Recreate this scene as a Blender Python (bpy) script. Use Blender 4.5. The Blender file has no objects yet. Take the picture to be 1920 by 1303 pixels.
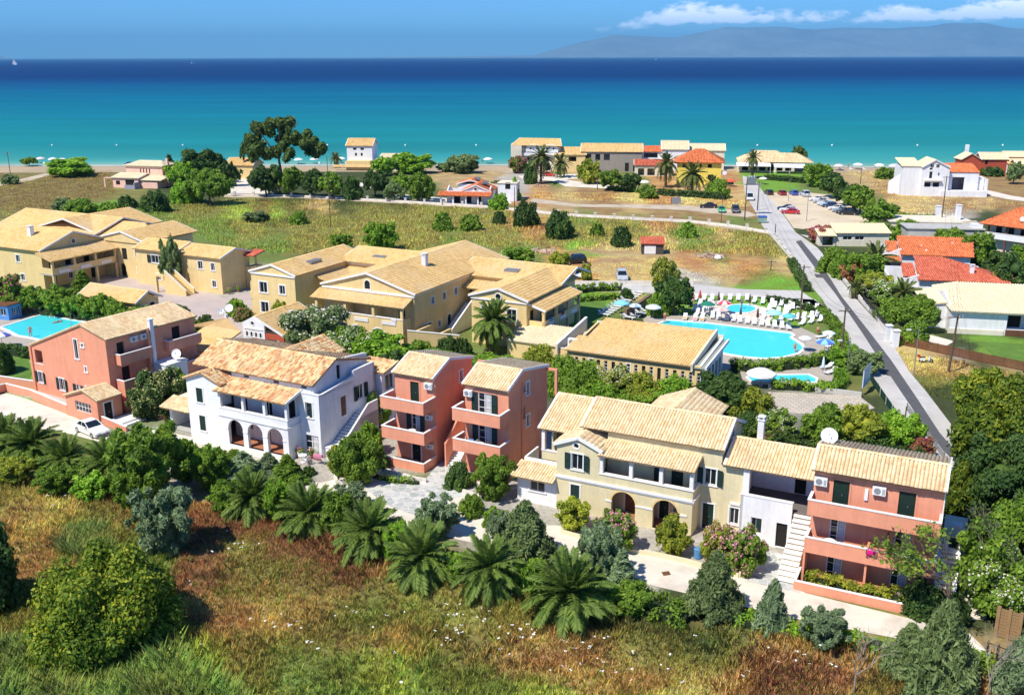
import bpy,math,random
import numpy as np
from mathutils import Matrix,Vector
R=math.radians
scene=bpy.context.scene
COL=scene.collection
rnd=random.Random(7)
rng=np.random.default_rng(11)
# ---------------------------------------------------------------- camera
F_PX,CAM_H,HORIZON,ROLL=1850.0,37.0,107.0,R(-0.15)
PITCH=math.atan((651.5-HORIZON)/F_PX)
cam_d=bpy.data.cameras.new('camera');cam=bpy.data.objects.new('camera',cam_d);COL.objects.link(cam)
cam_d.sensor_width=36;cam_d.lens=36*F_PX/1920
cam_d.clip_start=1;cam_d.clip_end=200000
cam.matrix_world=Matrix.Translation((0,0,CAM_H))@Matrix.Rotation(R(90)-PITCH,4,'X')@Matrix.Rotation(ROLL,4,'Z')
scene.camera=cam
# ---------------------------------------------------------------- light
SUN_EL,SUN_AZ=R(54),math.atan2(-0.66,-0.75)# azimuth as an angle in the XY plane (where the sun stands)
sun_dir=Vector((math.cos(SUN_EL)*math.cos(SUN_AZ),math.cos(SUN_EL)*math.sin(SUN_AZ),math.sin(SUN_EL)))
sd=bpy.data.lights.new('sun','SUN');sun=bpy.data.objects.new('sun',sd);COL.objects.link(sun)
sd.energy=4.6;sd.angle=R(0.53);sd.color=(1.0,0.94,0.83)
sun.rotation_euler=sun_dir.to_track_quat('Z','Y').to_euler();sun.location=(0,0,60)
world=bpy.data.worlds.new('World');scene.world=world;world.use_nodes=True
wn,wl=world.node_tree.nodes,world.node_tree.links;wn.clear()
def wnode(t,**k):
    n=wn.new(t)
    for a,b in k.items():setattr(n,a,b)
    return n
sky=wnode('ShaderNodeTexSky',sky_type='NISHITA',sun_disc=False,air_density=0.75,dust_density=0.0,ozone_density=5.0,altitude=30)
sky.sun_elevation=SUN_EL;sky.sun_rotation=math.atan2(sun_dir.x,sun_dir.y)
tint=wnode('ShaderNodeMix',data_type='RGBA',blend_type='MULTIPLY');tint.inputs[0].default_value=1.0
tint.inputs[7].default_value=(0.31,0.58,0.88,1)
wl.new(sky.outputs[0],tint.inputs[6])
# fair weather cumulus bank over the far mountains
tc=wnode('ShaderNodeTexCoord');sx=wnode('ShaderNodeSeparateXYZ');wl.new(tc.outputs['Generated'],sx.inputs[0])
def wmath(op,a,b=None,c=None,clamp=False):
    n=wnode('ShaderNodeMath',operation=op);n.use_clamp=clamp
    for i,v in enumerate((a,b,c)):
        if v is None:continue
        if isinstance(v,(int,float)):n.inputs[i].default_value=v
        else:wl.new(v,n.inputs[i])
    return n.outputs[0]
az=wmath('ARCTAN2',sx.outputs[0],sx.outputs[1])# 0 straight ahead, + to the right
el=sx.outputs[2]
nz=wnode('ShaderNodeTexNoise');nz.inputs['Scale'].default_value=1.0;nz.inputs['Detail'].default_value=7;nz.inputs['Roughness'].default_value=0.62
cmb=wnode('ShaderNodeCombineXYZ');wl.new(wmath('MULTIPLY',az,55.0),cmb.inputs[0]);wl.new(wmath('MULTIPLY',el,110.0),cmb.inputs[1]);wl.new(cmb.outputs[0],nz.inputs['Vector'])
nz2=wnode('ShaderNodeTexNoise');nz2.inputs['Scale'].default_value=1.0;nz2.inputs['Detail'].default_value=2
cmb2=wnode('ShaderNodeCombineXYZ');wl.new(wmath('MULTIPLY',az,8.0),cmb2.inputs[0]);cmb2.inputs[1].default_value=3.3;wl.new(cmb2.outputs[0],nz2.inputs['Vector'])
# band: base height and top height in elevation (radians)
base_h=0.0262
az_in=wmath('MULTIPLY',wmath('SUBTRACT',az,0.03),8.0,clamp=True)
az_out=wmath('MULTIPLY',wmath('SUBTRACT',0.56,az),14.0,clamp=True)
top_h=wmath('MULTIPLY_ADD',wmath('MULTIPLY',wmath('MULTIPLY_ADD',nz2.outputs[0],.75,.16),wmath('POWER',az_in,0.6)),0.044,base_h)
top_h=wmath('SUBTRACT',top_h,wmath('MULTIPLY',wmath('SUBTRACT',1.0,az_in),0.012))
low=wmath('MULTIPLY',wmath('SUBTRACT',el,wmath('SUBTRACT',base_h,wmath('MULTIPLY',wmath('SUBTRACT',1.0,az_in),0.014))),130.0,clamp=True)
up=wmath('MULTIPLY',wmath('SUBTRACT',top_h,el),60.0,clamp=True)
dens=wmath('MULTIPLY',wmath('MULTIPLY',low,up),wmath('MULTIPLY',wmath('MULTIPLY',az_in,3.0,clamp=True),az_out))
cov=wmath('MULTIPLY',wmath('SUBTRACT',wmath('ADD',nz.outputs[0],wmath('MULTIPLY',dens,0.50)),0.66),4.5,clamp=True)
cov=wmath('MULTIPLY',cov,wmath('MULTIPLY',dens,2.0,clamp=True))
wisp=wmath('MULTIPLY',wmath('SUBTRACT',nz.outputs[0],0.56),2.0,clamp=True)
cmix=wnode('ShaderNodeMix',data_type='RGBA');wl.new(wmath('MULTIPLY',cov,0.62),cmix.inputs[0])
wl.new(tint.outputs[2],cmix.inputs[6])
ccol=wnode('ShaderNodeMix',data_type='RGBA');wl.new(wmath('MULTIPLY',wmath('SUBTRACT',el,base_h),45.0,clamp=True),ccol.inputs[0])
ccol.inputs[6].default_value=(9.0,10.0,12.5,1);ccol.inputs[7].default_value=(15.5,14.2,14.2,1)
wl.new(ccol.outputs[2],cmix.inputs[7])
bg=wnode('ShaderNodeBackground');bg.inputs[1].default_value=0.15;wl.new(cmix.outputs[2],bg.inputs[0])
wo=wnode('ShaderNodeOutputWorld');wl.new(bg.outputs[0],wo.inputs[0])
scene.view_settings.view_transform='Standard'
try:scene.view_settings.look='None'
except Exception:pass
scene.view_settings.exposure=0.38;scene.view_settings.gamma=1.0
scene.view_settings.use_curve_mapping=False
scene.cycles.max_bounces=5;scene.cycles.transparent_max_bounces=8
scene.cycles.volume_bounces=0
# ---------------------------------------------------------------- survey: photo pixel -> point of the ground (or of a level z)
def G(px,py,z=0.0):
    a,b=(px-960)/F_PX,-(py-651.5)/F_PX
    c,s=math.cos(ROLL),math.sin(ROLL)
    a,b=a*c-b*s,a*s+b*c
    dy=math.cos(PITCH)+b*math.sin(PITCH);dz=-math.sin(PITCH)+b*math.cos(PITCH)
    t=(z-CAM_H)/dz
    return Vector((a*t,dy*t,z))
def Gv(px,py):
    "vectorised ground lookup"
    a,b=(px-960)/F_PX,-(py-651.5)/F_PX
    c,s=math.cos(ROLL),math.sin(ROLL)
    a,b=a*c-b*s,a*s+b*c
    dy=math.cos(PITCH)+b*math.sin(PITCH);dz=-math.sin(PITCH)+b*math.cos(PITCH)
    t=-CAM_H/dz
    return a*t,dy*t
def PX(X,Y,z=0.0):
    "inverse: world -> photo pixel (numpy ok)"
    dz=z-CAM_H
    f=Y*math.cos(PITCH)-dz*math.sin(PITCH);v=Y*math.sin(PITCH)+dz*math.cos(PITCH)
    a,b=X/f,v/f
    c,s=math.cos(ROLL),math.sin(ROLL)
    return 960+(a*c+b*s)*F_PX,651.5-(-a*s+b*c)*F_PX
def mpp(p):
    "metres per photo pixel at point p"
    return math.sqrt(p.x**2+p.y**2+CAM_H**2)/F_PX
def height_at(p,py):
    "height of a vertical line standing at p whose top shows at row py"
    b=-(py-651.5)/F_PX
    a=(PX(p.x,p.y)[0]-960)/F_PX
    b=a*math.sin(ROLL)+b*math.cos(ROLL)
    dy=math.cos(PITCH)+b*math.sin(PITCH);dz=-math.sin(PITCH)+b*math.cos(PITCH)
    return CAM_H+dz*p.y/dy
# ---------------------------------------------------------------- materials
MATS={}
def nodes_of(name):
    m=bpy.data.materials.new(name);m.use_nodes=True
    nt=m.node_tree;b=nt.nodes['Principled BSDF']
    return m,nt,b
def mat(name,rgb,rough=0.8,var=0.08,scale=1.2,bump=0.0,bscale=30.0,spec=0.3,metal=0.0,island=0.0,island_cols=None,streak=0.0,coords='Object',mottle=None):
    """base colour modulated by two octaves of noise, optional per-piece colour, optional rain streaks, optional bump"""
    if name in MATS:return MATS[name]
    m,nt,b=nodes_of(name);N,L=nt.nodes,nt.links
    tcn=N.new('ShaderNodeTexCoord')
    def noise(sc,det=4,vec=None,rough_=0.6):
        n=N.new('ShaderNodeTexNoise');n.inputs['Scale'].default_value=sc;n.inputs['Detail'].default_value=det;n.inputs['Roughness'].default_value=rough_
        L.new(vec if vec is not None else tcn.outputs[coords],n.inputs['Vector']);return n.outputs[0]
    base=N.new('ShaderNodeRGB');base.outputs[0].default_value=(*rgb,1);col=base.outputs[0]
    if island_cols:
        g=N.new('ShaderNodeNewGeometry');r=N.new('ShaderNodeValToRGB');r.color_ramp.interpolation='LINEAR'
        while len(r.color_ramp.elements)<len(island_cols):r.color_ramp.elements.new(0.5)
        for e,(p,c)in zip(r.color_ramp.elements,island_cols):e.position=p;e.color=(*c,1)
        L.new(g.outputs['Random Per Island'],r.inputs[0]);col=r.outputs[0]
    def modulate(col,fac_out,amt):
        mr=N.new('ShaderNodeMapRange');mr.inputs[1].default_value=0.3;mr.inputs[2].default_value=0.7
        mr.inputs[3].default_value=1-amt;mr.inputs[4].default_value=1+amt;L.new(fac_out,mr.inputs[0])
        vm=N.new('ShaderNodeVectorMath');vm.operation='SCALE';L.new(col,vm.inputs[0]);L.new(mr.outputs[0],vm.inputs['Scale']);return vm.outputs[0]
    if var:
        col=modulate(col,noise(scale),var);col=modulate(col,noise(scale*9,3),var*0.6)
    if island:
        g=N.new('ShaderNodeNewGeometry');mr=N.new('ShaderNodeMapRange');mr.inputs[3].default_value=0.3;mr.inputs[4].default_value=0.7
        L.new(g.outputs['Random Per Island'],mr.inputs[0]);col=modulate(col,mr.outputs[0],island)
    if mottle:
        mc,msc,mlo,mhi=mottle
        mx=N.new('ShaderNodeMix');mx.data_type='RGBA';mr=N.new('ShaderNodeMapRange');mr.inputs[1].default_value=mlo;mr.inputs[2].default_value=mhi
        L.new(noise(msc,5),mr.inputs[0]);L.new(mr.outputs[0],mx.inputs[0]);L.new(col,mx.inputs[6]);mx.inputs[7].default_value=(*mc,1);col=mx.outputs[2]
    if streak:
        mp=N.new('ShaderNodeMapping');mp.inputs['Scale'].default_value=(2.2,2.2,0.16);L.new(tcn.outputs['Object'],mp.inputs[0])
        col=modulate(col,noise(1.0,5,mp.outputs[0],0.7),streak)
    L.new(col,b.inputs['Base Color'])
    b.inputs['Roughness'].default_value=rough;b.inputs['Metallic'].default_value=metal
    b.inputs['Specular IOR Level'].default_value=spec
    if bump:
        bn=N.new('ShaderNodeBump');bn.inputs['Strength'].default_value=bump;bn.inputs['Distance'].default_value=0.05
        L.new(noise(bscale,4),bn.inputs['Height']);L.new(bn.outputs[0],b.inputs['Normal'])
    MATS[name]=m;return m
def leafmat(name,c1,c2,c3=None,trans=0.35,nscale=0.55):
    """foliage: colour differs leaf by leaf and clump by clump; a little light passes through"""
    if name in MATS:return MATS[name]
    m,nt,b=nodes_of(name);N,L=nt.nodes,nt.links
    g=N.new('ShaderNodeNewGeometry');tcn=N.new('ShaderNodeTexCoord');oi=N.new('ShaderNodeObjectInfo')
    n=N.new('ShaderNodeTexNoise');n.inputs['Scale'].default_value=nscale;n.inputs['Detail'].default_value=3;L.new(tcn.outputs['Object'],n.inputs['Vector'])
    a=N.new('ShaderNodeMath');a.operation='MULTIPLY_ADD';L.new(g.outputs['Random Per Island'],a.inputs[0]);a.inputs[1].default_value=0.55
    s=N.new('ShaderNodeMath');s.operation='MULTIPLY_ADD';L.new(n.outputs[0],s.inputs[0]);s.inputs[1].default_value=1.3;s.inputs[2].default_value=-0.42
    L.new(s.outputs[0],a.inputs[2])
    r=N.new('ShaderNodeValToRGB');e=r.color_ramp.elements
    cs=[c1,c2]+([c3]if c3 else[])
    while len(e)<len(cs):e.new(0.5)
    for i,c in enumerate(cs):e[i].position=i/(len(cs)-1)*0.9;e[i].color=(*c,1)
    L.new(a.outputs[0],r.inputs[0])
    hv=N.new('ShaderNodeHueSaturation');L.new(r.outputs[0],hv.inputs['Color'])
    mr=N.new('ShaderNodeMapRange');mr.inputs[3].default_value=0.8;mr.inputs[4].default_value=1.2;L.new(oi.outputs['Random'],mr.inputs[0]);L.new(mr.outputs[0],hv.inputs['Value'])
    L.new(hv.outputs[0],b.inputs['Base Color']);b.inputs['Roughness'].default_value=0.6;b.inputs['Specular IOR Level'].default_value=0.25
    t=N.new('ShaderNodeBsdfTranslucent');L.new(hv.outputs[0],t.inputs[0])
    mx=N.new('ShaderNodeMixShader');mx.inputs[0].default_value=trans;L.new(b.outputs[0],mx.inputs[1]);L.new(t.outputs[0],mx.inputs[2])
    out=nt.nodes['Material Output'];L.new(mx.outputs[0],out.inputs[0])
    MATS[name]=m;return m
# ---------------------------------------------------------------- objects
def tag(o,label=None,cat=None,group=None,kind=None):
    if label:o['label']=label
    if cat:o['category']=cat
    if group:o['group']=group
    if kind:o['kind']=kind
    return o
def empty(name,label,cat,loc=(0,0,0),rz=0.0,group=None):
    o=bpy.data.objects.new(name,None);COL.objects.link(o);o.location=loc;o.rotation_euler=(0,0,rz);o.empty_display_size=0.5
    return tag(o,label,cat,group)
def link(name,me,parent=None,loc=(0,0,0),rot=(0,0,0),sc=(1,1,1)):
    o=bpy.data.objects.new(name,me);COL.objects.link(o)
    if parent is not None:o.parent=parent
    o.location=loc;o.rotation_euler=rot;o.scale=sc
    return o
class MB:
    def __init__(s):s.v=[];s.f=[];s.m=[];s.cur=0
    def add(s,vs,fs):
        b=len(s.v);s.v+=[tuple(p)for p in vs];s.f+=[tuple(b+i for i in f)for f in fs];s.m+=[s.cur]*len(fs);return s
    def box(s,x0,x1,y0,y1,z0,z1):
        return s.add([(x0,y0,z0),(x1,y0,z0),(x1,y1,z0),(x0,y1,z0),(x0,y0,z1),(x1,y0,z1),(x1,y1,z1),(x0,y1,z1)],
                     [(0,3,2,1),(4,5,6,7),(0,1,5,4),(1,2,6,5),(2,3,7,6),(3,0,4,7)])
    def hexa(s,p):return s.add(p,[(0,3,2,1),(4,5,6,7),(0,1,5,4),(1,2,6,5),(2,3,7,6),(3,0,4,7)])
    def prism(s,poly,z0,z1):
        n=len(poly)
        return s.add([(x,y,z0)for x,y in poly]+[(x,y,z1)for x,y in poly],
                     [tuple(range(n-1,-1,-1)),tuple(range(n,2*n))]+[(i,(i+1)%n,n+(i+1)%n,n+i)for i in range(n)])
    def extrude(s,poly3,d):
        "polygon of 3-D points pushed along vector d"
        n=len(poly3);d=Vector(d)
        return s.add([tuple(Vector(p))for p in poly3]+[tuple(Vector(p)+d)for p in poly3],
                     [tuple(range(n-1,-1,-1)),tuple(range(n,2*n))]+[(i,(i+1)%n,n+(i+1)%n,n+i)for i in range(n)])
    def tube(s,p,q,r,r2=None,n=6,cap=True):
        p,q=Vector(p),Vector(q);r2=r if r2 is None else r2
        d=(q-p);
        if d.length<1e-6:return s
        d.normalize();u=d.orthogonal().normalized();w=d.cross(u)
        vs=[p+(u*math.cos(a)+w*math.sin(a))*r for a in[2*math.pi*i/n for i in range(n)]]+ \
             [q+(u*math.cos(a)+w*math.sin(a))*r2 for a in[2*math.pi*i/n for i in range(n)]]
        fs=[(i,(i+1)%n,n+(i+1)%n,n+i)for i in range(n)]
        if cap:fs+=[tuple(range(n-1,-1,-1)),tuple(range(n,2*n))]
        return s.add(vs,fs)
    def lathe(s,prof,n=12,c=(0,0,0),axis=None):
        "profile of (r, z) turned about z"
        vs=[];fs=[]
        for r_,z in prof:
            for i in range(n):a=2*math.pi*i/n;vs.append((c[0]+r_*math.cos(a),c[1]+r_*math.sin(a),c[2]+z))
        for k in range(len(prof)-1):
            for i in range(n):j=(i+1)%n;fs.append((k*n+i,k*n+j,(k+1)*n+j,(k+1)*n+i))
        fs.append(tuple(range(n-1,-1,-1)));fs.append(tuple(range((len(prof)-1)*n,len(prof)*n)))
        return s.add(vs,fs)
    def mesh(s,name,mats,smooth=False):
        me=bpy.data.meshes.new(name);me.from_pydata(s.v,[],s.f)
        for m_ in(mats if isinstance(mats,(list,tuple))else[mats]):me.materials.append(m_)
        if len(me.materials)>1:me.polygons.foreach_set('material_index',s.m)
        if smooth:me.polygons.foreach_set('use_smooth',[True]*len(me.polygons))
        me.update();return me
    def build(s,name,mats,parent=None,smooth=False,**k):return link(name,s.mesh(name,mats,smooth),parent,**k)
def np_mesh(name,V,Fc,mats,smooth=False):
    "V (n,3), Fc (m,k) same corner count"
    me=bpy.data.meshes.new(name);n,(m_,k)=len(V),Fc.shape
    me.vertices.add(n);me.vertices.foreach_set('co',np.ascontiguousarray(V,dtype=np.float32).ravel())
    me.loops.add(m_*k);me.loops.foreach_set('vertex_index',np.ascontiguousarray(Fc,dtype=np.int32).ravel())
    me.polygons.add(m_);me.polygons.foreach_set('loop_start',np.arange(0,m_*k,k,dtype=np.int32))
    me.polygons.foreach_set('loop_total',np.full(m_,k,dtype=np.int32))
    for mt in(mats if isinstance(mats,(list,tuple))else[mats]):me.materials.append(mt)
    if smooth:me.polygons.foreach_set('use_smooth',np.ones(m_,dtype=bool))
    me.update(calc_edges=True);return me
def copy_thing(root,loc,rz=None,sc=None,label=None,group=None):
    r=root.copy();COL.objects.link(r);r.location=loc
    if rz is not None:r.rotation_euler=(0,0,rz)
    if sc is not None:r.scale=sc if isinstance(sc,(tuple,list))else(sc,sc,sc)
    if label:r['label']=label
    if group:r['group']=group
    def rec(a,b):
        for ch in CH.get(a.name,[])or[c for c in a.children]:
            c=ch.copy();COL.objects.link(c);c.parent=b
            rec(ch,c)
    rec(root,r);return r
CH={}
# ---------------------------------------------------------------- palette
PLASTER=dict(rough=0.9,spec=0.15,streak=0.075,var=0.06,scale=0.35,bump=0.15,bscale=14)
def plaster(n,c):return mat(n,c,mottle=(tuple(x*.80 for x in c),.38,.50,.85),**PLASTER)
M_PINK=plaster('salmon_plaster',(0.76,0.32,0.20))
M_YEL=plaster('pale_yellow_plaster',(0.70,0.61,0.38))
M_OCH=plaster('ochre_plaster',(0.76,0.575,0.275))
M_WHI=plaster('white_plaster',(0.79,0.79,0.80))
M_CRM=plaster('cream_plaster',(0.72,0.66,0.52))
M_TRIM=mat('white_trim',(0.80,0.78,0.75),rough=0.8,var=0.05,scale=0.8,streak=0.05)
M_LEMON=plaster('lemon_plaster',(0.78,0.62,0.12))
M_BRICKRED=plaster('red_plaster',(0.42,0.09,0.05))
M_GREENW=mat('dark_green_shutter',(0.012,0.032,0.024),rough=0.45,var=0.1,scale=2)
M_GLASS=mat('window_glass',(0.012,0.018,0.025),rough=0.08,var=0.0,spec=0.6)
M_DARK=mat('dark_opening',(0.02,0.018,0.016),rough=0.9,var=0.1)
M_FRAME=mat('white_joinery',(0.78,0.78,0.78),rough=0.5,var=0.02)
M_BROWN=mat('brown_wood',(0.16,0.07,0.035),rough=0.6,var=0.2,scale=3)
M_CURT=mat('curtain_cloth',(0.55,0.55,0.55),rough=0.9,var=0.15,scale=4)
M_FLOOR=mat('terracotta_floor',(0.42,0.17,0.09),rough=0.6,var=0.12,scale=3)
M_GREYF=mat('grey_terrace_floor',(0.16,0.14,0.13),rough=0.8,var=0.12,scale=2)
M_CONC=mat('concrete',(0.46,0.45,0.42),rough=0.9,var=0.12,scale=0.8,bump=0.2,bscale=6)
M_METAL=mat('grey_metal',(0.35,0.36,0.37),rough=0.4,metal=0.6,var=0.05)
M_DMETAL=mat('dark_metal',(0.05,0.05,0.055),rough=0.5,metal=0.5,var=0.05)
M_WPLAS=mat('white_plastic',(0.82,0.82,0.82),rough=0.4,var=0.02)
M_ACG=mat('ac_grille',(0.25,0.26,0.27),rough=0.6,var=0.1)
M_BLACK=mat('black_rubber',(0.015,0.015,0.015),rough=0.7,var=0.1)
# roof tiles: every tile has its own shade
M_TCREAM=mat('cream_clay_tiles',(0.7,0.5,0.28),rough=0.85,spec=0.1,var=0.10,scale=0.35,island_cols=[(0.0,(0.66,0.47,0.25)),(0.35,(0.78,0.60,0.36)),(0.8,(0.83,0.66,0.42)),(1.0,(0.70,0.44,0.22))],mottle=((0.60,0.44,0.26),0.30,0.52,0.80))
M_TOLD=mat('old_mottled_clay_tiles',(0.6,0.4,0.2),rough=0.9,spec=0.1,var=0.12,scale=0.7,island_cols=[(0.0,(0.55,0.22,0.09)),(0.18,(0.68,0.38,0.17)),(0.35,(0.78,0.55,0.28)),(0.75,(0.80,0.62,0.36)),(0.92,(0.62,0.42,0.22)),(1.0,(0.50,0.27,0.13))],mottle=((0.58,0.25,0.12),0.55,0.52,0.75))
M_TGOLD=mat('golden_clay_tiles',(0.7,0.47,0.2),rough=0.9,spec=0.1,var=0.09,scale=0.22,island_cols=[(0.0,(0.62,0.40,0.15)),(0.4,(0.74,0.50,0.215)),(1.0,(0.78,0.54,0.25))],mottle=((0.70,0.54,0.33),0.12,0.5,0.8))
M_TRED=mat('orange_red_clay_tiles',(0.6,0.18,0.07),rough=0.85,spec=0.1,var=0.12,scale=0.4,island_cols=[(0.0,(0.52,0.13,0.05)),(0.5,(0.66,0.19,0.075)),(1.0,(0.72,0.24,0.10))])
M_TRED2=mat('brick_red_clay_tiles',(0.5,0.15,0.09),rough=0.85,spec=0.1,var=0.10,scale=0.4,island_cols=[(0.0,(0.46,0.10,0.055)),(0.5,(0.56,0.14,0.085)),(1.0,(0.60,0.19,0.11))])
M_TPALE=mat('pale_cream_roofing',(0.72,0.64,0.44),rough=0.9,spec=0.1,var=0.05,scale=0.3,island_cols=[(0.0,(0.68,0.58,0.38)),(1.0,(0.76,0.67,0.46))])
def dim(m):
    return{'cream_clay_tiles':(0.40,0.27,0.15),'old_mottled_clay_tiles':(0.36,0.22,0.12),'golden_clay_tiles':(0.50,0.34,0.16),'orange_red_clay_tiles':(0.32,0.09,0.045),'brick_red_clay_tiles':(0.30,0.08,0.05),'pale_cream_roofing':(0.55,0.48,0.33)}[m.name]
def bedmat(m):
    return mat('bed_under_'+m.name,dim(m),rough=0.95,var=0.12,scale=1.0)
# ---------------------------------------------------------------- walls with real openings
def top_at(top,s):
    if not isinstance(top,(list,tuple)):return top
    for(s0,z0),(s1,z1)in zip(top[:-1],top[1:]):
        if s0-1e-6<=s<=s1+1e-6:return z0+(z1-z0)*(s-s0)/max(s1-s0,1e-6)
    return top[-1][1]if s>top[-1][0]else top[0][1]
def arch_top(o,s):
    s0,s1,zb,zt=o[:4]
    if o[4]in('arch','archwin'):
        r=(s1-s0)/2;c=(s0+s1)/2;rise=min(r,zt-zb)
        return zt-rise+rise*math.sqrt(max(0.0,1-((s-c)/r)**2))
    if o[4]=='round':
        r=(s1-s0)/2;c=(s0+s1)/2
        return(zb+zt)/2+(zt-zb)/2*math.sqrt(max(0.0,1-((s-c)/r)**2))
    return zt
def arch_bot(o,s):
    if o[4]=='round':
        s0,s1,zb,zt=o[:4];r=(s1-s0)/2;c=(s0+s1)/2
        return(zb+zt)/2-(zt-zb)/2*math.sqrt(max(0.0,1-((s-c)/r)**2))
    return o[2]
def wall(B,a,b,z0,top,ops=(),m=M_WHI,th=0.28,name='wall',parent=None,label=None):
    """wall along a->b (outward = to the right of a->b) with openings (s0, s1, zb, zt, kind, options)"""
    a,b=Vector((a[0],a[1])),Vector((b[0],b[1]));L=(b-a).length;d=(b-a)/L;n=Vector((-d.y,d.x))
    cuts={0.0,L}
    if isinstance(top,(list,tuple)):cuts|={min(max(s,0),L)for s,_ in top}
    for o in ops:
        if o[4]in('arch','archwin','round'):
            k=12;cuts|={o[0]+(o[1]-o[0])*(1-math.cos(math.pi*i/k))/2 for i in range(k+1)}
        else:cuts|={o[0],o[1]}
    cuts=sorted(c for c in cuts if-1e-6<=c<=L+1e-6)
    mb=MB()
    def P(s,y,z):p=a+d*s+n*y;return(p.x,p.y,z)
    for s0,s1 in zip(cuts[:-1],cuts[1:]):
        if s1-s0<1e-5:continue
        sm=(s0+s1)/2
        act=sorted([o for o in ops if o[0]<sm<o[1]],key=lambda o:o[2])
        lo=(z0,z0)
        for o in act+[None]:
            if o is None:hi=(top_at(top,s0),top_at(top,s1))
            else:hi=(arch_bot(o,s0),arch_bot(o,s1))
            if hi[0]-lo[0]>1e-4 or hi[1]-lo[1]>1e-4:
                mb.hexa([P(s0,0,lo[0]),P(s1,0,lo[1]),P(s1,th,lo[1]),P(s0,th,lo[0]),P(s0,0,hi[0]),P(s1,0,hi[1]),P(s1,th,hi[1]),P(s0,th,hi[0])])
            if o is not None:lo=(arch_top(o,s0),arch_top(o,s1))
    w=mb.build(name,m,parent or B)
    if label:w['label']=label
    rz=math.atan2(d.y,d.x)
    for o in ops:fill(B,o,a+d*o[0],rz)
    return w
FILL={}
def piece(key,fn):
    if key not in FILL:FILL[key]=fn()
    return FILL[key]
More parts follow.
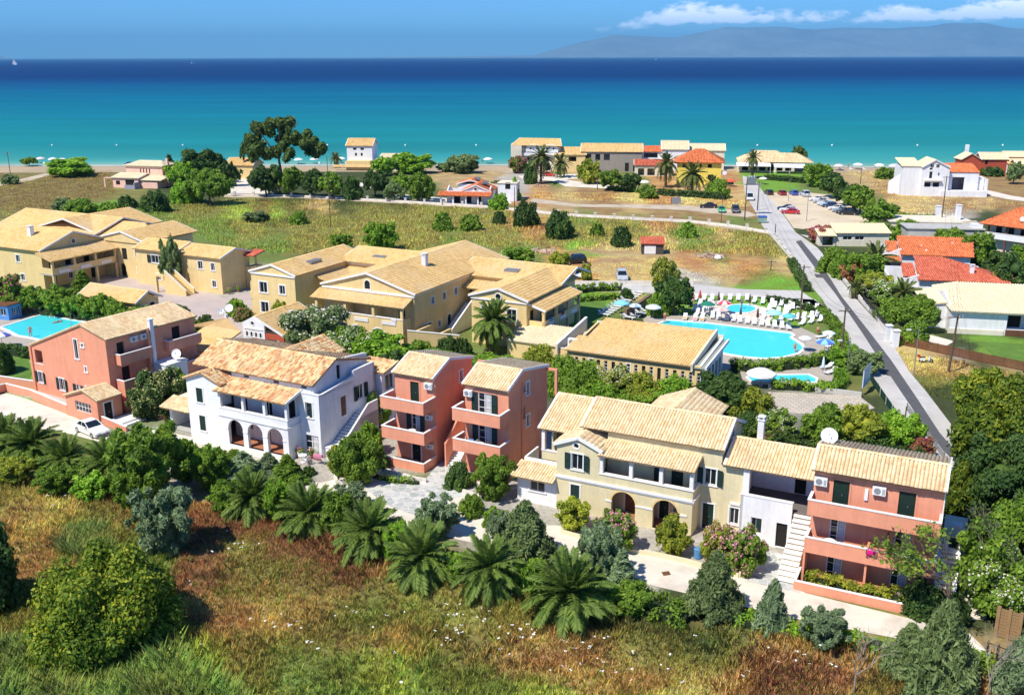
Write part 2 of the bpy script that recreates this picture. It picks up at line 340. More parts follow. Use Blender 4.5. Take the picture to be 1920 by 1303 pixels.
def fill(B,o,p,rz):
    kind=o[4];opt=o[5]if len(o)>5 else{}
    w,h=round(o[1]-o[0],3),round(o[3]-o[2],3);z=o[2];loc=(p.x,p.y,z)
    sur=opt.get('sur',True);tm=opt.get('trim',M_TRIM);k=(w,h)
    def put(name,key,fn,par,label=None):
        me=piece(key,fn);ob=link(name,me,par,*((loc,(0,0,rz))if par is B else()))
        if label:ob['label']=label
        return ob
    def surround():
        t,e=opt.get('tw',0.13),0.035;mb=MB()
        mb.box(-t,0,-e,0.06,-0.0,h);mb.box(w,w+t,-e,0.06,0.0,h);mb.box(-t-.03,w+t+.03,-e-.01,0.06,h,h+t*.9)
        if kind not in('door','french','gate'):mb.box(-t-.05,w+t+.05,-e-.06,0.06,-0.10,0)
        return mb.mesh('surround',tm)
    def pane(y=0.12,m=M_GLASS):return MB().box(0.0,w,y,y+.02,0.0,h).mesh('pane',m)
    def frame(nx=2,nz=1,t=0.06,y=0.09):
        mb=MB();mb.box(0,t,y,y+.04,0,h);mb.box(w-t,w,y,y+.04,0,h);mb.box(t,w-t,y,y+.04,0,t);mb.box(t,w-t,y,y+.04,h-t,h)
        for i in range(1,nx):x=w*i/nx;mb.box(x-t*.5,x+t*.5,y-.004,y+.036,t,h-t)
        for i in range(1,nz):zz=h*i/nz;mb.box(t,w-t,y-.008,y+.03,zz-.02,zz+.02)
        return mb.mesh('frame',opt.get('fm',M_FRAME))
    def leaf(sw,louv=True):
        mb=MB();t=0.05;mb.box(0,t,0,.04,0,h);mb.box(sw-t,sw,0,.04,0,h);mb.box(t,sw-t,0,.04,0,.07);mb.box(t,sw-t,0,.04,h-.07,h)
        mb.box(t,sw-t,0,.04,h*.5-.035,h*.5+.035)
        nl=max(4,int(h/0.12));dz=(h-.14)/nl
        for i in range(nl):
            z_=.07+dz*(i+.1);mb.hexa([(t,.0,z_),(sw-t,.0,z_),(sw-t,.03,z_+dz*.7),(t,.03,z_+dz*.7),(t,.0,z_+.02),(sw-t,.0,z_+.02),(sw-t,.03,z_+dz*.7+.02),(t,.03,z_+dz*.7+.02)])
        mb.box(t,sw-t,.03,.036,.07,h-.07)
        return mb.mesh('shutter',opt.get('sm',M_GREENW))
    dark=opt.get('dark',False)
    if kind in('win','shut','open','half','archwin','round'):
        if kind in('archwin','round'):
            n=14;key=(kind,)+k
            def disc():
                mb=MB();pts=[]
                if kind=='round':pts=[(w/2+w/2*math.cos(2*math.pi*i/n),h/2+h/2*math.sin(2*math.pi*i/n))for i in range(n)]
                else:
                    r=min(w/2,h);pts=[(0,0),(w,0)]+[(w/2+w/2*math.cos(math.pi*i/n),h-r+r*math.sin(math.pi*i/n))for i in range(n+1)]
                mb.extrude([(x,.12,zz)for x,zz in pts],(0,.02,0));return mb.mesh('pane',M_GLASS)
            W=put('window',key,disc,B)
            def ring():
                mb=MB();t=0.14;
                if kind=='round':
                    for i in range(n):
                        a0,a1=2*math.pi*i/n,2*math.pi*(i+1)/n
                        q=[(w/2+(w/2+e)*math.cos(a),h/2+(h/2+e)*math.sin(a))for e,a in((0,a0),(t,a0),(t,a1),(0,a1))]
                        mb.extrude([(x,-.03,zz)for x,zz in q],(0,.08,0))
                else:
                    r=min(w/2,h)
                    for i in range(n):
                        a0,a1=math.pi*i/n,math.pi*(i+1)/n
                        q=[(w/2+(w/2+e)*math.cos(a),h-r+(r+e)*math.sin(a))for e,a in((0,a0),(t,a0),(t,a1),(0,a1))]
                        mb.extrude([(x,-.03,zz)for x,zz in q],(0,.08,0))
                    mb.box(-t,0,-.03,.05,0,h-r);mb.box(w,w+t,-.03,.05,0,h-r);mb.box(-t-.04,w+t+.04,-.06,.05,-.1,0)
                return mb.mesh('surround',tm)
            put('surround',('ring',kind)+k,ring,W);return
        W=put('window',('pane',)+k,pane,B)
        if not opt.get('far'):put('frame',('frame',opt.get('nx',2),opt.get('nz',1))+k,lambda:frame(opt.get('nx',2),opt.get('nz',1)),W)
        if sur:put('surround',('sur',kind in('door',),tm.name,opt.get('tw',.13))+k,surround,W)
        if kind=='shut':
            for i in range(2):
                s=link('shutter',piece(('leaf',w/2)+k,lambda:leaf(w/2)),W,(i*w/2,0.03,0))
        if kind=='half':
            link('shutter',piece(('leaf',w/2)+k,lambda:leaf(w/2)),W,(w/2,0.03,0))
        if kind=='open':
            sw=w/2
            link('shutter',piece(('leaf',sw)+k,lambda:leaf(sw)),W,(-sw-.1,-0.09,0),(0,0,R(-4)))
            link('shutter',piece(('leaf',sw)+k,lambda:leaf(sw)),W,(w+.1,-0.05,0),(0,0,R(-14)))
    elif kind in('door','french','doorway'):
        if kind=='door':
            dm=opt.get('dm',M_GREENW)
            def leafd():
                mb=MB();mb.box(0,w,.08,.12,0,h)
                for x0,x1 in((.08,w/2-.04),(w/2+.04,w-.08)):
                    for z0,z1 in((.15,h*.45),(h*.5,h-.12)):mb.box(x0,x1,.065,.081,z0,z1)
                return mb.mesh('door',dm)
            D=put('door',('door',dm.name)+k,leafd,B)
            if not opt.get('far'):
                link('handle',piece(('handle',),lambda:MB().box(0,.04,-.05,.0,0,.14).mesh('handle',M_METAL)),D,(w/2+.06,.07,h*.45))
        elif kind=='doorway':
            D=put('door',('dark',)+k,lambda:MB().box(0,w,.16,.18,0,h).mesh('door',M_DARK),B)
        else:
            D=put('door',('fpane',)+k,lambda:pane(.12),B)
            put('frame',('fframe',)+k,lambda:frame(2,3,.09,.07),D)
            if opt.get('curtain',True):link('curtain',piece(('curt',)+k,lambda:MB().box(w*.56,w*.9,.105,.118,.12,h-.12).mesh('curtain',M_CURT)),D)
            if opt.get('shutters',True):
                sw=opt.get('sw',w/2)
                link('shutter',piece(('leaf',sw)+k,lambda:leaf(sw)),D,(-sw-.03,-0.06,0),(0,0,0))
                link('shutter',piece(('leaf',sw)+k,lambda:leaf(sw)),D,(w+.03,-0.06,0),(0,0,R(-5)))
        if sur and kind!='french':put('surround',('surd',tm.name)+k,surround,D)
    elif kind=='arch' and opt.get('ring'):
        def ring():
            mb=MB();n=14;t=0.2;r=w/2;rise=min(r,h)
            for i in range(n):
                a0,a1=math.pi*i/n,math.pi*(i+1)/n
                q=[(w/2+(w/2+e)*math.cos(a),h-rise+(rise+e)*math.sin(a))for e,a in((0,a0),(t,a0),(t,a1),(0,a1))]
                mb.extrude([(x,-.03,zz)for x,zz in q],(0,.06,0))
            return mb.mesh('arch_trim',opt.get('ring'))
        put('arch_trim',('archring',opt['ring'].name)+k,ring,B)
# ---------------------------------------------------------------- roofs
def tile_grid(P0,ux,uy,nrm,poly,tw,tl,jit=0.02,old=False):
    """numpy barrel tiles over polygon (list of (s,t)) in the plane P0 + s*ux + t*uy"""
    poly=np.array(poly);s0,t0=poly.min(0);s1,t1=poly.max(0)
    ns,nt=max(1,int(round((s1-s0)/tw))),max(1,int(round((t1-t0)/tl)))
    tw_,tl_=(s1-s0)/ns,(t1-t0)/nt
    S,T=np.meshgrid(s0+tw_*(np.arange(ns)+.5),t0+tl_*(np.arange(nt)),indexing='ij');S=S.ravel();T=T.ravel()
    cx,cy=S,T+tl_*.5;inside=np.zeros(len(S),bool);j=len(poly)-1
    for i in range(len(poly)):
        xi,yi=poly[i];xj,yj=poly[j]
        with np.errstate(divide='ignore',invalid='ignore'):
            c=((yi>cy)!=(yj>cy))&(cx<(xj-xi)*(cy-yi)/(yj-yi+1e-12)+xi)
        inside^=c;j=i
    S,T=S[inside],T[inside];n=len(S)
    r=rng.normal
    h=tw_*0.40
    a=tw_*0.44
    us=np.array([-a,-a*.5,a*.5,a,-a*.86,-a*.43,a*.43,a*.86]);ts=np.array([-.03]*4+[tl_*1.04]*4)
    hs=np.array([.03,.03+h*.8,.03+h*.8,.03,.005,.005+h*.62,.005+h*.62,.005])
    k=3 if old else 1
    dS=r(0,jit*.35*k,n)[:,None];dT=r(0,jit*.6*k,n)[:,None];sk=r(0,.012*k,n)[:,None];dh=np.abs(r(0,.004*k,n))[:,None]
    U_=S[:,None]+dS+us[None]+sk*(ts[None]-tl_/2);V_=T[:,None]+dT+ts[None];H_=hs[None]+dh
    pts=P0[None,None]+U_[...,None]*ux+V_[...,None]*uy+H_[...,None]*nrm
    V=pts.reshape(-1,3);base=(np.arange(n)*8)[:,None,None]
    f=np.array([[0,1,5,4],[1,2,6,5],[2,3,7,6],[0,3,2,1]])[None]+base
    return V,f.reshape(-1,4)
def roof(B,planes,m,tw=0.27,tl=0.40,th=0.14,name='roof',ridges=(),old=False,verge=None,smooth_tiles=False,label=None):
    """planes: lists of 3-D points, first edge = the eave (left to right looking up the slope)"""
    sl=MB();Vs,Fs,off=[],[],0;vgs=[]
    for pts in planes:
        p=[Vector(q)for q in pts];ux=(p[1]-p[0]);ux.normalize();nrm=(p[1]-p[0]).cross(p[-1]-p[0]).normalized()
        if nrm.z<0:nrm=-nrm
        uy=nrm.cross(ux).normalized()
        if(p[-1]-p[0]).dot(uy)<0:uy=-uy
        poly=[((q-p[0]).dot(ux),(q-p[0]).dot(uy))for q in p]
        sl.extrude([tuple(q)for q in pts],tuple(-nrm*th))
        V,Fc=tile_grid(np.array(p[0]),np.array(ux),np.array(uy),np.array(nrm),poly,tw,tl,old=old)
        Vs.append(V);Fs.append(Fc+off);off+=len(V)
        if verge:
            for i in range(1,len(p)):
                q0,q1=p[i],p[(i+1)%len(p)]
                if abs((q1-q0).normalized().dot(ux))>.9:continue
                e=(q1-q0).normalized();side=e.cross(nrm);
                c=sum(p,Vector())/len(p)
                if(c-q0).dot(side)>0:side=-side
                w_=0.14
                vgs.append(MB().extrude([tuple(q0-side*w_+nrm*.10-nrm*(th+.12)),tuple(q0+side*.03+nrm*.10-nrm*(th+.12)),tuple(q0+side*.03+nrm*.10),tuple(q0-side*w_+nrm*.10)],tuple(q1-q0)))
    ro=sl.build(name,bedmat(m),B)
    if label:ro['label']=label
    # ridge caps as extra tiles
    for a,b in ridges:
        a,b=Vector(a),Vector(b);L=(b-a).length;n=max(1,int(L/tl));d=(b-a)/L;sd_=Vector((-d.y,d.x,0)).normalized();upv=d.cross(sd_);upv=upv if upv.z>0 else-upv
        for i in range(n):
            q0=a+d*(L*i/n);q1=a+d*(L*(i+1.08)/n);w_=tw*.62
            V=[]
            for q,kx,lift in((q0,1,.06),(q1,.85,.03)):
                for u,hh in((-1,-.03),(-.5,.07),(.5,.07),(1,-.03)):V.append(q+sd_*u*w_*kx+upv*(hh+lift))
            Vs.append(np.array([tuple(v)for v in V]));Fs.append(np.array([[0,1,5,4],[1,2,6,5],[2,3,7,6],[0,3,2,1]])+off);off+=8
    t=link('roof_tiles',np_mesh('roof_tiles',np.concatenate(Vs),np.concatenate(Fs),m),ro);t['kind']='stuff'
    for vg in vgs:vg.build('verge',verge,ro)
    return ro
def gable(B,x0,x1,y0,y1,ze,zr,m,axis='x',rp=None,hip=(0,0),**k):
    """pitched roof; rp = ridge position across; hip = how far each ridge end is drawn in"""
    if axis=='x':
        yr=rp if rp is not None else(y0+y1)/2;zb=k.pop('zback',ze)
        A,Bq=(x0+hip[0],yr,zr),(x1-hip[1],yr,zr)
        pl=[[(x0,y0,ze),(x1,y0,ze),Bq,A],[(x1,y1,zb),(x0,y1,zb),A,Bq]]
        if hip[0]:pl.append([(x0,y1,zb),(x0,y0,ze),A])
        if hip[1]:pl.append([(x1,y0,ze),(x1,y1,zb),Bq])
    else:
        xr=rp if rp is not None else(x0+x1)/2;zb=k.pop('zback',ze)
        A,Bq=(xr,y0+hip[0],zr),(xr,y1-hip[1],zr)
        pl=[[(x0,y1,ze),(x0,y0,ze),A,Bq],[(x1,y0,zb),(x1,y1,zb),Bq,A]]
        if hip[0]:pl.append([(x0,y0,ze),(x1,y0,zb),A])
        if hip[1]:pl.append([(x1,y1,zb),(x0,y1,ze),Bq])
    rd=[(A,Bq)]if(Vector(A)-Vector(Bq)).length>.1 else[]
    return roof(B,pl,m,ridges=rd,**k)
def shed(B,x0,x1,y0,y1,z0,z1,m,**k):
    "single slope, low edge z0 at y0 (y0 may be the far side)"
    if y0<y1:p=[(x0,y0,z0),(x1,y0,z0),(x1,y1,z1),(x0,y1,z1)]
    else:p=[(x1,y0,z0),(x0,y0,z0),(x0,y1,z1),(x1,y1,z1)]
    return roof(B,[p],m,**k)
def shedx(B,x0,x1,y0,y1,z0,z1,m,**k):
    "single slope, low edge z0 at x0"
    if x0>x1:p=[(x0,y0,z0),(x0,y1,z0),(x1,y1,z1),(x1,y0,z1)]
    else:p=[(x0,y1,z0),(x0,y0,z0),(x1,y0,z1),(x1,y1,z1)]
    return roof(B,[p],m,**k)
def block(B,x0,x1,y0,y1,z0,z1,m,f=(),r=(),b=(),l=(),tops=(None,None,None,None),th=0.28,ceil=True):
    "four walls; openings per side measured left to right seen from outside"
    t=[z1 if q is None else q for q in tops]
    wall(B,(x0,y0),(x1,y0),z0,t[0],f,m,th)
    wall(B,(x1,y0+th),(x1,y1-th),z0,t[1],r,m,th)
    wall(B,(x1,y1),(x0,y1),z0,t[2],b,m,th)
    wall(B,(x0,y1-th),(x0,y0+th),z0,t[3],l,m,th)
def part(B,name,m,*boxes,label=None,parent=None):
    mb=MB()
    for q in boxes:mb.box(*q)
    o=mb.build(name,m,parent or B)
    if label:o['label']=label
    return o
def balcony(B,x0,x1,y0,y1,z,m,h=0.95,sides='lfr',th=0.14,cap=M_TRIM):
    "tray with solid parapet; y0 = outer edge; z = floor level"
    fl=part(B,'balcony',m,(x0,x1,y0,y1,z-.2,z))
    mb=MB();cp=MB();e=.04
    if 'f' in sides:mb.box(x0,x1,y0,y0+th,z,z+h);cp.box(x0-e,x1+e,y0-e,y0+th+e,z+h,z+h+.07)
    if 'l' in sides:mb.box(x0,x0+th,y0+th,y1,z,z+h);cp.box(x0-e,x0+th+e,y0+th+e,y1,z+h,z+h+.07)
    if 'r' in sides:mb.box(x1-th,x1,y0+th,y1,z,z+h);cp.box(x1-th-e,x1+e,y0+th+e,y1,z+h,z+h+.07)
    mb.build('parapet',m,fl);cp.build('coping',cap,fl)
    part(B,'floor_tiles',M_GREYF,(x0+th,x1-th,y0+th,y1,z,z+.015),parent=fl)
    return fl
def stairs(B,a,b,z0,z1,w,m=M_TRIM,n=None,solid=True,name='stair',cheek=None):
    "flight from a (low) to b (high), plan points of its centre line; every step a piece"
    a,b=Vector((a[0],a[1])),Vector((b[0],b[1]));L=(b-a).length;d=(b-a)/L;q=Vector((-d.y,d.x))*w/2
    n=n or max(3,int(round((z1-z0)/0.18)));st=MB()
    # sloping underside mass
    A,Bp=a,b
    st.hexa([(*(A-q),z0),(*(Bp-q),z0 if solid else z1-.5),(*(Bp+q),z0 if solid else z1-.5),(*(A+q),z0),(*(A-q),z0+.02),(*(Bp-q),z1-.07),(*(Bp+q),z1-.07),(*(A+q),z0+.02)])
    S=st.build(name,cheek or m,B)
    me=MB();t=L/n;me.box(-.04,t+.0,-w/2-.01,w/2+.01,-.09,0);me=me.mesh('step',m)
    for i in range(n):
        p=a+d*(t*i);link('step',me,S,(p.x,p.y,z0+(z1-z0)*(i+1)/n),(0,0,math.atan2(d.y,d.x)))
    return S
def rail_wall(B,a,b,z0,z1,zc0,zc1,th,m,cap=M_TRIM,name='parapet'):
    "sloping or level garden/stair wall from a to b: bottom z0/z1, top zc0/zc1"
    a,b=Vector((a[0],a[1])),Vector((b[0],b[1]));d=(b-a).normalized();n=Vector((-d.y,d.x))*th/2;e=n*1.3
    mb=MB().hexa([(*(a-n),z0),(*(b-n),z1),(*(b+n),z1),(*(a+n),z0),(*(a-n),zc0),(*(b-n),zc1),(*(b+n),zc1),(*(a+n),zc0)])
    o=mb.build(name,m,B)
    if cap:MB().hexa([(*(a-e),zc0),(*(b-e),zc1),(*(b+e),zc1),(*(a+e),zc0),(*(a-e),zc0+.06),(*(b-e),zc1+.06),(*(b+e),zc1+.06),(*(a+e),zc0+.06)]).build('coping',cap,o)
    return o
def chimney(B,x,y,z0,z1,w=.5,m=M_WHI,pot=True,parent=None):
    c=part(B,'chimney',m,(x-w/2,x+w/2,y-w/2,y+w/2,z0,z1),(x-w/2-.06,x+w/2+.06,y-w/2-.06,y+w/2+.06,z1,z1+.08),parent=parent)
    if pot:
        mb=MB()
        for sx_ in(-1,1):
            for sy_ in(-1,1):mb.box(x+sx_*w*.4-.05,x+sx_*w*.4+.05,y+sy_*w*.4-.05,y+sy_*w*.4+.05,z1+.08,z1+.28)
        mb.box(x-w*.6,x+w*.6,y-w*.6,y+w*.6,z1+.28,z1+.34);mb.build('chimney_cap',m,c)
    return c
class Frame:
    "a building's own frame: origin on the ground, angle of its front"
    def __init__(s,name,label,cat,O,deg,group=None,z=0.0):
        s.O=Vector((O[0],O[1],z));s.r=R(deg);s.B=empty(name,label,cat,s.O,s.r,group)
    def w(s,x,y,z=0.0):
        c,q=math.cos(s.r),math.sin(s.r);return Vector((s.O.x+x*c-y*q,s.O.y+x*q+y*c,s.O.z+z))
# ---------------------------------------------------------------- ground colours: soil and vegetation zones surveyed over the site
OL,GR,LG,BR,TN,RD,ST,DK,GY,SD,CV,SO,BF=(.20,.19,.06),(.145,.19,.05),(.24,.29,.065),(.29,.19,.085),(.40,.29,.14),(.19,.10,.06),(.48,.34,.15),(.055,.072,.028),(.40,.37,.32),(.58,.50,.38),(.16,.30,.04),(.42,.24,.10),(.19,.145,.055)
CP=[# photo column, photo row, colour, reach in px
 (100,900,OL,80),(30,870,DK,60),(200,880,GR,60),(250,940,BR,60),(60,960,ST,45),(170,960,OL,50),(100,1050,BR,50),(210,1010,GR,60),(380,960,BR,50),(430,1010,RD,60),(560,1010,RD,70),(640,1060,RD,60),(500,1080,OL,60),(380,1070,RD,50),
 (700,1040,BR,60),(800,1100,OL,60),(700,1130,GR,60),(620,1170,OL,70),(520,1150,BR,60),(400,1180,BR,60),(450,1240,OL,60),(600,1260,GR,70),(350,1280,LG,60),(250,1270,LG,60),(120,1250,LG,60),(40,1240,DK,50),(30,1180,OL,50),(60,1110,BR,40),(380,1120,ST,35),
 (760,1200,BR,60),(720,1260,LG,60),(850,1180,OL,60),(880,1250,GR,60),(960,1200,BR,60),(930,1140,OL,50),(1000,1290,LG,50),(1040,1240,BR,60),(1100,1200,ST,40),(1150,1230,BR,60),(1200,1190,OL,50),(1180,1290,LG,40),(1280,1200,OL,50),(1300,1260,ST,60),(1400,1240,BR,60),
 (1500,1230,BR,50),(1480,1290,RD,50),(1600,1260,BR,60),(1700,1290,OL,60),(1550,1200,GR,40),(1380,1190,DK,40),(1650,1230,OL,50),(1850,1290,BR,60),(1250,1150,DK,40),(1120,1130,DK,40),(960,1090,GR,40),
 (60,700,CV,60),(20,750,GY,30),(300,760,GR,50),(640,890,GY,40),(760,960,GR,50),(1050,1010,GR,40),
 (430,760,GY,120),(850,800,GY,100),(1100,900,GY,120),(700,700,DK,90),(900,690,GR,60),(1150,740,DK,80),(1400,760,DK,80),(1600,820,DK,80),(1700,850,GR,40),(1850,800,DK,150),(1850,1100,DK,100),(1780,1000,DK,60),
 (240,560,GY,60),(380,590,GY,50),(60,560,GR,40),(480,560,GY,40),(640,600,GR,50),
 (100,345,BF,40),(60,380,BF,40),(170,345,BF,30),(120,370,BF,30),(250,345,OL,25),(60,330,OL,16),(160,392,GR,16),(200,395,CV,18),(150,400,GR,20),(20,410,OL,20),(60,310,SO,12),(200,318,BF,12),(300,400,GR,30),
 (360,400,OL,25),(420,385,OL,18),(460,378,OL,12),(450,395,LG,16),(520,395,LG,18),(500,388,BF,14),(380,430,GR,30),(480,430,OL,25),(560,390,OL,20),(600,385,TN,20),(620,420,OL,25),(560,440,OL,20),(500,460,GR,25),(700,395,OL,25),(690,425,OL,20),(740,430,OL,30),(780,405,OL,20),(820,445,OL,20),(900,400,OL,20),(900,440,OL,30),(950,455,OL,25),(860,460,GR,25),
 (1000,440,BR,25),(1080,440,OL,30),(1080,410,GR,20),(1180,420,OL,25),(1250,420,BR,25),(1300,435,GR,25),(1250,450,TN,22),(1350,440,TN,20),(1380,420,GR,20),(1400,450,OL,25),(1350,460,OL,25),(1430,470,OL,20),(1090,465,CV,14),(1010,462,OL,20),(960,470,GR,22),
 (1030,478,SO,14),(1080,500,SO,25),(1120,490,TN,25),(1180,490,TN,30),(1250,490,TN,20),(1120,515,ST,20),(1200,515,ST,20),(1300,495,SO,20),(1400,492,SO,22),(1330,520,TN,20),(1280,520,GY,16),(1420,515,OL,20),(1450,525,CV,22),(1460,500,ST,18),(1300,540,GY,20),
 (1060,375,TN,25),(1120,370,BR,25),(1180,378,ST,22),(1240,370,SO,20),(1300,372,ST,20),(1350,372,SO,18),(1250,395,BR,20),(1320,405,BR,18),(1390,398,BR,16),(1380,375,ST,14),(1020,365,SO,16),(1050,345,GR,12),(1090,340,TN,12),(1180,350,GR,14),(980,345,GY,14),
 (560,350,DK,60),(700,350,DK,50),(760,330,GR,30),(830,330,TN,16),(880,325,TN,20),(360,340,DK,50),(500,325,OL,20),
 (1470,345,CV,22),(1520,345,GR,16),(1640,330,TN,25),(1600,322,TN,16),(1680,350,BR,25),(1700,375,ST,25),(1760,378,TN,25),(1850,345,BR,25),(1840,365,TN,20),(1800,385,BR,20),(1880,330,BR,16),(1720,395,ST,20),(1620,380,OL,20),(1900,380,BR,16),
 (1500,470,GR,14),(1600,500,DK,50),(1650,560,DK,50),(1700,590,GR,40),(1620,440,GR,30),(1720,430,GY,30),(1800,410,GY,20),(1850,450,DK,40),(1880,520,DK,40),(1690,660,ST,28),(1740,680,ST,25),(1800,700,TN,25),(1720,700,OL,25),(1890,700,TN,30),(1800,670,GY,12),(1900,665,CV,22),(1880,650,CV,18),
 (1090,580,CV,22),(1110,560,CV,14),(1130,600,GR,20),(1300,575,CV,30),(1450,590,CV,40),(1560,600,GR,25),(1600,680,GR,30),(1620,730,OL,25),(1500,770,GY,40),
]
_cx=np.array([c[0]for c in CP],float);_cy=np.array([c[1]for c in CP],float);_cc=np.array([c[2]for c in CP]);_cs=np.array([c[3]for c in CP],float)
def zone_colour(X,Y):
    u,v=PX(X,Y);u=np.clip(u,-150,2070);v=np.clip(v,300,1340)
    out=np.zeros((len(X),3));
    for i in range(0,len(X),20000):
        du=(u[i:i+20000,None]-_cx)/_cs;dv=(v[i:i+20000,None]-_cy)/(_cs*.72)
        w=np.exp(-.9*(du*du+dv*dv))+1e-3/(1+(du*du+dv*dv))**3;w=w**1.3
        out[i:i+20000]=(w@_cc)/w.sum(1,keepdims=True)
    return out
def fbm(X,Y,s,seed=0,octv=4):
    "cheap value noise"
    r=np.random.default_rng(seed);T=r.random((256,256));out=0;amp=1;tot=0
    for o in range(octv):
        x=X/s*2**o+37.3*o;y=Y/s*2**o+11.9*o;xi=np.floor(x).astype(int);yi=np.floor(y).astype(int);fx=x-xi;fy=y-yi;fx=fx*fx*(3-2*fx);fy=fy*fy*(3-2*fy)
        g=lambda a,b:T[a%256,b%256]
        out=out+amp*((g(xi,yi)*(1-fx)+g(xi+1,yi)*fx)*(1-fy)+(g(xi,yi+1)*(1-fx)+g(xi+1,yi+1)*fx)*fy);tot+=amp;amp*=.5
    return out/tot
def attr_mat(name,bump=.4,rough=.95,hi=3.0,var=.25,trans=0.0):
    m,nt,b=nodes_of(name);N,L=nt.nodes,nt.links
    a=N.new('ShaderNodeAttribute');a.attribute_name='zone';g=N.new('ShaderNodeNewGeometry')
    n1=N.new('ShaderNodeTexNoise');n1.inputs['Scale'].default_value=hi;n1.inputs['Detail'].default_value=6;n1.inputs['Roughness'].default_value=.7;L.new(g.outputs['Position'],n1.inputs['Vector'])
    n2=N.new('ShaderNodeTexNoise');n2.inputs['Scale'].default_value=.22;n2.inputs['Detail'].default_value=6;n2.inputs['Roughness'].default_value=.65;L.new(g.outputs['Position'],n2.inputs['Vector'])
    col=a.outputs['Color']
    for n,am in((n1,var),(n2,var*.8)):
        mr=N.new('ShaderNodeMapRange');mr.inputs[1].default_value=.3;mr.inputs[2].default_value=.7;mr.inputs[3].default_value=1-am;mr.inputs[4].default_value=1+am;L.new(n.outputs[0],mr.inputs[0])
        vm=N.new('ShaderNodeVectorMath');vm.operation='SCALE';L.new(col,vm.inputs[0]);L.new(mr.outputs[0],vm.inputs['Scale']);col=vm.outputs[0]
    hs=N.new('ShaderNodeHueSaturation');hm=N.new('ShaderNodeMapRange');hm.inputs[1].default_value=.3;hm.inputs[2].default_value=.7;hm.inputs[3].default_value=.47;hm.inputs[4].default_value=.53;L.new(n2.outputs[0],hm.inputs[0]);L.new(hm.outputs[0],hs.inputs['Hue']);L.new(col,hs.inputs['Color'])
    L.new(hs.outputs[0],b.inputs['Base Color']);b.inputs['Roughness'].default_value=rough;b.inputs['Specular IOR Level'].default_value=.1
    if bump:
        bn=N.new('ShaderNodeBump');bn.inputs['Strength'].default_value=bump;bn.inputs['Distance'].default_value=.25;L.new(n1.outputs[0],bn.inputs['Height']);L.new(bn.outputs[0],b.inputs['Normal'])
    if trans:
        t=N.new('ShaderNodeBsdfTranslucent');L.new(hs.outputs[0],t.inputs[0]);mx=N.new('ShaderNodeMixShader');mx.inputs[0].default_value=trans
        L.new(b.outputs[0],mx.inputs[1]);L.new(t.outputs[0],mx.inputs[2]);L.new(mx.outputs[0],nt.nodes['Material Output'].inputs[0])
    return m
def put_zone(me,cols):
    at=me.attributes.new('zone','FLOAT_COLOR','POINT');at.data.foreach_set('color',np.concatenate([cols,np.ones((len(cols),1))],1).astype(np.float32).ravel())
def scrub_height(X,Y):
    "the scrub field undulates a little in front of the houses and is flat elsewhere"
    u,v=PX(X,Y)
    edge=np.interp(u,[-200,0,300,600,1000,1400,1920,2200],[850,870,930,1000,1130,1190,1290,1300])
    k=np.clip((v-edge)/110,0,1);k=k*k*(3-2*k)
    return k*((fbm(X,Y,9,5)-.5)*1.3-.25)
# ground sheet: fine near the camera, coarse far away, reaching far beyond everything
def build_ground():
    ys=[-120,-60,-20,5];y=25.0
    while y<362:ys.append(y);y+=max(.7,(y-20)*.0125)
    ys+=[364.0]
    ys=np.array(ys);us=np.concatenate([[-9,-5,-3,-1.9,-1.3,-1.05],np.linspace(-.82,.82,300),[1.05,1.3,1.9,3,5,9]])
    Yg,Ug=np.meshgrid(ys,us,indexing='ij');Xg=Ug*(np.abs(Yg)*.62+14)
    X,Y=Xg.ravel(),Yg.ravel()
    Z=np.where(Y>30,scrub_height(X,np.maximum(Y,30)),0)
    ny,nx=Yg.shape;idx=np.arange(ny*nx).reshape(ny,nx)
    Fc=np.stack([idx[:-1,:-1],idx[:-1,1:],idx[1:,1:],idx[1:,:-1]],-1).reshape(-1,4)
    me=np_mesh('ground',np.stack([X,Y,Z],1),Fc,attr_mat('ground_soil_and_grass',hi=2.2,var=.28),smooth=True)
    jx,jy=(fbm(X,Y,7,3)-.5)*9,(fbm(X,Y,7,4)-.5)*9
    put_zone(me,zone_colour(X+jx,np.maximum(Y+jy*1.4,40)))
    o=link('ground',me);tag(o,kind='structure')
build_ground()
# ---------------------------------------------------------------- flat surfaces laid on the ground
def sheet(name,pts,z,m,world_pts=False,kind='structure'):
    P=[(p[0],p[1])if world_pts else tuple(G(*p))[:2]for p in pts]
    me=bpy.data.meshes.new(name);me.from_pydata([(x,y,z)for x,y in P],[],[tuple(range(len(P)))]);me.materials.append(m);me.update()
    if me.polygons[0].normal.z<0:me.flip_normals()
    o=link(name,me);tag(o,kind=kind);return o
M_DRIVE=mat('pale_concrete_paving',(.70,.64,.54),rough=.9,var=.07,scale=.25,bump=.15,bscale=8,mottle=((.42,.37,.30),.35,.5,.85))
M_ROAD=mat('worn_grey_asphalt',(.52,.50,.47),rough=.9,var=.10,scale=.12,bump=.2,bscale=9,mottle=((.40,.385,.36),.3,.5,.8))
M_TRENCH=mat('dark_asphalt_patch',(.10,.10,.105),rough=.85,var=.08,scale=.5,bump=.2,bscale=9)
M_DIRTLOT=mat('pale_sandy_car_park',(.62,.52,.37),rough=.95,var=.08,scale=.1,mottle=((.50,.38,.24),.12,.5,.8))
M_TRACK=mat('pale_dirt_track',(.52,.44,.33),rough=.95,var=.12,scale=.2,mottle=((.34,.24,.12),.3,.5,.75))
M_BEACH=mat('beach_sand',(.40,.31,.20),rough=.95,var=.08,scale=.05,mottle=((.46,.35,.22),.06,.5,.75))
M_WETSAND=mat('wet_sand',(.36,.34,.25),rough=.6,var=.06,scale=.1)
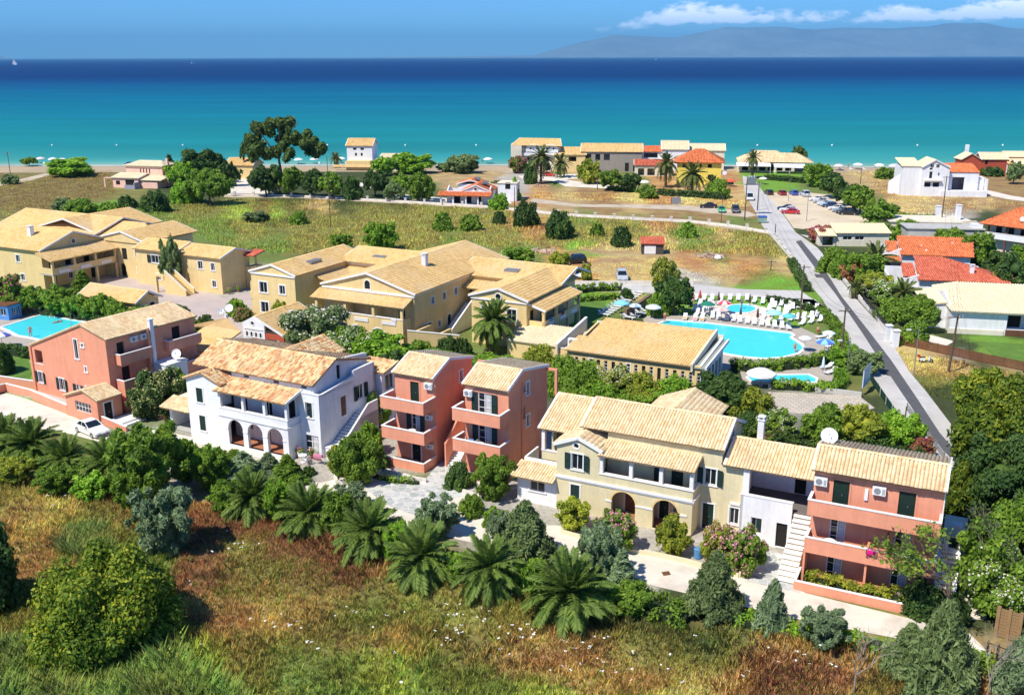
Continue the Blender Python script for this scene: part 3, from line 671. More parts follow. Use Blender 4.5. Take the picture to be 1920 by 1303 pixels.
M_DECK=mat('pool_deck_paving',(.42,.37,.31),rough=.85,var=.08,scale=.6)
M_DECKW=mat('cream_pool_paving',(.66,.58,.46),rough=.85,var=.06,scale=.6)
M_LAWN=mat('mown_lawn',(.105,.20,.03),rough=.95,var=.20,scale=.5,bump=.3,bscale=25)
M_PATIO=mat('pinkish_paving',(.48,.40,.36),rough=.9,var=.08,scale=.4)
M_KERBW=mat('whitewashed_kerb',(.68,.64,.57),rough=.9,var=.12,scale=.8,streak=.1)
def flagstone_mat():
    m,nt,b=nodes_of('crazy_paving_flagstones');N,L=nt.nodes,nt.links;g=N.new('ShaderNodeNewGeometry')
    v=N.new('ShaderNodeTexVoronoi');v.inputs['Scale'].default_value=1.5;L.new(g.outputs['Position'],v.inputs['Vector'])
    r=N.new('ShaderNodeValToRGB');e=r.color_ramp.elements;e[0].color=(.34,.37,.36,1);e[1].color=(.60,.60,.57,1);e.new(.5).color=(.46,.48,.47,1)
    s=N.new('ShaderNodeSeparateColor');L.new(v.outputs['Color'],s.inputs[0]);L.new(s.outputs[0],r.inputs[0])
    d=N.new('ShaderNodeTexVoronoi');d.feature='DISTANCE_TO_EDGE';d.inputs['Scale'].default_value=1.5;L.new(g.outputs['Position'],d.inputs['Vector'])
    mr=N.new('ShaderNodeMapRange');mr.inputs[1].default_value=.02;mr.inputs[2].default_value=.07;L.new(d.outputs['Distance'],mr.inputs[0])
    mx=N.new('ShaderNodeMix');mx.data_type='RGBA';L.new(mr.outputs[0],mx.inputs[0]);mx.inputs[6].default_value=(.64,.61,.55,1);L.new(r.outputs[0],mx.inputs[7]);L.new(mx.outputs[2],b.inputs['Base Color'])
    bn=N.new('ShaderNodeBump');bn.inputs['Strength'].default_value=.4;bn.inputs['Distance'].default_value=.03;L.new(mr.outputs[0],bn.inputs['Height']);L.new(bn.outputs[0],b.inputs['Normal']);b.inputs['Roughness'].default_value=.85
    return m
M_FLAG=flagstone_mat()
DRIVE=[(-90,712),(0,734),(50,748),(135,780),(205,812),(262,818),(300,800),(310,822),(420,862),(540,893),(600,905),(660,893),(720,890),(800,905),(850,880),(880,925),(870,945),(960,985),(1045,985),(1180,1022),(1390,1075),(1470,1082),(1510,1112),(1740,1168),(1800,1170),(1860,1230),(1835,1245),(1700,1200),(1500,1163),(1380,1134),(1180,1088),(1050,1052),(860,1012),(760,985),(640,945),(560,922),(430,880),(280,856),(200,832),(100,806),(-90,795)]
sheet('driveway',DRIVE,.03,M_DRIVE)
sheet('forecourt',[(672,905),(718,884),(795,903),(822,870),(862,860),(905,905),(880,928),(845,935),(800,975),(720,945)],.045,M_FLAG)
sheet('garden_path',[(1425,1030),(1475,1040),(1500,1112),(1400,1090)],.045,M_FLAG)
sheet('bottom_path',[(1795,1010),(1830,1010),(1850,1160),(1800,1165)],.03,M_DRIVE)
sheet('manhole_cover',[(1240,1073),(1254,1071),(1258,1078),(1244,1080)],.05,M_BROWN)
# road to the sea, with its verge and the dark trench repair
RL=[(1392,330),(1397,365),(1415,395),(1430,425),(1480,483),(1507,522),(1543,563),(1582,638),(1629,712),(1668,762),(1716,822),(1790,905),(1850,985),(1930,1075)]
RR=[(1990,1060),(1900,965),(1860,890),(1815,835),(1778,789),(1737,735),(1704,696),(1674,645),(1658,619),(1610,566),(1577,526),(1555,491),(1533,465),(1492,436),(1470,405),(1450,380),(1432,362),(1413,335)]
sheet('road',RL+RR,.035,M_ROAD)
sheet('trench_repair',[(1492,453),(1502,451),(1544,502),(1577,555),(1635,629),(1671,676),(1718,745),(1762,812),(1830,890),(1810,890),(1745,818),(1696,745),(1657,687),(1615,622),(1566,551),(1529,504)],.045,M_TRENCH)
sheet('trench_patch',[(1645,692),(1652,687),(1668,690),(1684,694),(1684,702),(1668,706),(1650,700)],.05,M_TRENCH)
sheet('trench_patch',[(1526,514),(1548,516),(1550,522),(1530,521)],.05,M_TRENCH)
sheet('side_lane',[(1078,532),(1290,532),(1400,543),(1500,545),(1545,575),(1528,562),(1400,556),(1300,554),(1180,548),(1078,545)],.03,M_ROAD)
sheet('car_park',[(1432,362),(1520,362),(1560,366),(1600,385),(1655,412),(1600,425),(1545,425),(1505,430),(1488,428),(1468,400)],.03,M_DIRTLOT)
sheet('gravel_verge',[(1500,440),(1560,448),(1572,462),(1545,460)],.045,M_ROAD)
sheet('dirt_track',[(1000,372),(1080,383),(1180,384),(1280,385),(1400,396),(1420,404),(1400,408),(1290,395),(1180,390),(1080,388),(990,380)],.02,M_TRACK)
sheet('coast_lane',[(420,362),(560,366),(750,376),(920,386),(1060,400),(1290,412),(1440,432),(1450,440),(1290,418),(1060,406),(920,392),(750,382),(560,372),(420,370)],.02,M_TRACK)
sheet('coast_lane',[(-80,352),(40,336),(85,325),(95,328),(50,341),(-80,362)],.02,M_TRACK)
sheet('beach_forecourt',[(970,330),(1130,325),(1128,332),(1060,337),(1110,345),(1200,352),(1240,362),(1180,356),(1060,350),(1040,340),(980,336)],.02,M_DRIVE)
sheet('yard_paving',[(405,335),(470,325),(500,330),(470,350),(520,362),(440,368),(400,360)],.02,M_DRIVE)
sheet('yard_paving',[(640,345),(700,342),(740,370),(800,378),(960,382),(950,372),(840,372),(760,365),(690,352)],.015,M_DRIVE)
sheet('yard_paving',[(1720,400),(1800,405),(1835,420),(1790,445),(1740,430)],.02,M_DRIVE)
sheet('house_path',[(1770,350),(1830,352),(1900,368),(1990,380),(1990,386),(1890,374),(1830,362),(1760,358)],.02,M_DRIVE)
sheet('garden_path',[(1700,620),(1745,628),(1790,640),(1775,648),(1710,635),(1690,628)],.02,M_DRIVE)
sheet('lawn',[(-120,610),(40,640),(60,700),(45,728),(-40,752),(-120,760)],.03,M_LAWN)
sheet('lawn',[(1830,640),(2000,650),(2000,705),(1900,680),(1860,665)],.03,M_LAWN)
sheet('lawn',[(1078,560),(1140,552),(1128,590),(1105,625),(1078,612)],.03,M_LAWN)
sheet('courtyard',[(150,500),(260,500),(420,560),(478,545),(478,620),(430,640),(360,610),(330,600),(240,585),(180,560)],.03,M_PATIO)
# beach and sea
sheet('beach',[(-600,352.),(-600,322),(600,322),(600,352)]and[(-1200,330),(-300,334),(-80,336),(60,334),(160,326),(230,322),(700,320),(1200,336),(1200,348),(240,338),(172,340),(60,354.5),(-80,357),(-300,360),(-1200,362)],.03,M_BEACH,world_pts=True)
def sea():
    m,nt,b=nodes_of('sea_water');N,L=nt.nodes,nt.links;g=N.new('ShaderNodeNewGeometry');s=N.new('ShaderNodeSeparateXYZ');L.new(g.outputs['Position'],s.inputs[0])
    def mth(op,a,bb=None,c=None):
        n=N.new('ShaderNodeMath');n.operation=op
        for i,v in enumerate((a,bb,c)):
            if v is None:continue
            if isinstance(v,(int,float)):n.inputs[i].default_value=v
            else:L.new(v,n.inputs[i])
        return n.outputs[0]
    # depth bands of the sea bed run parallel to the shore; their edges wander
    mp=N.new('ShaderNodeMapping');mp.inputs['Scale'].default_value=(.0012,.004,0);L.new(g.outputs['Position'],mp.inputs[0])
    nz_=N.new('ShaderNodeTexNoise');nz_.inputs['Scale'].default_value=1;nz_.inputs['Detail'].default_value=4;L.new(mp.outputs[0],nz_.inputs['Vector'])
    lg=mth('LOGARITHM',mth('MAXIMUM',s.outputs[1],300),2.0)
    lg=mth('ADD',lg,mth('MULTIPLY',mth('SUBTRACT',nz_.outputs[0],.5),.35))
    stops=[]
    for row,c in((307,(.20,.36,.30)),(302,(.07,.33,.29)),(292,(.035,.27,.26)),(272,(.014,.215,.225)),(250,(.009,.205,.225)),(215,(.005,.165,.225)),(180,(.002,.125,.215)),(160,(.002,.08,.19)),(150,(.002,.045,.15)),(143,(.002,.026,.115)),(125,(.002,.024,.115)),(111,(.003,.030,.13))):
        x,y=Gv(960,row);stops.append((math.log2(y),c))
    l0,l1=stops[0][0],stops[-1][0];mr=N.new('ShaderNodeMapRange');mr.inputs[1].default_value=l0;mr.inputs[2].default_value=l1;L.new(lg,mr.inputs[0])
    r=N.new('ShaderNodeValToRGB');e=r.color_ramp.elements
    while len(e)<len(stops):e.new(.5)
    for i,(l,c)in enumerate(stops):e[i].position=(l-l0)/(l1-l0);e[i].color=(*c,1)
    L.new(mr.outputs[0],r.inputs[0])
    # drifting darker weed patches
    mp2=N.new('ShaderNodeMapping');mp2.inputs['Scale'].default_value=(.004,.02,0);L.new(g.outputs['Position'],mp2.inputs[0])
    n2=N.new('ShaderNodeTexNoise');n2.inputs['Scale'].default_value=1;n2.inputs['Detail'].default_value=5;L.new(mp2.outputs[0],n2.inputs['Vector'])
    mr2=N.new('ShaderNodeMapRange');mr2.inputs[1].default_value=.3;mr2.inputs[2].default_value=.7;mr2.inputs[3].default_value=.88;mr2.inputs[4].default_value=1.1;L.new(n2.outputs[0],mr2.inputs[0])
    vm=N.new('ShaderNodeVectorMath');vm.operation='SCALE';L.new(r.outputs[0],vm.inputs[0]);L.new(mr2.outputs[0],vm.inputs['Scale'])
    L.new(vm.outputs[0],b.inputs['Base Color']);b.inputs['Roughness'].default_value=.55;b.inputs['Specular IOR Level'].default_value=.05
    w=N.new('ShaderNodeTexNoise');w.inputs['Scale'].default_value=.35;w.inputs['Detail'].default_value=6;w.inputs['Roughness'].default_value=.7
    mp3=N.new('ShaderNodeMapping');mp3.inputs['Scale'].default_value=(.35,1,1);L.new(g.outputs['Position'],mp3.inputs[0]);L.new(mp3.outputs[0],w.inputs['Vector'])
    bn=N.new('ShaderNodeBump');bn.inputs['Strength'].default_value=.35;bn.inputs['Distance'].default_value=.4;L.new(w.outputs[0],bn.inputs['Height']);L.new(bn.outputs[0],b.inputs['Normal'])
    shore=[(-60000,361.),(-1200,361.5),(-300,359),(-80,356.5),(60,353.5),(172,340),(240,337),(1200,345),(60000,346)]
    V=[(x,y,.04)for x,y in shore];n=len(V)
    ys_=[500,1000,3000,9000,60000]
    for yy in ys_:V+=[(x if abs(x)>2000 else x,yy,.04)for x,_ in shore]
    Fc=[(k*n+i,k*n+i+1,(k+1)*n+i+1,(k+1)*n+i)for k in range(len(ys_))for i in range(n-1)]
    me=bpy.data.meshes.new('sea');me.from_pydata(V,[],Fc);me.materials.append(m);me.update();tag(link('sea',me),kind='structure')
    # surf line and wet sand
    fo=mat('sea_foam',(.72,.76,.72),rough=.8,var=.15,scale=.3)
    def ribbon(nm,off0,off1,z,m_,wob):
        xs=np.linspace(-260,260,160);sy=np.interp(xs,[p[0]for p in shore],[p[1]for p in shore]);wv=(fbm(xs,xs*0,14,8)-.5)*wob
        V=np.concatenate([np.stack([xs,sy+off0+wv,xs*0+z],1),np.stack([xs,sy+off1+wv*.3,xs*0+z],1)]);n_=len(xs);i=np.arange(n_-1)
        tag(link(nm,np_mesh(nm,V,np.stack([i,i+1,n_+i+1,n_+i],1),m_)),kind='structure')
    ribbon('wet_sand',-3.0,1.0,.05,M_WETSAND,1.2);ribbon('surf',.3,1.3,.06,fo,2.2)
sea()
def mountains():
    m=mat('far_mountain_scrub',(.17,.19,.21),rough=1,var=.30,scale=.0006,coords='Object')
    D=36000.;xs=np.linspace(-26000,30000,260);V=[]
    az=np.degrees(np.arctan2(xs,D))
    prof=np.interp(xs/D*F_PX+960,[-300,0,20,45,70,600,1000,1060,1150,1250,1330,1420,1500,1600,1700,1800,1860,1940,2600],[9,9,10,4,0,0,4,22,46,40,52,58,54,62,58,60,50,46,38])/F_PX*D
    h=np.maximum(prof*(1+.16*(fbm(xs,xs*0,2600,21,5)-.5)*2),-20)
    rows=[(0,-6),(.25,.30),(.5,.55),(.75,.8),(1,1.0),(1.5,.4),(2,-.1)]
    for t,k in rows:
        yy=D+t*4200
        hh=np.where(k<=-1,-10,h*k*(1+.35*(fbm(xs,xs*0+yy,1800,22,4)-.5)*(0<k<1)))
        V.append(np.stack([xs*(yy/D),np.full_like(xs,yy),hh],1))
    n=len(xs);V=np.concatenate(V);i=np.arange(n-1);Fc=np.concatenate([np.stack([k*n+i,k*n+i+1,(k+1)*n+i+1,(k+1)*n+i],1)for k in range(len(rows)-1)])
    tag(link('mountains',np_mesh('mountains',V,Fc,m,True)),kind='structure')
mountains()
def haze():
    m=bpy.data.materials.new('sea_air');m.use_nodes=True;nt=m.node_tree;nt.nodes.clear();v=nt.nodes.new('ShaderNodeVolumePrincipled');o=nt.nodes.new('ShaderNodeOutputMaterial')
    v.inputs['Color'].default_value=(.22,.60,.95,1);v.inputs['Density'].default_value=HAZE;v.inputs['Anisotropy'].default_value=0.0;nt.links.new(v.outputs[0],o.inputs['Volume'])
    b=MB().box(-75000,75000,-1500,66000,-30,1350).build('haze',m);tag(b,kind='stuff')
HAZE=3.5e-5
haze()
# ---------------------------------------------------------------- fittings that hang on or stand by houses: things of their own
_ac=None
def ac_unit(loc,rz,label,big=1.0):
    global _ac
    if _ac is None:
        a=empty('air_conditioner',label,'air conditioner',loc,rz,'air conditioners on the walls')
        bd=part(a,'casing',M_WPLAS,(0,.85,-.32,0,0,.58))
        mb=MB();n=16
        mb.extrude([(.32+.22*math.cos(2*math.pi*i/n),-.335,.29+.22*math.sin(2*math.pi*i/n))for i in range(n)],(0,.02,0));mb.build('fan_grille',M_ACG,a)
        part(a,'side_grille',M_ACG,*[(.62,.80,-.33,-.318,.08+i*.06,.11+i*.06)for i in range(7)])
        part(a,'bracket',M_METAL,(.08,.12,-.32,0,-.06,0));part(a,'bracket',M_METAL,(.72,.76,-.32,0,-.06,0))
        _ac=a;a.scale=(big,)*3;return a
    return copy_thing(_ac,loc,rz,big,label)
_dish=None
def sat_dish(loc,rz,label,r=0.6,tilt=35,mast=.6):
    a=empty('satellite_dish',label,'satellite dish',loc,rz,'satellite dishes on the roofs')
    mb=MB();n=16;k=4;vs=[];fs=[]
    ca,sa=math.cos(R(tilt)),math.sin(R(tilt))
    def tr(x,y,z):# dish opens toward -y, tipped up
        y,z=y*ca+z*sa,-y*sa+z*ca
        return(x,y,z+mast+r*.5)
    for side,dy in((0,0.0),(1,0.025)):
        for j in range(k+1):
            rr=r*j/k
            for i in range(n):t=2*math.pi*i/n;vs.append(tr(rr*math.cos(t),-.22*r*(j/k)**2+dy,rr*math.sin(t)))
    for s_ in range(2):
        o=s_*(k+1)*n
        for j in range(k):
            for i in range(n):q=(o+j*n+i,o+j*n+(i+1)%n,o+(j+1)*n+(i+1)%n,o+(j+1)*n+i);fs.append(q if s_ else q[::-1])
    mb.add(vs,fs);mb.build('dish',M_WPLAS,a,smooth=True)
    MB().tube((0,.1,0),(0,.1,mast+r*.5),.03,n=6).build('mast',M_METAL,a)
    f=Vector(tr(0,-r*.75,0));MB().tube(tr(0,-.2*r,-r*.95),f,.015,n=5).build('feed_arm',M_METAL,a);MB().box(f.x-.04,f.x+.04,f.y-.05,f.y+.05,f.z-.05,f.z+.05).build('receiver',M_ACG,a)
    return a
_chair=None
def plastic_chair(loc,rz,label):
    global _chair
    if _chair is None:
        a=empty('plastic_chair',label,'chair',loc,rz,'white plastic chairs')
        part(a,'seat',M_WPLAS,(-.24,.24,-.24,.24,.40,.44))
        mb=MB();mb.hexa([(-.24,.22,.44),(.24,.22,.44),(.24,.25,.44),(-.24,.25,.44),(-.20,.32,.86),(.20,.32,.86),(.20,.35,.86),(-.20,.35,.86)]);mb.build('backrest',M_WPLAS,a)
        for sx_ in(-1,1):
            for sy_ in(-1,1):MB().tube((sx_*.21,sy_*.2,.4),(sx_*.25,sy_*.25,0),.025,n=4).build('leg',M_WPLAS,a)
            MB().box(sx_*.26-.025,sx_*.26+.025,-.22,.26,.62,.65).box(sx_*.26-.02,sx_*.26+.02,-.2,-.16,.44,.62).build('armrest',M_WPLAS,a)
        _chair=a;return a
    return copy_thing(_chair,loc,rz,None,label)
def table(loc,label,m=None,r=.4):
    a=empty('round_table',label,'table',loc);m=m or M_WPLAS
    MB().lathe([(r,.70),(r+.02,.72),(r,.74)],14).build('tabletop',m,a)
    MB().lathe([(.03,.04),(.03,.70)],8).build('pedestal',m,a);MB().lathe([(.25,0),(.2,.03),(.04,.06)],10).build('base',m,a);return a
def cloth(name,loc,rz,label,cat,rgb,w,h,group=None):
    "towel folded over a parapet"
    m=mat('towel_%02d_%02d_%02d'%tuple(int(c*99)for c in rgb),rgb,rough=0.95,var=.06,scale=3)
    mb=MB();n=8;vs=[];fs=[]
    prof=[(-.02,-h),(-.03,-h*.5),(-.02,-.02),(.0,.02),(.16,.03),(.2,-.02),(.22,-.3)]
    for i in range(n+1):
        x=w*i/n;wv=.018*math.sin(i*2.1)
        for y,z in prof:vs.append((x+.01*z*math.sin(i),y+wv*(1 if z<-.05 else 0),z+(.02*math.sin(i*1.3)if z<-.2 else 0)))
    k=len(prof)
    for i in range(n):
        for j in range(k-1):fs.append((i*k+j,(i+1)*k+j,(i+1)*k+j+1,i*k+j+1))
    mb.add(vs,fs);o=mb.build(name,m,None,smooth=True,loc=loc,rot=(0,0,rz))
    sm=o.modifiers.new('thickness','SOLIDIFY');sm.thickness=.012
    return tag(o,label,cat,group)
# ---------------------------------------------------------------- sun loungers and parasols
M_CANV={}
def canvas(rgb):return mat('canvas_%02d_%02d_%02d'%tuple(int(c*99)for c in rgb),rgb,rough=.9,var=.05,scale=2)
_lng={}
def lounger(loc,rz,label,back=40,group='sun loungers',towel=None):
    key=back
    if key not in _lng:
        a=empty('sun_lounger',label,'sun lounger',loc,rz,group)
        part(a,'frame',M_WPLAS,(-.32,-.27,0,1.85,.28,.34),(.27,.32,0,1.85,.28,.34),(-.27,.27,0,.05,.28,.34))
        part(a,'seat',M_WPLAS,*[(-.27,.27,.08+i*.118,.18+i*.118,.30,.335)for i in range(10)])
        c,s=math.cos(R(back)),math.sin(R(back));mb=MB()
        for i in range(6):
            t0,t1=.02+i*.12,.12+i*.12
            mb.hexa([(-.29,1.27+t0*c,.33+t0*s),(.29,1.27+t0*c,.33+t0*s),(.29,1.27+t1*c,.33+t1*s),(-.29,1.27+t1*c,.33+t1*s)]+[(x,1.27+t*c-.035*s,.33+t*s+.035*c)for x,t in((-.29,t0),(.29,t0),(.29,t1),(-.29,t1))])
        mb.build('backrest',M_WPLAS,a)
        for x in(-.295,.295):
            for y in(.25,1.6):part(a,'leg',M_WPLAS,(x-.025,x+.025,y-.04,y+.04,0,.28))
        _lng[key]=a
    else:a=copy_thing(_lng[key],loc,rz,None,label,group)
    if towel:
        t=MB().box(-.27,.27,.1,1.3,.345,.36).build('beach_towel',canvas(towel[0]),None,loc=loc,rot=(0,0,rz));tag(t,towel[1],'towel','towels spread on sun loungers')
    return a
def parasol(loc,label,rgb,r=1.2,h=2.1,rgb2=None,group='open parasols',fringe=False,nrib=8,tilt=(0,0)):
    a=empty('parasol',label,'parasol',loc,rnd.uniform(0,1),group);a.rotation_euler[0]=tilt[0];a.rotation_euler[1]=tilt[1]
    MB().tube((0,0,0),(0,0,h+.08),.03,n=6).build('pole',M_METAL,a)
    n=nrib*2;mb=MB();vs=[(0,0,h)];fs=[]
    for j,(rr,zz)in enumerate(((.5,.10),(1.0,.38),(1.01,.50))):
        for i in range(n):
            t=2*math.pi*i/n;q=1.0 if i%2==0 else .965
            vs.append((r*rr*q*math.cos(t),r*rr*q*math.sin(t),h-r*zz*.9))
    for i in range(n):fs.append((0,1+i,1+(i+1)%n))
    for j in range(2):
        for i in range(n):fs.append((1+j*n+i,1+(j+1)*n+i,1+(j+1)*n+(i+1)%n,1+j*n+(i+1)%n))
    mb.add(vs,fs);ms=[canvas(rgb)]+([canvas(rgb2)]if rgb2 else[])
    if rgb2:mb.m=[(((k%n)//2)%2)for k in range(len(fs))]
    c=mb.build('canopy',ms,a);sm=c.modifiers.new('t','SOLIDIFY');sm.thickness=.01
    rb=MB()
    for i in range(nrib):t=2*math.pi*i/nrib;rb.tube((0,0,h-.03),(r*.98*math.cos(t),r*.98*math.sin(t),h-r*.36),.01,n=3)
    rb.build('ribs',M_METAL,a);MB().lathe([(.25,0),(.25,.08),(.06,.12)],10).build('base',M_CONC,a)
    return a
_cp={}
def closed_parasol(loc,label,rgb=(.8,.8,.8),h=2.3,group='closed parasols'):
    if rgb not in _cp:
        a=empty('closed_parasol',label,'parasol',loc,0,group)
        MB().tube((0,0,0),(0,0,h),.03,n=6).build('pole',M_METAL,a);MB().lathe([(.25,0),(.25,.08),(.06,.12)],10).build('base',M_CONC,a)
        MB().lathe([(.17,h-1.35),(.21,h-1.2),(.16,h-.6),(.06,h-.02),(.02,h+.03)],9).build('canopy',canvas(rgb),a)
        _cp[rgb]=a;return a
    return copy_thing(_cp[rgb],loc,rnd.uniform(0,3),None,label,group)
# ---------------------------------------------------------------- cars
def paint(rgb):return mat('car_paint_%02d_%02d_%02d'%tuple(int(c*99)for c in rgb),rgb,rough=.25,var=.03,scale=1,spec=.6)
M_CGLASS=mat('car_glass',(.015,.02,.025),rough=.05,var=0,spec=.8)
M_LAMP=mat('headlamp_glass',(.75,.75,.72),rough=.15,var=0,spec=.7)
M_TAIL=mat('tail_lamp',(.45,.02,.02),rough=.2,var=0,spec=.6)
M_RIM=mat('wheel_rim',(.55,.56,.58),rough=.3,metal=.7,var=0)
def car(loc,rz,label,rgb,kind='hatch',group='parked cars',cat='car',name='parked_car'):
    "front points along +x"
    a=empty(name,label,cat,loc,rz,group)
    if kind=='sedan':L,W,H=4.35,1.7,1.40;hood,ws,rf0,rf1,rw=1.05,1.62,2.2,3.1,3.72
    elif kind=='suv':L,W,H=4.4,1.8,1.72;hood,ws,rf0,rf1,rw=1.0,1.5,2.0,3.9,4.3
    elif kind=='van':L,W,H=4.9,1.85,2.0;hood,ws,rf0,rf1,rw=.6,.8,1.5,4.7,4.85
    else:L,W,H=3.8,1.65,1.45;hood,ws,rf0,rf1,rw=.85,1.3,1.85,3.2,3.72
    X=lambda t:L/2-t
    zb=.92 if kind not in('suv','van')else 1.02;hz=zb-.14
    # side profile (t from the nose, z), lower body
    low=[(0.0,.32),(0.0,.55),(.08,hz-.12),(.35,hz-.03),(hood,hz+.04),(ws-.25,zb),(L-.55,zb+.02),(L-.08,zb-.04),(L,zb-.25),(L,.35),(L-.1,.25),(.12,.22)]
    secs=[(0,.86),(1,1.0)]
    mb=MB();n=len(low)
    ys=[(-W/2,.0,.0),(-W/2+.06,0,.0)]
    rings=[]
    for y,inset in((-W/2,.06),(-W/2+.10,0),(W/2-.10,0),(W/2,.06)):
        rings.append([(X(min(max(t,inset),L-inset)),y,z-(inset*.7 if z>.6 else 0)+(inset*.3 if z<.4 else 0))for t,z in low])
    vs=sum(rings,[]);fs=[]
    for k in range(3):
        for i in range(n):j=(i+1)%n;fs.append((k*n+i,(k+1)*n+i,(k+1)*n+j,k*n+j))
    fs+=[tuple(range(n)),tuple(range(4*n-1,3*n-1,-1))]
    mb.add(vs,fs);mb.build('body',paint(rgb),a)
    # cabin: glass block with painted roof and pillars
    ty=W/2-.20;by=W/2-.07
    gb=[(ws-.25,zb-.02),(rf0,H-.05),(rf1,H-.05),(rw,zb-.02)]
    def ring(inflate=0):
        return[(X(gb[0][0]),s*(by-.02),gb[0][1])for s in(-1,1)]+[(X(gb[3][0]),s*(by-.02),gb[3][1])for s in(1,-1)]+[(X(gb[1][0]),s*ty,gb[1][1])for s in(-1,1)]+[(X(gb[2][0]),s*ty,gb[2][1])for s in(1,-1)]
    p=ring();MB().add(p,[(0,1,2,3),(7,6,5,4),(0,4,5,1),(1,5,6,2),(2,6,7,3),(3,7,4,0)]).build('windows',M_CGLASS,a)
    rf=MB().hexa([(X(rf0)+.06,-ty-.02,H-.06),(X(rf0)+.06,ty+.02,H-.06),(X(rf1)-.06,ty+.02,H-.06),(X(rf1)-.06,-ty-.02,H-.06),(X(rf0)-.05,-ty+.06,H),(X(rf0)-.05,ty-.06,H),(X(rf1)+.05,ty-.06,H),(X(rf1)+.05,-ty+.06,H)])
    for s in(-1,1):
        q=lambda t,z,y:(X(t),s*y,z)
        for(t0,z0,y0),(t1,z1,y1)in(((ws-.27,zb-.03,by),(rf0,H-.04,ty+.01)),((rw+.02,zb-.03,by),(rf1,H-.04,ty+.01)),(((rf0+rf1)/2,zb-.03,by),((rf0+rf1)/2,H-.04,ty+.01))):
            rf.tube(q(t0,z0,y0),q(t1,z1,y1),.045,n=4)
    rf.build('roof',paint(rgb),a)
    for s in(-1,1):
        part(a,'headlight',M_LAMP,(X(.06),X(-.012),s*(W/2-.42)-.16,s*(W/2-.42)+.16,hz-.26,hz-.12))
        part(a,'tail_light',M_TAIL,(X(L+.012),X(L-.05),s*(W/2-.28)-.12,s*(W/2-.28)+.12,zb-.36,zb-.14))
        part(a,'mirror',paint(rgb),(X(ws+.12),X(ws),s*(W/2+.08)-.08,s*(W/2+.08)+.08,zb,zb+.14))
    part(a,'front_bumper',M_BLACK,(X(0.02),X(-.03),-W/2+.15,W/2-.15,.33,.44))
    part(a,'number_plate',M_LAMP,(X(0.0),X(-.045),-.25,.25,.46,.56))
    for t in(.78,L-.78):
        for s in(-1,1):
            w=MB().tube((X(t),s*(W/2-.19),.31),(X(t),s*(W/2+.005),.31),.31,n=14).build('wheel',M_BLACK,a)
            MB().tube((X(t),s*(W/2-.01),.31),(X(t),s*(W/2+.02),.31),.19,n=10).build('rim',M_RIM,w)
    return a
# ---------------------------------------------------------------- poles
M_POLE=mat('weathered_pole_wood',(.13,.085,.06),rough=.9,var=.2,scale=2)
def pole(px,py,ptop,label,arms=1,lamp=False,r=.13,m=None,name='utility_pole',cat='utility pole',group='wooden utility poles',lean=0.0):
    p=G(px,py);h=height_at(p,ptop);a=empty(name,label,cat,p,0,group)
    MB().tube((0,0,0),(lean,0,h),r,r*.65,n=8).build('post',m or M_POLE,a)
    for i in range(arms):
        z=h-.35-i*.7;part(a,'crossarm',m or M_POLE,(-.9,.9,-r-.05,-r+.05,z,z+.1))
        part(a,'insulators',M_WPLAS,*[(x-.03,x+.03,-r-.03,-r+.03,z+.1,z+.24)for x in(-.8,-.4,.4,.8)])
    if lamp:
        MB().tube((0,0,h-.8),(-1.1,-.3,h-.35),.03,n=5).build('lamp_arm',M_METAL,a)
        part(a,'lamp_head',M_WPLAS,(-1.6,-1.05,-.4,-.22,h-.38,h-.26))
    return a,p,h
def wire(p,q,sag,label,group='overhead wires'):
    n=14;mb=MB();vs=[]
    for i in range(n+1):t=i/n;v=Vector(p).lerp(Vector(q),t);v.z-=sag*4*t*(1-t);vs.append(v)
    for a,b in zip(vs,vs[1:]):mb.tube(a,b,.016,n=3,cap=False)
    return tag(mb.build('overhead_wire',M_DMETAL),label,'wire',group)
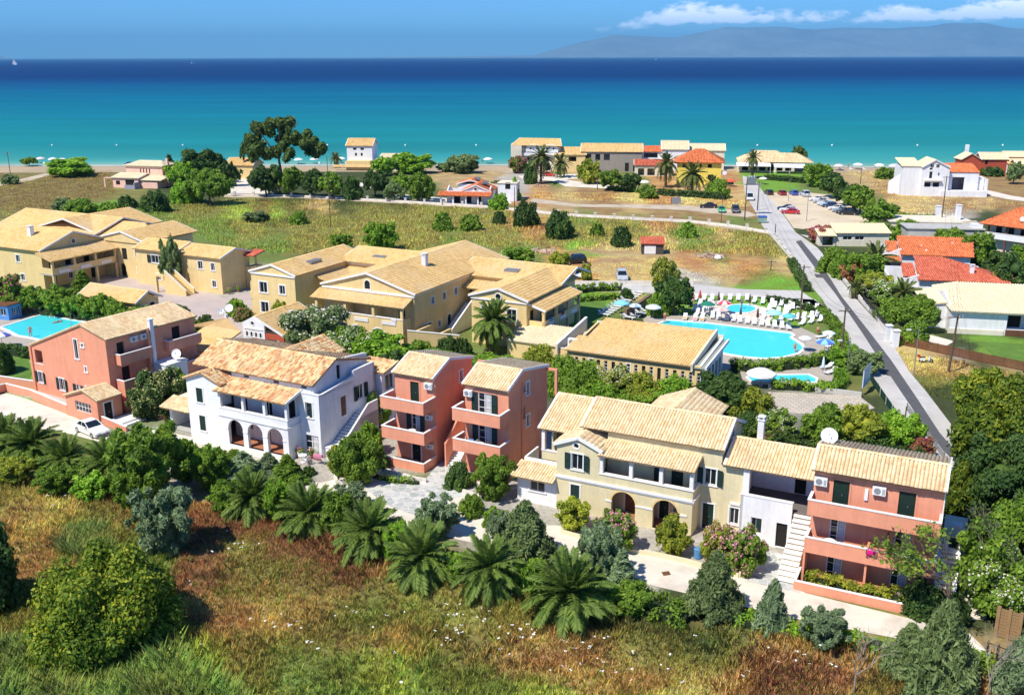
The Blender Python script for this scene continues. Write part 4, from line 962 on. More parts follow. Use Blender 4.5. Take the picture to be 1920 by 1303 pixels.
# ---------------------------------------------------------------- people (one skin, skeleton grown with the Skin modifier)
M_SKIN=mat('skin',(.50,.28,.18),rough=.6,var=.05)
def person_mesh(pose):
    J={'stand':dict(pel=(0,0,.95),chest=(0,0,1.35),neck=(0,0,1.5),head=(0,0,1.66),sl=(-.19,0,1.43),el=(-.25,.03,1.14),hl=(-.24,-.05,.88),sr=(.19,0,1.43),er=(.27,.02,1.14),hr=(.25,-.07,.88),hpl=(-.1,0,.9),kl=(-.11,-.02,.5),fl=(-.12,.02,.07),tl=(-.13,-.14,.04),hpr=(.1,0,.9),kr=(.12,-.03,.5),fr=(.13,.02,.07),tr=(.14,-.14,.04)),
         'lie':dict(pel=(0,.9,.45),chest=(0,1.3,.5),neck=(0,1.45,.58),head=(0,1.6,.68),sl=(-.19,1.38,.52),el=(-.27,1.12,.44),hl=(-.24,.88,.42),sr=(.19,1.38,.52),er=(.27,1.12,.44),hr=(.24,.88,.42),hpl=(-.1,.85,.45),kl=(-.11,.45,.52),fl=(-.12,.08,.42),tl=(-.12,.02,.5),hpr=(.1,.85,.45),kr=(.11,.45,.46),fr=(.12,.05,.42),tr=(.12,.0,.5)),
         'sit':dict(pel=(0,0,.46),chest=(0,.03,.86),neck=(0,.0,1.02),head=(0,-.03,1.18),sl=(-.19,.02,.96),el=(-.25,-.06,.68),hl=(-.16,-.28,.58),sr=(.19,.02,.96),er=(.25,-.06,.68),hr=(.16,-.28,.58),hpl=(-.1,-.02,.45),kl=(-.12,-.42,.48),fl=(-.12,-.45,.08),tl=(-.12,-.6,.04),hpr=(.1,-.02,.45),kr=(.12,-.42,.48),fr=(.12,-.45,.08),tr=(.12,-.6,.04))}[pose]
    Rr=dict(pel=.13,chest=.15,neck=.055,head=.105,sl=.06,el=.043,hl=.035,sr=.06,er=.043,hr=.035,hpl=.095,kl=.06,fl=.042,tl=.035,hpr=.095,kr=.06,fr=.042,tr=.035)
    E_=[('pel','chest'),('chest','neck'),('neck','head'),('chest','sl'),('sl','el'),('el','hl'),('chest','sr'),('sr','er'),('er','hr'),('pel','hpl'),('hpl','kl'),('kl','fl'),('fl','tl'),('pel','hpr'),('hpr','kr'),('kr','fr'),('fr','tr')]
    ks=list(J);me=bpy.data.meshes.new('sk');me.from_pydata([J[k]for k in ks],[(ks.index(a),ks.index(b))for a,b in E_],[]);me.update()
    o=bpy.data.objects.new('sk',me);COL.objects.link(o);md=o.modifiers.new('s','SKIN')
    for k,v in zip(ks,me.skin_vertices[0].data):v.radius=(Rr[k],)*2;v.use_root=(k=='pel')
    su=o.modifiers.new('d','SUBSURF');su.levels=1;su.render_levels=1
    dg=bpy.context.evaluated_depsgraph_get();ev=o.evaluated_get(dg);out=bpy.data.meshes.new_from_object(ev);bpy.data.objects.remove(o)
    out.polygons.foreach_set('use_smooth',[True]*len(out.polygons))
    # swimwear / hair as material zones
    out.materials.clear();return out,J
_pm={}
def person(loc,rz,label,pose='stand',wear=(.05,.1,.4),hair=(.05,.03,.02),group=None):
    if pose not in _pm:_pm[pose]=person_mesh(pose)
    me,J=_pm[pose];me=me.copy();mats_=[M_SKIN,canvas(wear),mat('hair_%02d'%int(hair[0]*99),hair,rough=.8)]
    for m_ in mats_:me.materials.append(m_)
    pel,ch,hd=Vector(J['pel']),Vector(J['chest']),Vector(J['head'])
    idx=[]
    for pl in me.polygons:
        c=pl.center;i=0
        if(c-(pel*.95+ch*.05)).length<.2:i=1
        if(c-hd).length<.2 and((c-hd).dot(Vector((0,.5,.8))if pose!='lie' else Vector((0,.8,.1)))>-.01):i=2
        idx.append(i)
    me.polygons.foreach_set('material_index',idx);o=link('person',me,None,loc,(0,0,rz));return tag(o,label,'person',group)
# ---------------------------------------------------------------- foliage
L_MID=leafmat('leaves_mid_green',(0.057,0.114,0.017),(0.172,0.302,0.030),(0.346,0.504,0.051))
L_BRI=leafmat('leaves_bright_green',(0.079,0.178,0.017),(0.221,0.430,0.030),(0.410,0.600,0.061))
L_DRK=leafmat('leaves_dark_green',(0.025,0.064,0.017),(0.068,0.138,0.030),(0.157,0.239,0.044))
L_YEL=leafmat('leaves_yellow_green',(0.097,0.157,0.019),(0.290,0.358,0.037),(0.580,0.568,0.055))
L_OLV=leafmat('leaves_olive',(.075,.12,.04),(.18,.26,.09),(.34,.42,.16))
L_BLU=leafmat('leaves_grey_green',(.07,.12,.055),(.19,.28,.13),(.36,.45,.24))
L_TIP=leafmat('leaves_dark_with_yellow_tips',(0.034,0.079,0.010),(0.124,0.204,0.017),(0.442,0.432,0.033))
L_EUC=leafmat('leaves_eucalyptus',(.05,.085,.016),(.115,.185,.038),(.23,.30,.075))
L_REED=leafmat('reed_blades',(0.138,0.210,0.039),(0.310,0.406,0.092),(0.517,0.570,0.171))
L_RED=leafmat('leaves_reddish',(0.241,0.106,0.037),(0.483,0.210,0.092),(0.290,0.316,0.074))
L_PALM=leafmat('palm_leaflets',(.05,.10,.02),(.13,.21,.035),(.27,.36,.07),nscale=.3)
L_PALMF=leafmat('palm_leaflets_far',(0.062,0.108,0.023),(0.145,0.180,0.047),(0.290,0.288,0.079))
B_PINK=leafmat('pink_blossom',(.62,.14,.26),(.86,.32,.46),(.92,.52,.60),trans=.3)
B_MAG=leafmat('magenta_blossom',(.40,.04,.16),(.55,.08,.25),trans=.3)
B_WHITE=leafmat('white_blossom',(.62,.60,.42),(.75,.74,.62),trans=.3)
B_YEL=leafmat('cream_yellow_blossom',(.50,.46,.15),(.66,.60,.28),trans=.3)
M_BARK=mat('grey_brown_bark',(.14,.10,.07),rough=.95,var=.2,scale=3)
M_BARKG=mat('pale_dead_bark',(.30,.26,.22),rough=.95,var=.2,scale=3)
M_PALMT=mat('palm_trunk_bark',(.17,.12,.075),rough=.95,var=.25,scale=5,bump=.5,bscale=9)
def leaves(C,Rc,n,size,up=.35,elong=1.6,flat=.0,droop=0.0,r_=None):
    """n leaves spread over clumps (centres C, radii Rc): small diamonds looking outwards. returns V,F"""
    r_=r_ or rng
    w=Rc**2;k=r_.choice(len(C),n,p=w/w.sum());d=r_.normal(size=(n,3));d[:,2]+=up;d/=np.linalg.norm(d,axis=1,keepdims=True)
    rad=Rc[k]*(1.28-.78*r_.random(n)**.7);P=C[k]+d*rad[:,None]
    nrm=d+r_.normal(size=(n,3))*.55;nrm[:,2]+=.25;nrm/=np.linalg.norm(nrm,axis=1,keepdims=True)
    t=np.cross(nrm,r_.normal(size=(n,3)));t[:,2]-=droop;t/=np.linalg.norm(t,axis=1,keepdims=True)+1e-9;b=np.cross(nrm,t)
    s=size*(.6+.8*r_.random(n))[:,None]
    q=np.stack([P-t*s*elong*.5,P+b*s*.42,P+t*s*elong*.5,P-b*s*.42],1)
    return q.reshape(-1,3),(np.arange(n)*4)[:,None]+np.arange(4)[None]
def ico_core(centres,radii,squash=1.0):
    "inner mass of twigs and shaded leaves behind the outer leaves, as rough blobs"
    import bmesh
    bm=bmesh.new();bmesh.ops.create_icosphere(bm,subdivisions=2,radius=1);v0=np.array([v.co[:]for v in bm.verts]);f0=np.array([[v.index for v in f.verts]for f in bm.faces]);bm.free()
    V,F_=[],[];o=0
    for c,r in zip(centres,radii):
        V.append(c+v0*r*(1+.12*rng.normal(size=(len(v0),1))));F_.append(f0+o);o+=len(v0)
    return np.concatenate(V),np.concatenate(F_)
CROWN={}
def crown_mesh(key,kind,m,n=7000,size=.2,seed=1):
    """unit-ish crowns (radius about 1 wide, 1 high above z=0..), scaled when placed"""
    r_=np.random.default_rng(seed)
    if kind=='dome':# dense round bush down to the ground
        nb=85;d=r_.normal(size=(nb,3));d[:,2]=np.abs(d[:,2])*.9-.12;d/=np.linalg.norm(d,axis=1,keepdims=True)
        C=d*np.array([.80,.80,.80])*(.72+.36*r_.random((nb,1)));C[:,2]=C[:,2]*1.0+.12;Rc=.10+.15*r_.random(nb);core=([np.array([0,0,.15])],[.52])
    elif kind=='ball':# crown on a trunk, lumpy
        nb=95;lob=r_.normal(size=(6,3));lob/=np.linalg.norm(lob,axis=1,keepdims=True);lob=lob*np.array([.46,.46,.30])*r_.uniform(.6,1.15,(6,1))+[0,0,.62]
        k=r_.integers(0,6,nb);d=r_.normal(size=(nb,3));d/=np.linalg.norm(d,axis=1,keepdims=True);C=lob[k]+d*(.27+.22*r_.random((nb,1)))*np.array([1,1,.8]);Rc=.07+.11*r_.random(nb);core=(list(lob),[.17]*6)
    elif kind=='open':# eucalyptus: separate puffs with gaps
        pf=np.array([(-.75,0,.55),(-.45,.2,.85),(-.1,-.1,1.0),(.15,.2,.9),(.45,0,.62),(.75,-.1,.55),(.9,.1,.42),(-.55,-.2,.38),(.0,0,.58),(.3,-.2,.38),(-.25,.1,.3)])
        k=r_.integers(0,len(pf),75);d=r_.normal(size=(75,3));C=pf[k]+d*np.array([.12,.12,.075]);Rc=.07+.06*r_.random(75);core=([p for p in pf],[.06]*len(pf))
    elif kind=='cone':# young conifer: tiers
        nb=110;t=r_.random(nb)**1.2;a=r_.random(nb)*2*np.pi;rr=(1-t)*.5*(.72+.4*r_.random(nb));C=np.stack([rr*np.cos(a),rr*np.sin(a),.10+t*1.75],1);Rc=(.12+.08*r_.random(nb))*(1.05-t*.75);core=([np.array([0,0,z])for z in(.3,.65,1.0)],[.22,.16,.09])
    elif kind=='fir':# broad drooping conifer
        nb=150;t=r_.random(nb)**1.3;a=r_.integers(0,17,nb)*2*np.pi/17+t*3;rr=((1-t)**.75)*.80*(.5+.55*r_.random(nb));C=np.stack([rr*np.cos(a),rr*np.sin(a),.12+t*1.35-rr*.12],1);Rc=(.13+.08*r_.random(nb))*(1.05-t*.5);core=([np.array([0,0,z])for z in(.3,.65,1.0)],[.36,.26,.13])
    elif kind=='feather':# loose feathery shrub, sprays going up and out
        nb=110;t=r_.random(nb)**.7;a=r_.random(nb)*2*np.pi;rr=(.22+.58*np.sin(t*np.pi*.80))*(.25+.85*r_.random(nb));C=np.stack([rr*np.cos(a),rr*np.sin(a),t*1.35],1);Rc=.05+.10*r_.random(nb);core=([np.array([0,0,.4]),np.array([0,0,.8])],[.28,.22])
    elif kind=='loose':
        nb=60;t=r_.random(nb);a=r_.random(nb)*2*np.pi;rr=(.35+.5*np.sin(t*np.pi*.9))*np.sqrt(r_.random(nb));C=np.stack([rr*np.cos(a),rr*np.sin(a),.12+t*1.1],1);Rc=.10+.10*r_.random(nb);core=([np.array([0,0,.5])],[.2])
    V,Fc=leaves(C,Rc,n,size,r_=r_,elong={'fir':2.6,'cone':2.4,'feather':2.8}.get(kind,1.6),droop=.5 if kind=='fir' else 0)
    cV,cF=ico_core([np.array(c)for c in core[0]],core[1])
    V[:,2]=np.maximum(V[:,2],.0);cV[:,2]=np.maximum(cV[:,2],.0)
    # triangles of the core appended as degenerate-free quads is avoided: build two meshes joined by from_pydata-like numpy with mixed sizes
    return V,Fc,cV,cF,C,Rc
def crown_object_mesh(key,kind,m,n,size,seed,flower=None,nf=0):
    if key in CROWN:return CROWN[key]
    V,Fc,cV,cF,C,Rcf=crown_mesh(key,kind,m,n,size,seed)
    nq,nt_=len(Fc),len(cF);me=bpy.data.meshes.new('crown')
    VV=np.concatenate([V,cV]);me.vertices.add(len(VV));me.vertices.foreach_set('co',VV.astype(np.float32).ravel())
    li=np.concatenate([Fc.ravel(),(cF+len(V)).ravel()]).astype(np.int32);me.loops.add(len(li));me.loops.foreach_set('vertex_index',li)
    st=np.concatenate([np.arange(nq)*4,nq*4+np.arange(nt_)*3]).astype(np.int32);tot=np.concatenate([np.full(nq,4),np.full(nt_,3)]).astype(np.int32)
    me.polygons.add(nq+nt_);me.polygons.foreach_set('loop_start',st);me.polygons.foreach_set('loop_total',tot);me.materials.append(m);me.update(calc_edges=True)
    fl=None
    if flower:
        rf=np.random.default_rng(seed+50);k=rf.choice(len(C),max(6,int(len(C)*.8)),replace=False)
        fV,fF=leaves(C[k],Rcf[k]*1.25,nf*3,size*.8,up=.7,elong=1.0,r_=rf);fl=np_mesh('blossom',fV,fF,flower)
    CROWN[key]=(me,fl);return CROWN[key]
def trunk_mesh(key,h,r,lean=.1,limbs=4,m=None,spread=.45,top=1.0):
    if key in CROWN:return CROWN[key]
    mb=MB();rr=random.Random(hash(key)%999);p=Vector((0,0,-.05));pts=[p]
    for i in range(3):p=p+Vector((rr.uniform(-lean,lean),rr.uniform(-lean,lean),h/3));pts.append(p)
    for i in range(3):mb.tube(pts[i],pts[i+1],r*(1-i*.22),r*(1-(i+1)*.22),n=7)
    for i in range(limbs):
        a=2*math.pi*i/limbs+rr.uniform(-.4,.4);q=pts[2 if i%2 else 3];e=q+Vector((math.cos(a)*spread*.6,math.sin(a)*spread*.6,(top-q.z)*.5));e2=e+Vector((math.cos(a)*spread*.5,math.sin(a)*spread*.5,(top-q.z)*.4))
        mb.tube(q,e,r*.45,r*.28,n=5);mb.tube(e,e2,r*.28,r*.1,n=5)
    CROWN[key]=mb.mesh('trunk',m or M_BARK);return CROWN[key]
NLEAF={}
def plant(px,py,ptop,wpx,kind,m,label,cat='shrub',name='shrub',group=None,trunk=0.0,flower=None,nf=500,seed=None,dens=1.0,depth=1.0,bark=None,z0=0.0):
    """one bush or tree standing at photo point (px,py), its top at row ptop, crown wpx wide"""
    p=G(px,py);mp_=mpp(p);h=max(.4,height_at(p,ptop));w=wpx*mp_/2;p.z=z0
    a=empty(name,label,cat,p,rnd.uniform(0,6.28),group)
    near=wpx>55
    # leaf size: 3.4 px in the photo (about 2 px in the render), as a share of the crown
    seed=seed if seed is not None else rnd.randint(1,3)
    cls='xl' if wpx>140 else 'l' if wpx>80 else 'm' if wpx>45 else 's'
    n,sz={'xl':(52000,.036),'l':(19000,.062),'m':(8500,.092),'s':(2400,.15)}[cls]
    key=(kind,m.name,cls,seed,flower.name if flower else '')
    me,fl=crown_object_mesh(key,kind,m,int(n*dens),sz,seed,flower,int(nf*{'xl':2,'l':1.2,'m':.7,'s':.35}[cls]))
    hc={'dome':1.12,'ball':1.30,'open':1.18,'cone':1.90,'fir':1.55,'feather':1.42,'loose':1.32}[kind]
    base={'ball':.05}.get(kind,0.0)
    t=trunk*h;sx_=w/{'cone':.52,'fir':.86,'feather':.88,'loose':.82,'ball':.92,'open':1.02}.get(kind,.98)
    sz_=(h-t)/hc
    c=link('crown',me,a,(0,0,t),(0,0,0),(sx_,sx_*depth,sz_))
    if fl:link('blossom',fl,a,(0,0,t),(0,0,0),(sx_,sx_*depth,sz_))
    if trunk>0 or kind in('ball','open','cone','fir'):
        hh=(t+(.5 if kind in('ball','open')else .3)*(h-t));tk=('trunk',kind)
        tm=trunk_mesh(tk,1.0,.055 if kind!='open' else .05,.05,5 if kind in('ball','open')else 0,bark,.34 if kind=='ball' else .5,1.15 if kind=='ball' else 1.5);k=hh
        link('trunk',tm,a,(0,0,0),(0,0,0),(min(k,w*1.1),min(k,w*1.1),k))
    return a
def hedge(pts,h,w,m,label,group=None,size=.17,dens=60,px=True,name='hedge',flower=None):
    P=[G(*p)for p in pts]if px else[Vector((*p,0))for p in pts]
    o=P[0].copy();a=empty(name,label,'hedge',o,0,group);C=[];core=MB();L=0
    for p,q in zip(P[:-1],P[1:]):
        d=(q-p);l=d.length;L+=l;d.normalize();nr=Vector((-d.y,d.x,0));n=max(2,int(l/.45*3*max(1,w/1.2)))
        for i in range(n):
            s=rnd.random()*l;u=rnd.choice([-1,1,rnd.uniform(-1,1),rnd.uniform(-1,1),rnd.uniform(-1,1)])*w*.40;zz=h*rnd.uniform(.62,.82)if abs(u)<w*.39 else rnd.uniform(.1,.8)*h
            v=p+d*s+nr*u-o;C.append((v.x,v.y,zz*rnd.uniform(.9,1.08)))
        a0,b0=p-o-nr*w*.3,p-o+nr*w*.3;a1,b1=q-o-nr*w*.3,q-o+nr*w*.3
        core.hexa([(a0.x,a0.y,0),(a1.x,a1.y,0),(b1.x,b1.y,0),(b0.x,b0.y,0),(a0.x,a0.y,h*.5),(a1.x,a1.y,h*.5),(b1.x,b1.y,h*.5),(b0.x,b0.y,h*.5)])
    C=np.array(C);n=int(L*(w+2*h)*dens);V,Fc=leaves(C,np.full(len(C),min(.34,w*.4)),n,size,up=.5);V[:,2]=np.maximum(V[:,2],.02)
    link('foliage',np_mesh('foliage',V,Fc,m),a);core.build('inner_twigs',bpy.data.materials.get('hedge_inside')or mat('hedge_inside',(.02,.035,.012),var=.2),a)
    if flower:
        k=rng.choice(len(C),max(3,len(C)//4));V,Fc=leaves(C[k],np.full(len(k),.33),int(L*14),size*.9,up=.8,elong=1.0);link('blossom',np_mesh('blossom',V,Fc,flower),a)
    return a
# date palms: every frond is a part
def frond_mesh(L,droop,npair,seed,m,wide=.36,lw=.045):
    r_=np.random.default_rng(seed);mb=MB();pts=[]
    for i in range(9):
        t=i/8;pts.append(Vector((L*t*(1-.10*t),0,L*(.16*t-droop*t*t))))
    for i in range(8):mb.tube(pts[i],pts[i+1],.035*(1-i/9)+.008,.035*(1-(i+1)/9)+.008,n=3,cap=False)
    def at(t):f=t*8;i=min(7,int(f));return pts[i].lerp(pts[i+1],f-i),(pts[i+1]-pts[i]).normalized()
    for k in range(npair):
        t=.12+.87*k/(npair-1);p,d=at(t);ln=wide*L*.36*math.sin(math.pi*min(1,.18+t*.80))**.7+.08
        for s in(-1,1):
            side=Vector((0,s,0));out=(side*.80+d*.62+Vector((0,0,.22-.25*t+r_.normal()*.10))).normalized();e=p+out*ln;e.z-=ln*.24;mid=p+out*ln*.5;wv=d*lw*L*.5
            mb.add([tuple(p-wv*.6),tuple(mid-wv),tuple(e),tuple(mid+wv),tuple(p+wv*.6)],[(0,1,3,4),(1,2,3)])
    return mb.mesh('frond',m)
FROND={}
def DEADF(pairs):
    if 'dead' not in FROND:FROND['dead']=frond_mesh(1.0,.5,pairs,9,mat('dry_palm_leaflets',(.38,.25,.10),rough=.9,var=.2,island=.2),lw=.05)
    return FROND['dead']
def palm(px,py,wpx,label,trunk_h=1.2,nf=44,far=False,fruit=False,group='date palms',el0=-35,el1=82,seed=0,pairs=26,trunk_r=.28,z0=0.0,thick=1.0):
    p=G(px,py);p.z=z0;L=wpx*mpp(p)*.56;a=empty('date_palm',label,'palm tree',p,rnd.uniform(0,6),group);r_=random.Random(seed+int(px));m=L_PALMF if far else L_PALM
    ks=[]
    for j,dr in enumerate((.12,.34,.60,.92)):
        key=('f',far,j,pairs)
        if key not in FROND:FROND[key]=frond_mesh(1.0,dr,pairs,j,m,lw=(.075 if far else .052)*thick)
        ks.append(FROND[key])
    for i in range(nf):
        t=(i+.5)/nf;el=R(el1+(el0-el1)*(t**.8))+r_.uniform(-.1,.1);azm=i*2.39996+r_.uniform(-.15,.15);j=min(3,max(0,int(.3+3.4*t+r_.uniform(-.5,.5))))
        s=L*(1.0-.18*(1-t))*r_.uniform(.9,1.08)
        f=link('frond',ks[j],a,(.10*math.cos(azm),.10*math.sin(azm),trunk_h+.12*(1-t)),(r_.uniform(-.3,.3),0,0),(s,s,s));f.rotation_mode='XYZ'
        M=Matrix.Rotation(azm,4,'Z')@Matrix.Rotation(-el+.12,4,'Y')@Matrix.Rotation(r_.uniform(-.35,.35),4,'X');f.rotation_euler=M.to_euler()
    for i in range(0 if far else 5):
        azm=r_.uniform(0,6.28);f=link('dead_frond',DEADF(pairs),a,(.1*math.cos(azm),.1*math.sin(azm),trunk_h-.15),(0,0,0),(L*.8,)*3);f.rotation_euler=(Matrix.Rotation(azm,4,'Z')@Matrix.Rotation(R(r_.uniform(38,62)),4,'Y')).to_euler()
    if not far:a.rotation_euler[0]=r_.uniform(-.14,.14);a.rotation_euler[1]=r_.uniform(-.14,.14)
    tr=MB();n=max(4,int(trunk_h/.22));z=-.1
    for i in range(n):
        z1=z+(trunk_h+.15)/n;rr=trunk_r*(1.15-.15*math.sin(i))*(1.15 if i==n-1 else 1);tr.lathe([(rr*.86,z),(rr*1.08,z1-.03)],9,(0,0,0));z=z1
    tr.build('trunk',M_PALMT,a)
    if fruit:
        M_FR=mat('orange_dates',(.62,.27,.04),rough=.6,var=.1,scale=9,island=.3);fb=MB()
        for i in range(7):
            azm=i*.9+.3
            for k in range(34):
                q=Vector((math.cos(azm)*(.55+r_.gauss(0,.16)),math.sin(azm)*(.55+r_.gauss(0,.16)),trunk_h-.25+r_.gauss(0,.28)));s_=.06
                fb.add([tuple(q+Vector(v)*s_)for v in((1,0,0),(0,1,0),(-1,0,0),(0,-1,0),(0,0,1.3),(0,0,-1.3))],[(0,1,4),(1,2,4),(2,3,4),(3,0,4),(1,0,5),(2,1,5),(3,2,5),(0,3,5)])
        b=fb.build('date_clusters',M_FR,a);b['kind']='stuff'
    return a
# bare branching tree with sparse leaves
def branch_tree(px,py,ptop,label,reach=(-1,0),leafm=None,nleaf=1200,lean=(0,0),m=None,depth_=5,seed=3,name='tree',cat='tree',r0=.14,spread=.5,z0=0.0,lsz=.14):
    p=G(px,py);h=height_at(p,ptop);p.z=z0;a=empty(name,label,cat,p);rr=random.Random(seed);mb=MB();tips=[]
    def grow(q,d,l,r,k):
        e=q+d*l;mb.tube(q,e,r,r*.72,n=5 if k>2 else 4,cap=False)
        if k==0 or r<.008:tips.append(e);return
        if k<=2:tips.append(e)
        for i in range(rr.choice((2,3,3))):
            nd=(d+Vector((rr.gauss(0,spread)+lean[0]*.22,rr.gauss(0,spread)+lean[1]*.22,rr.gauss(.10,spread*.7)))).normalized();grow(e,nd,l*rr.uniform(.66,.86),r*.62,k-1)
    grow(Vector((0,0,-.1)),Vector((lean[0]*.25,lean[1]*.25,1)).normalized(),h*.30,r0,depth_)
    o=mb.build('trunk',m or M_BARK,a)
    zt=max(v.z for v in tips);s=h/max(zt,.1);o.scale=(s,s,s)
    if leafm:
        T=np.array([tuple(v)for v in tips]);V,Fc=leaves(T,np.full(len(T),.28/s),nleaf,lsz/s,elong=2.0);c=link('crown',np_mesh('crown',V,Fc,leafm),a);c.scale=(s,s,s)
    return a
# ================================================================= villas of the front row
DW=dict(trim=M_TRIM);NS=dict(sur=False)
# ---- pink apartment house with balconies, end of the row
H=Frame('apartment_house','salmon pink three storey house with two long balconies beside outdoor white steps','house',(20.9,65.9),-26);B=H.B
doors=[(1.35,2.45),(5.75,6.85)]
fops=[]
for zf in(0.05,2.95,5.88):
    for a,b in doors:fops.append((a,b,zf,zf+2.15,'door' if zf>5 else 'french',dict(dm=M_GREENW,trim=M_PINK,shutters=False)if zf>5 else dict(shutters=False)))
block(B,.95,9.55,0.0,4.6,0,8.75,M_PINK,f=fops,r=[(1.5,2.1,6.7,7.7,'win',{})],l=[(1.8,2.5,6.6,7.6,'win',{})],
      tops=(8.75,[(0,8.75),(1.3,9.65),(4.04,9.1)],8.9,[(0,9.1),(2.74,9.65),(4.04,8.75)]))
gable(B,.8,9.7,-.55,4.85,8.72,9.95,M_TCREAM,rp=1.35,zback=9.15,tw=.26,tl=.38,verge=M_TRIM)
for zf in(2.9,5.83):balcony(B,.85,9.6,-1.5,0,zf,M_PINK)
part(B,'partition',M_PINK,(5.05,5.2,-1.3,-.01,2.92,3.9),(5.05,5.2,-1.3,-.01,0.05,2.68));part(B,'corner_pillar',M_PINK,(.85,.99,-1.5,-.01,0.0,2.68))
rail_wall(B,(.55,-2.35),(9.35,-2.35),0,0,.72,.72,.16,M_PINK);rail_wall(B,(.55,-2.27),(.55,-.2),0,0,.72,.72,.16,M_PINK)
part(B,'drain_pipe',M_TRIM,(9.56,9.63,-.04,.03,0,8.7))
stairs(B,(10.35,-1.8),(10.35,3.0),0,2.9,1.15,M_TRIM,n=13,cheek=M_CRM);rail_wall(B,(9.72,-1.8),(9.72,3.0),0,0,.9,3.8,.12,M_WHI);rail_wall(B,(10.98,-1.8),(10.98,3.0),0,0,.9,3.8,.12,M_WHI)
block(B,9.85,11.2,3.0,6.4,0,3.9,M_WHI,f=[(.35,1.0,2.95,3.85,'void')]);part(B,'flat_roof',M_CRM,(9.75,11.3,2.9,6.5,3.9,4.02));part(B,'water_tank',M_WHI,(10.4,11.0,3.3,4.0,4.02,4.7))
ac_unit(H.w(1.0,-.02,7.5),H.r,'white air conditioner at the upper left corner of the pink end house',1.05);ac_unit(H.w(4.95,-.02,7.55),H.r,'white air conditioner between the two shuttered doors under the pink end roof',1.05)
part(B,'meter_box',M_WPLAS,(4.45,4.68,-.12,-.01,6.9,7.75))
sat_dish(H.w(1.3,3.1,9.45),H.r+.25,'large white satellite dish at the ridge of the pink end house',.62,40,.3)
plastic_chair(H.w(1.7,-.9,2.93),1.2,'white plastic chair on the middle balcony of the pink end house');plastic_chair(H.w(8.9,-.8,5.86),2.6,'white plastic chair at the far end of the top balcony of the pink end house')
table(H.w(2.5,-.85,2.93),'round white plastic table on the middle balcony of the pink end house')
cloth('towel',H.w(5.15,-1.52,3.90),H.r,'bright magenta towel hanging from the middle balcony of the pink end house','towel',(.80,.01,.25),.68,.55,'towels and clothes drying on the parapet')
cloth('towel',H.w(5.95,-1.52,3.90),H.r,'narrow crimson pink cloth laid along the balcony coping next to the magenta towel','towel',(.70,.03,.18),.7,.14,'towels and clothes drying on the parapet')
cloth('towel',H.w(6.8,-1.52,3.90),H.r,'small pale green cloth on the coping between the pink and the blue towel','towel',(.55,.62,.50),.5,.12,'towels and clothes drying on the parapet')
cloth('towel',H.w(7.75,-1.52,3.90),H.r,'bright blue towel hanging from the middle balcony of the pink end house','towel',(.06,.22,.75),1.05,.42,'towels and clothes drying on the parapet')
# ---- pale yellow villa with the twin arched porch
H=Frame('villa','pale yellow two storey villa with two arches below a columned balcony','house',(3.93,76.9),-26.5);B=H.B
wall(B,(-.2,0),(3.6,0),0,[(0,6.05),(1.8,6.85),(3.8,6.05)],[(1.3,2.1,1.0,2.55,'shut'),(1.35,2.35,3.95,5.35,'open'),(1.52,1.98,5.85,6.25,'round')],M_YEL,parent=B)
wall(B,(3.6,.28),(3.6,1.6),3.9,6.3,[],M_YEL)
wall(B,(-.2,4.0),(-.2,.28),0,6.05,[(1.3,2.0,4.2,5.2,'win')],M_YEL)
# arched porch
wall(B,(3.6,0),(11.6,0),0,3.95,[(1.15,3.25,.12,2.75,'arch',dict(ring=M_OCH)),(4.75,6.85,.12,2.75,'arch',dict(ring=M_OCH))],M_YEL,th=.35)
wall(B,(11.6,.35),(11.6,1.9),0,3.95,[],M_YEL,th=.25)
part(B,'coping',M_TRIM,(3.62,11.68,-.08,.38,3.95,4.03),(11.3,11.68,.38,1.9,3.95,4.03))
part(B,'cornice',M_TRIM,(-.32,11.74,-.14,-.003,3.02,3.20),(11.603,11.76,-.14,1.55,3.02,3.20),(-.32,11.70,-.08,-.004,2.90,3.02))
part(B,'impost',M_TRIM,(4.25,4.8,-.06,-.003,1.65,1.82),(6.85,8.35,-.06,-.003,1.65,1.82),(10.45,11.2,-.06,-.003,1.65,1.82))
part(B,'balcony_floor',M_GREYF,(3.62,11.55,.35,1.88,3.0,3.12));part(B,'porch_floor',M_FLOOR,(3.65,11.55,.02,1.88,.02,.12));part(B,'partition',M_OCH,(7.6,7.85,.35,1.88,.12,3.0))
for x in(3.62,6.2,8.75,11.27):part(B,'column',M_TRIM,(x,x+.30,.03,.33,4.03,5.72),(x-.04,x+.34,-.01,.37,5.60,5.72))
wall(B,(3.6,1.9),(13.3,1.9),0,7.25,[(1.7,2.65,.12,2.3,'door',dict(dm=M_BROWN)),(4.7,5.5,.12,2.25,'door'),(5.9,6.9,1.0,2.3,'win'),(4.1,5.0,3.1,5.2,'door',dict(sur=False)),(5.6,6.6,3.1,5.2,'door',dict(sur=False)),
      (8.35,9.25,.05,2.3,'door'),(8.35,9.3,3.95,5.35,'open')],M_YEL)
wall(B,(13.3,1.9),(15.1,1.9),0,6.0,[(.85,1.6,.95,2.35,'win')],M_YEL);
part(B,'vent_hood',M_TRIM,(14.15,14.95,1.78,1.897,2.62,2.82))
wall(B,(13.3,2.18),(13.3,8.3),5.8,[(0,7.25),(2.82,8.6),(6.12,7.1)],[(2.5,3.2,7.2,7.9,'win')],M_YEL);wall(B,(13.3,8.3),(1.4,8.3),0,7.2,[],M_YEL);wall(B,(1.4,8.02),(1.4,2.0),5.0,[(0,7.2),(3.3,8.6),(6.02,7.25)],[],M_YEL)
shed(B,3.55,11.75,-.32,1.9,5.72,6.35,M_TCREAM,tw=.26,tl=.38)
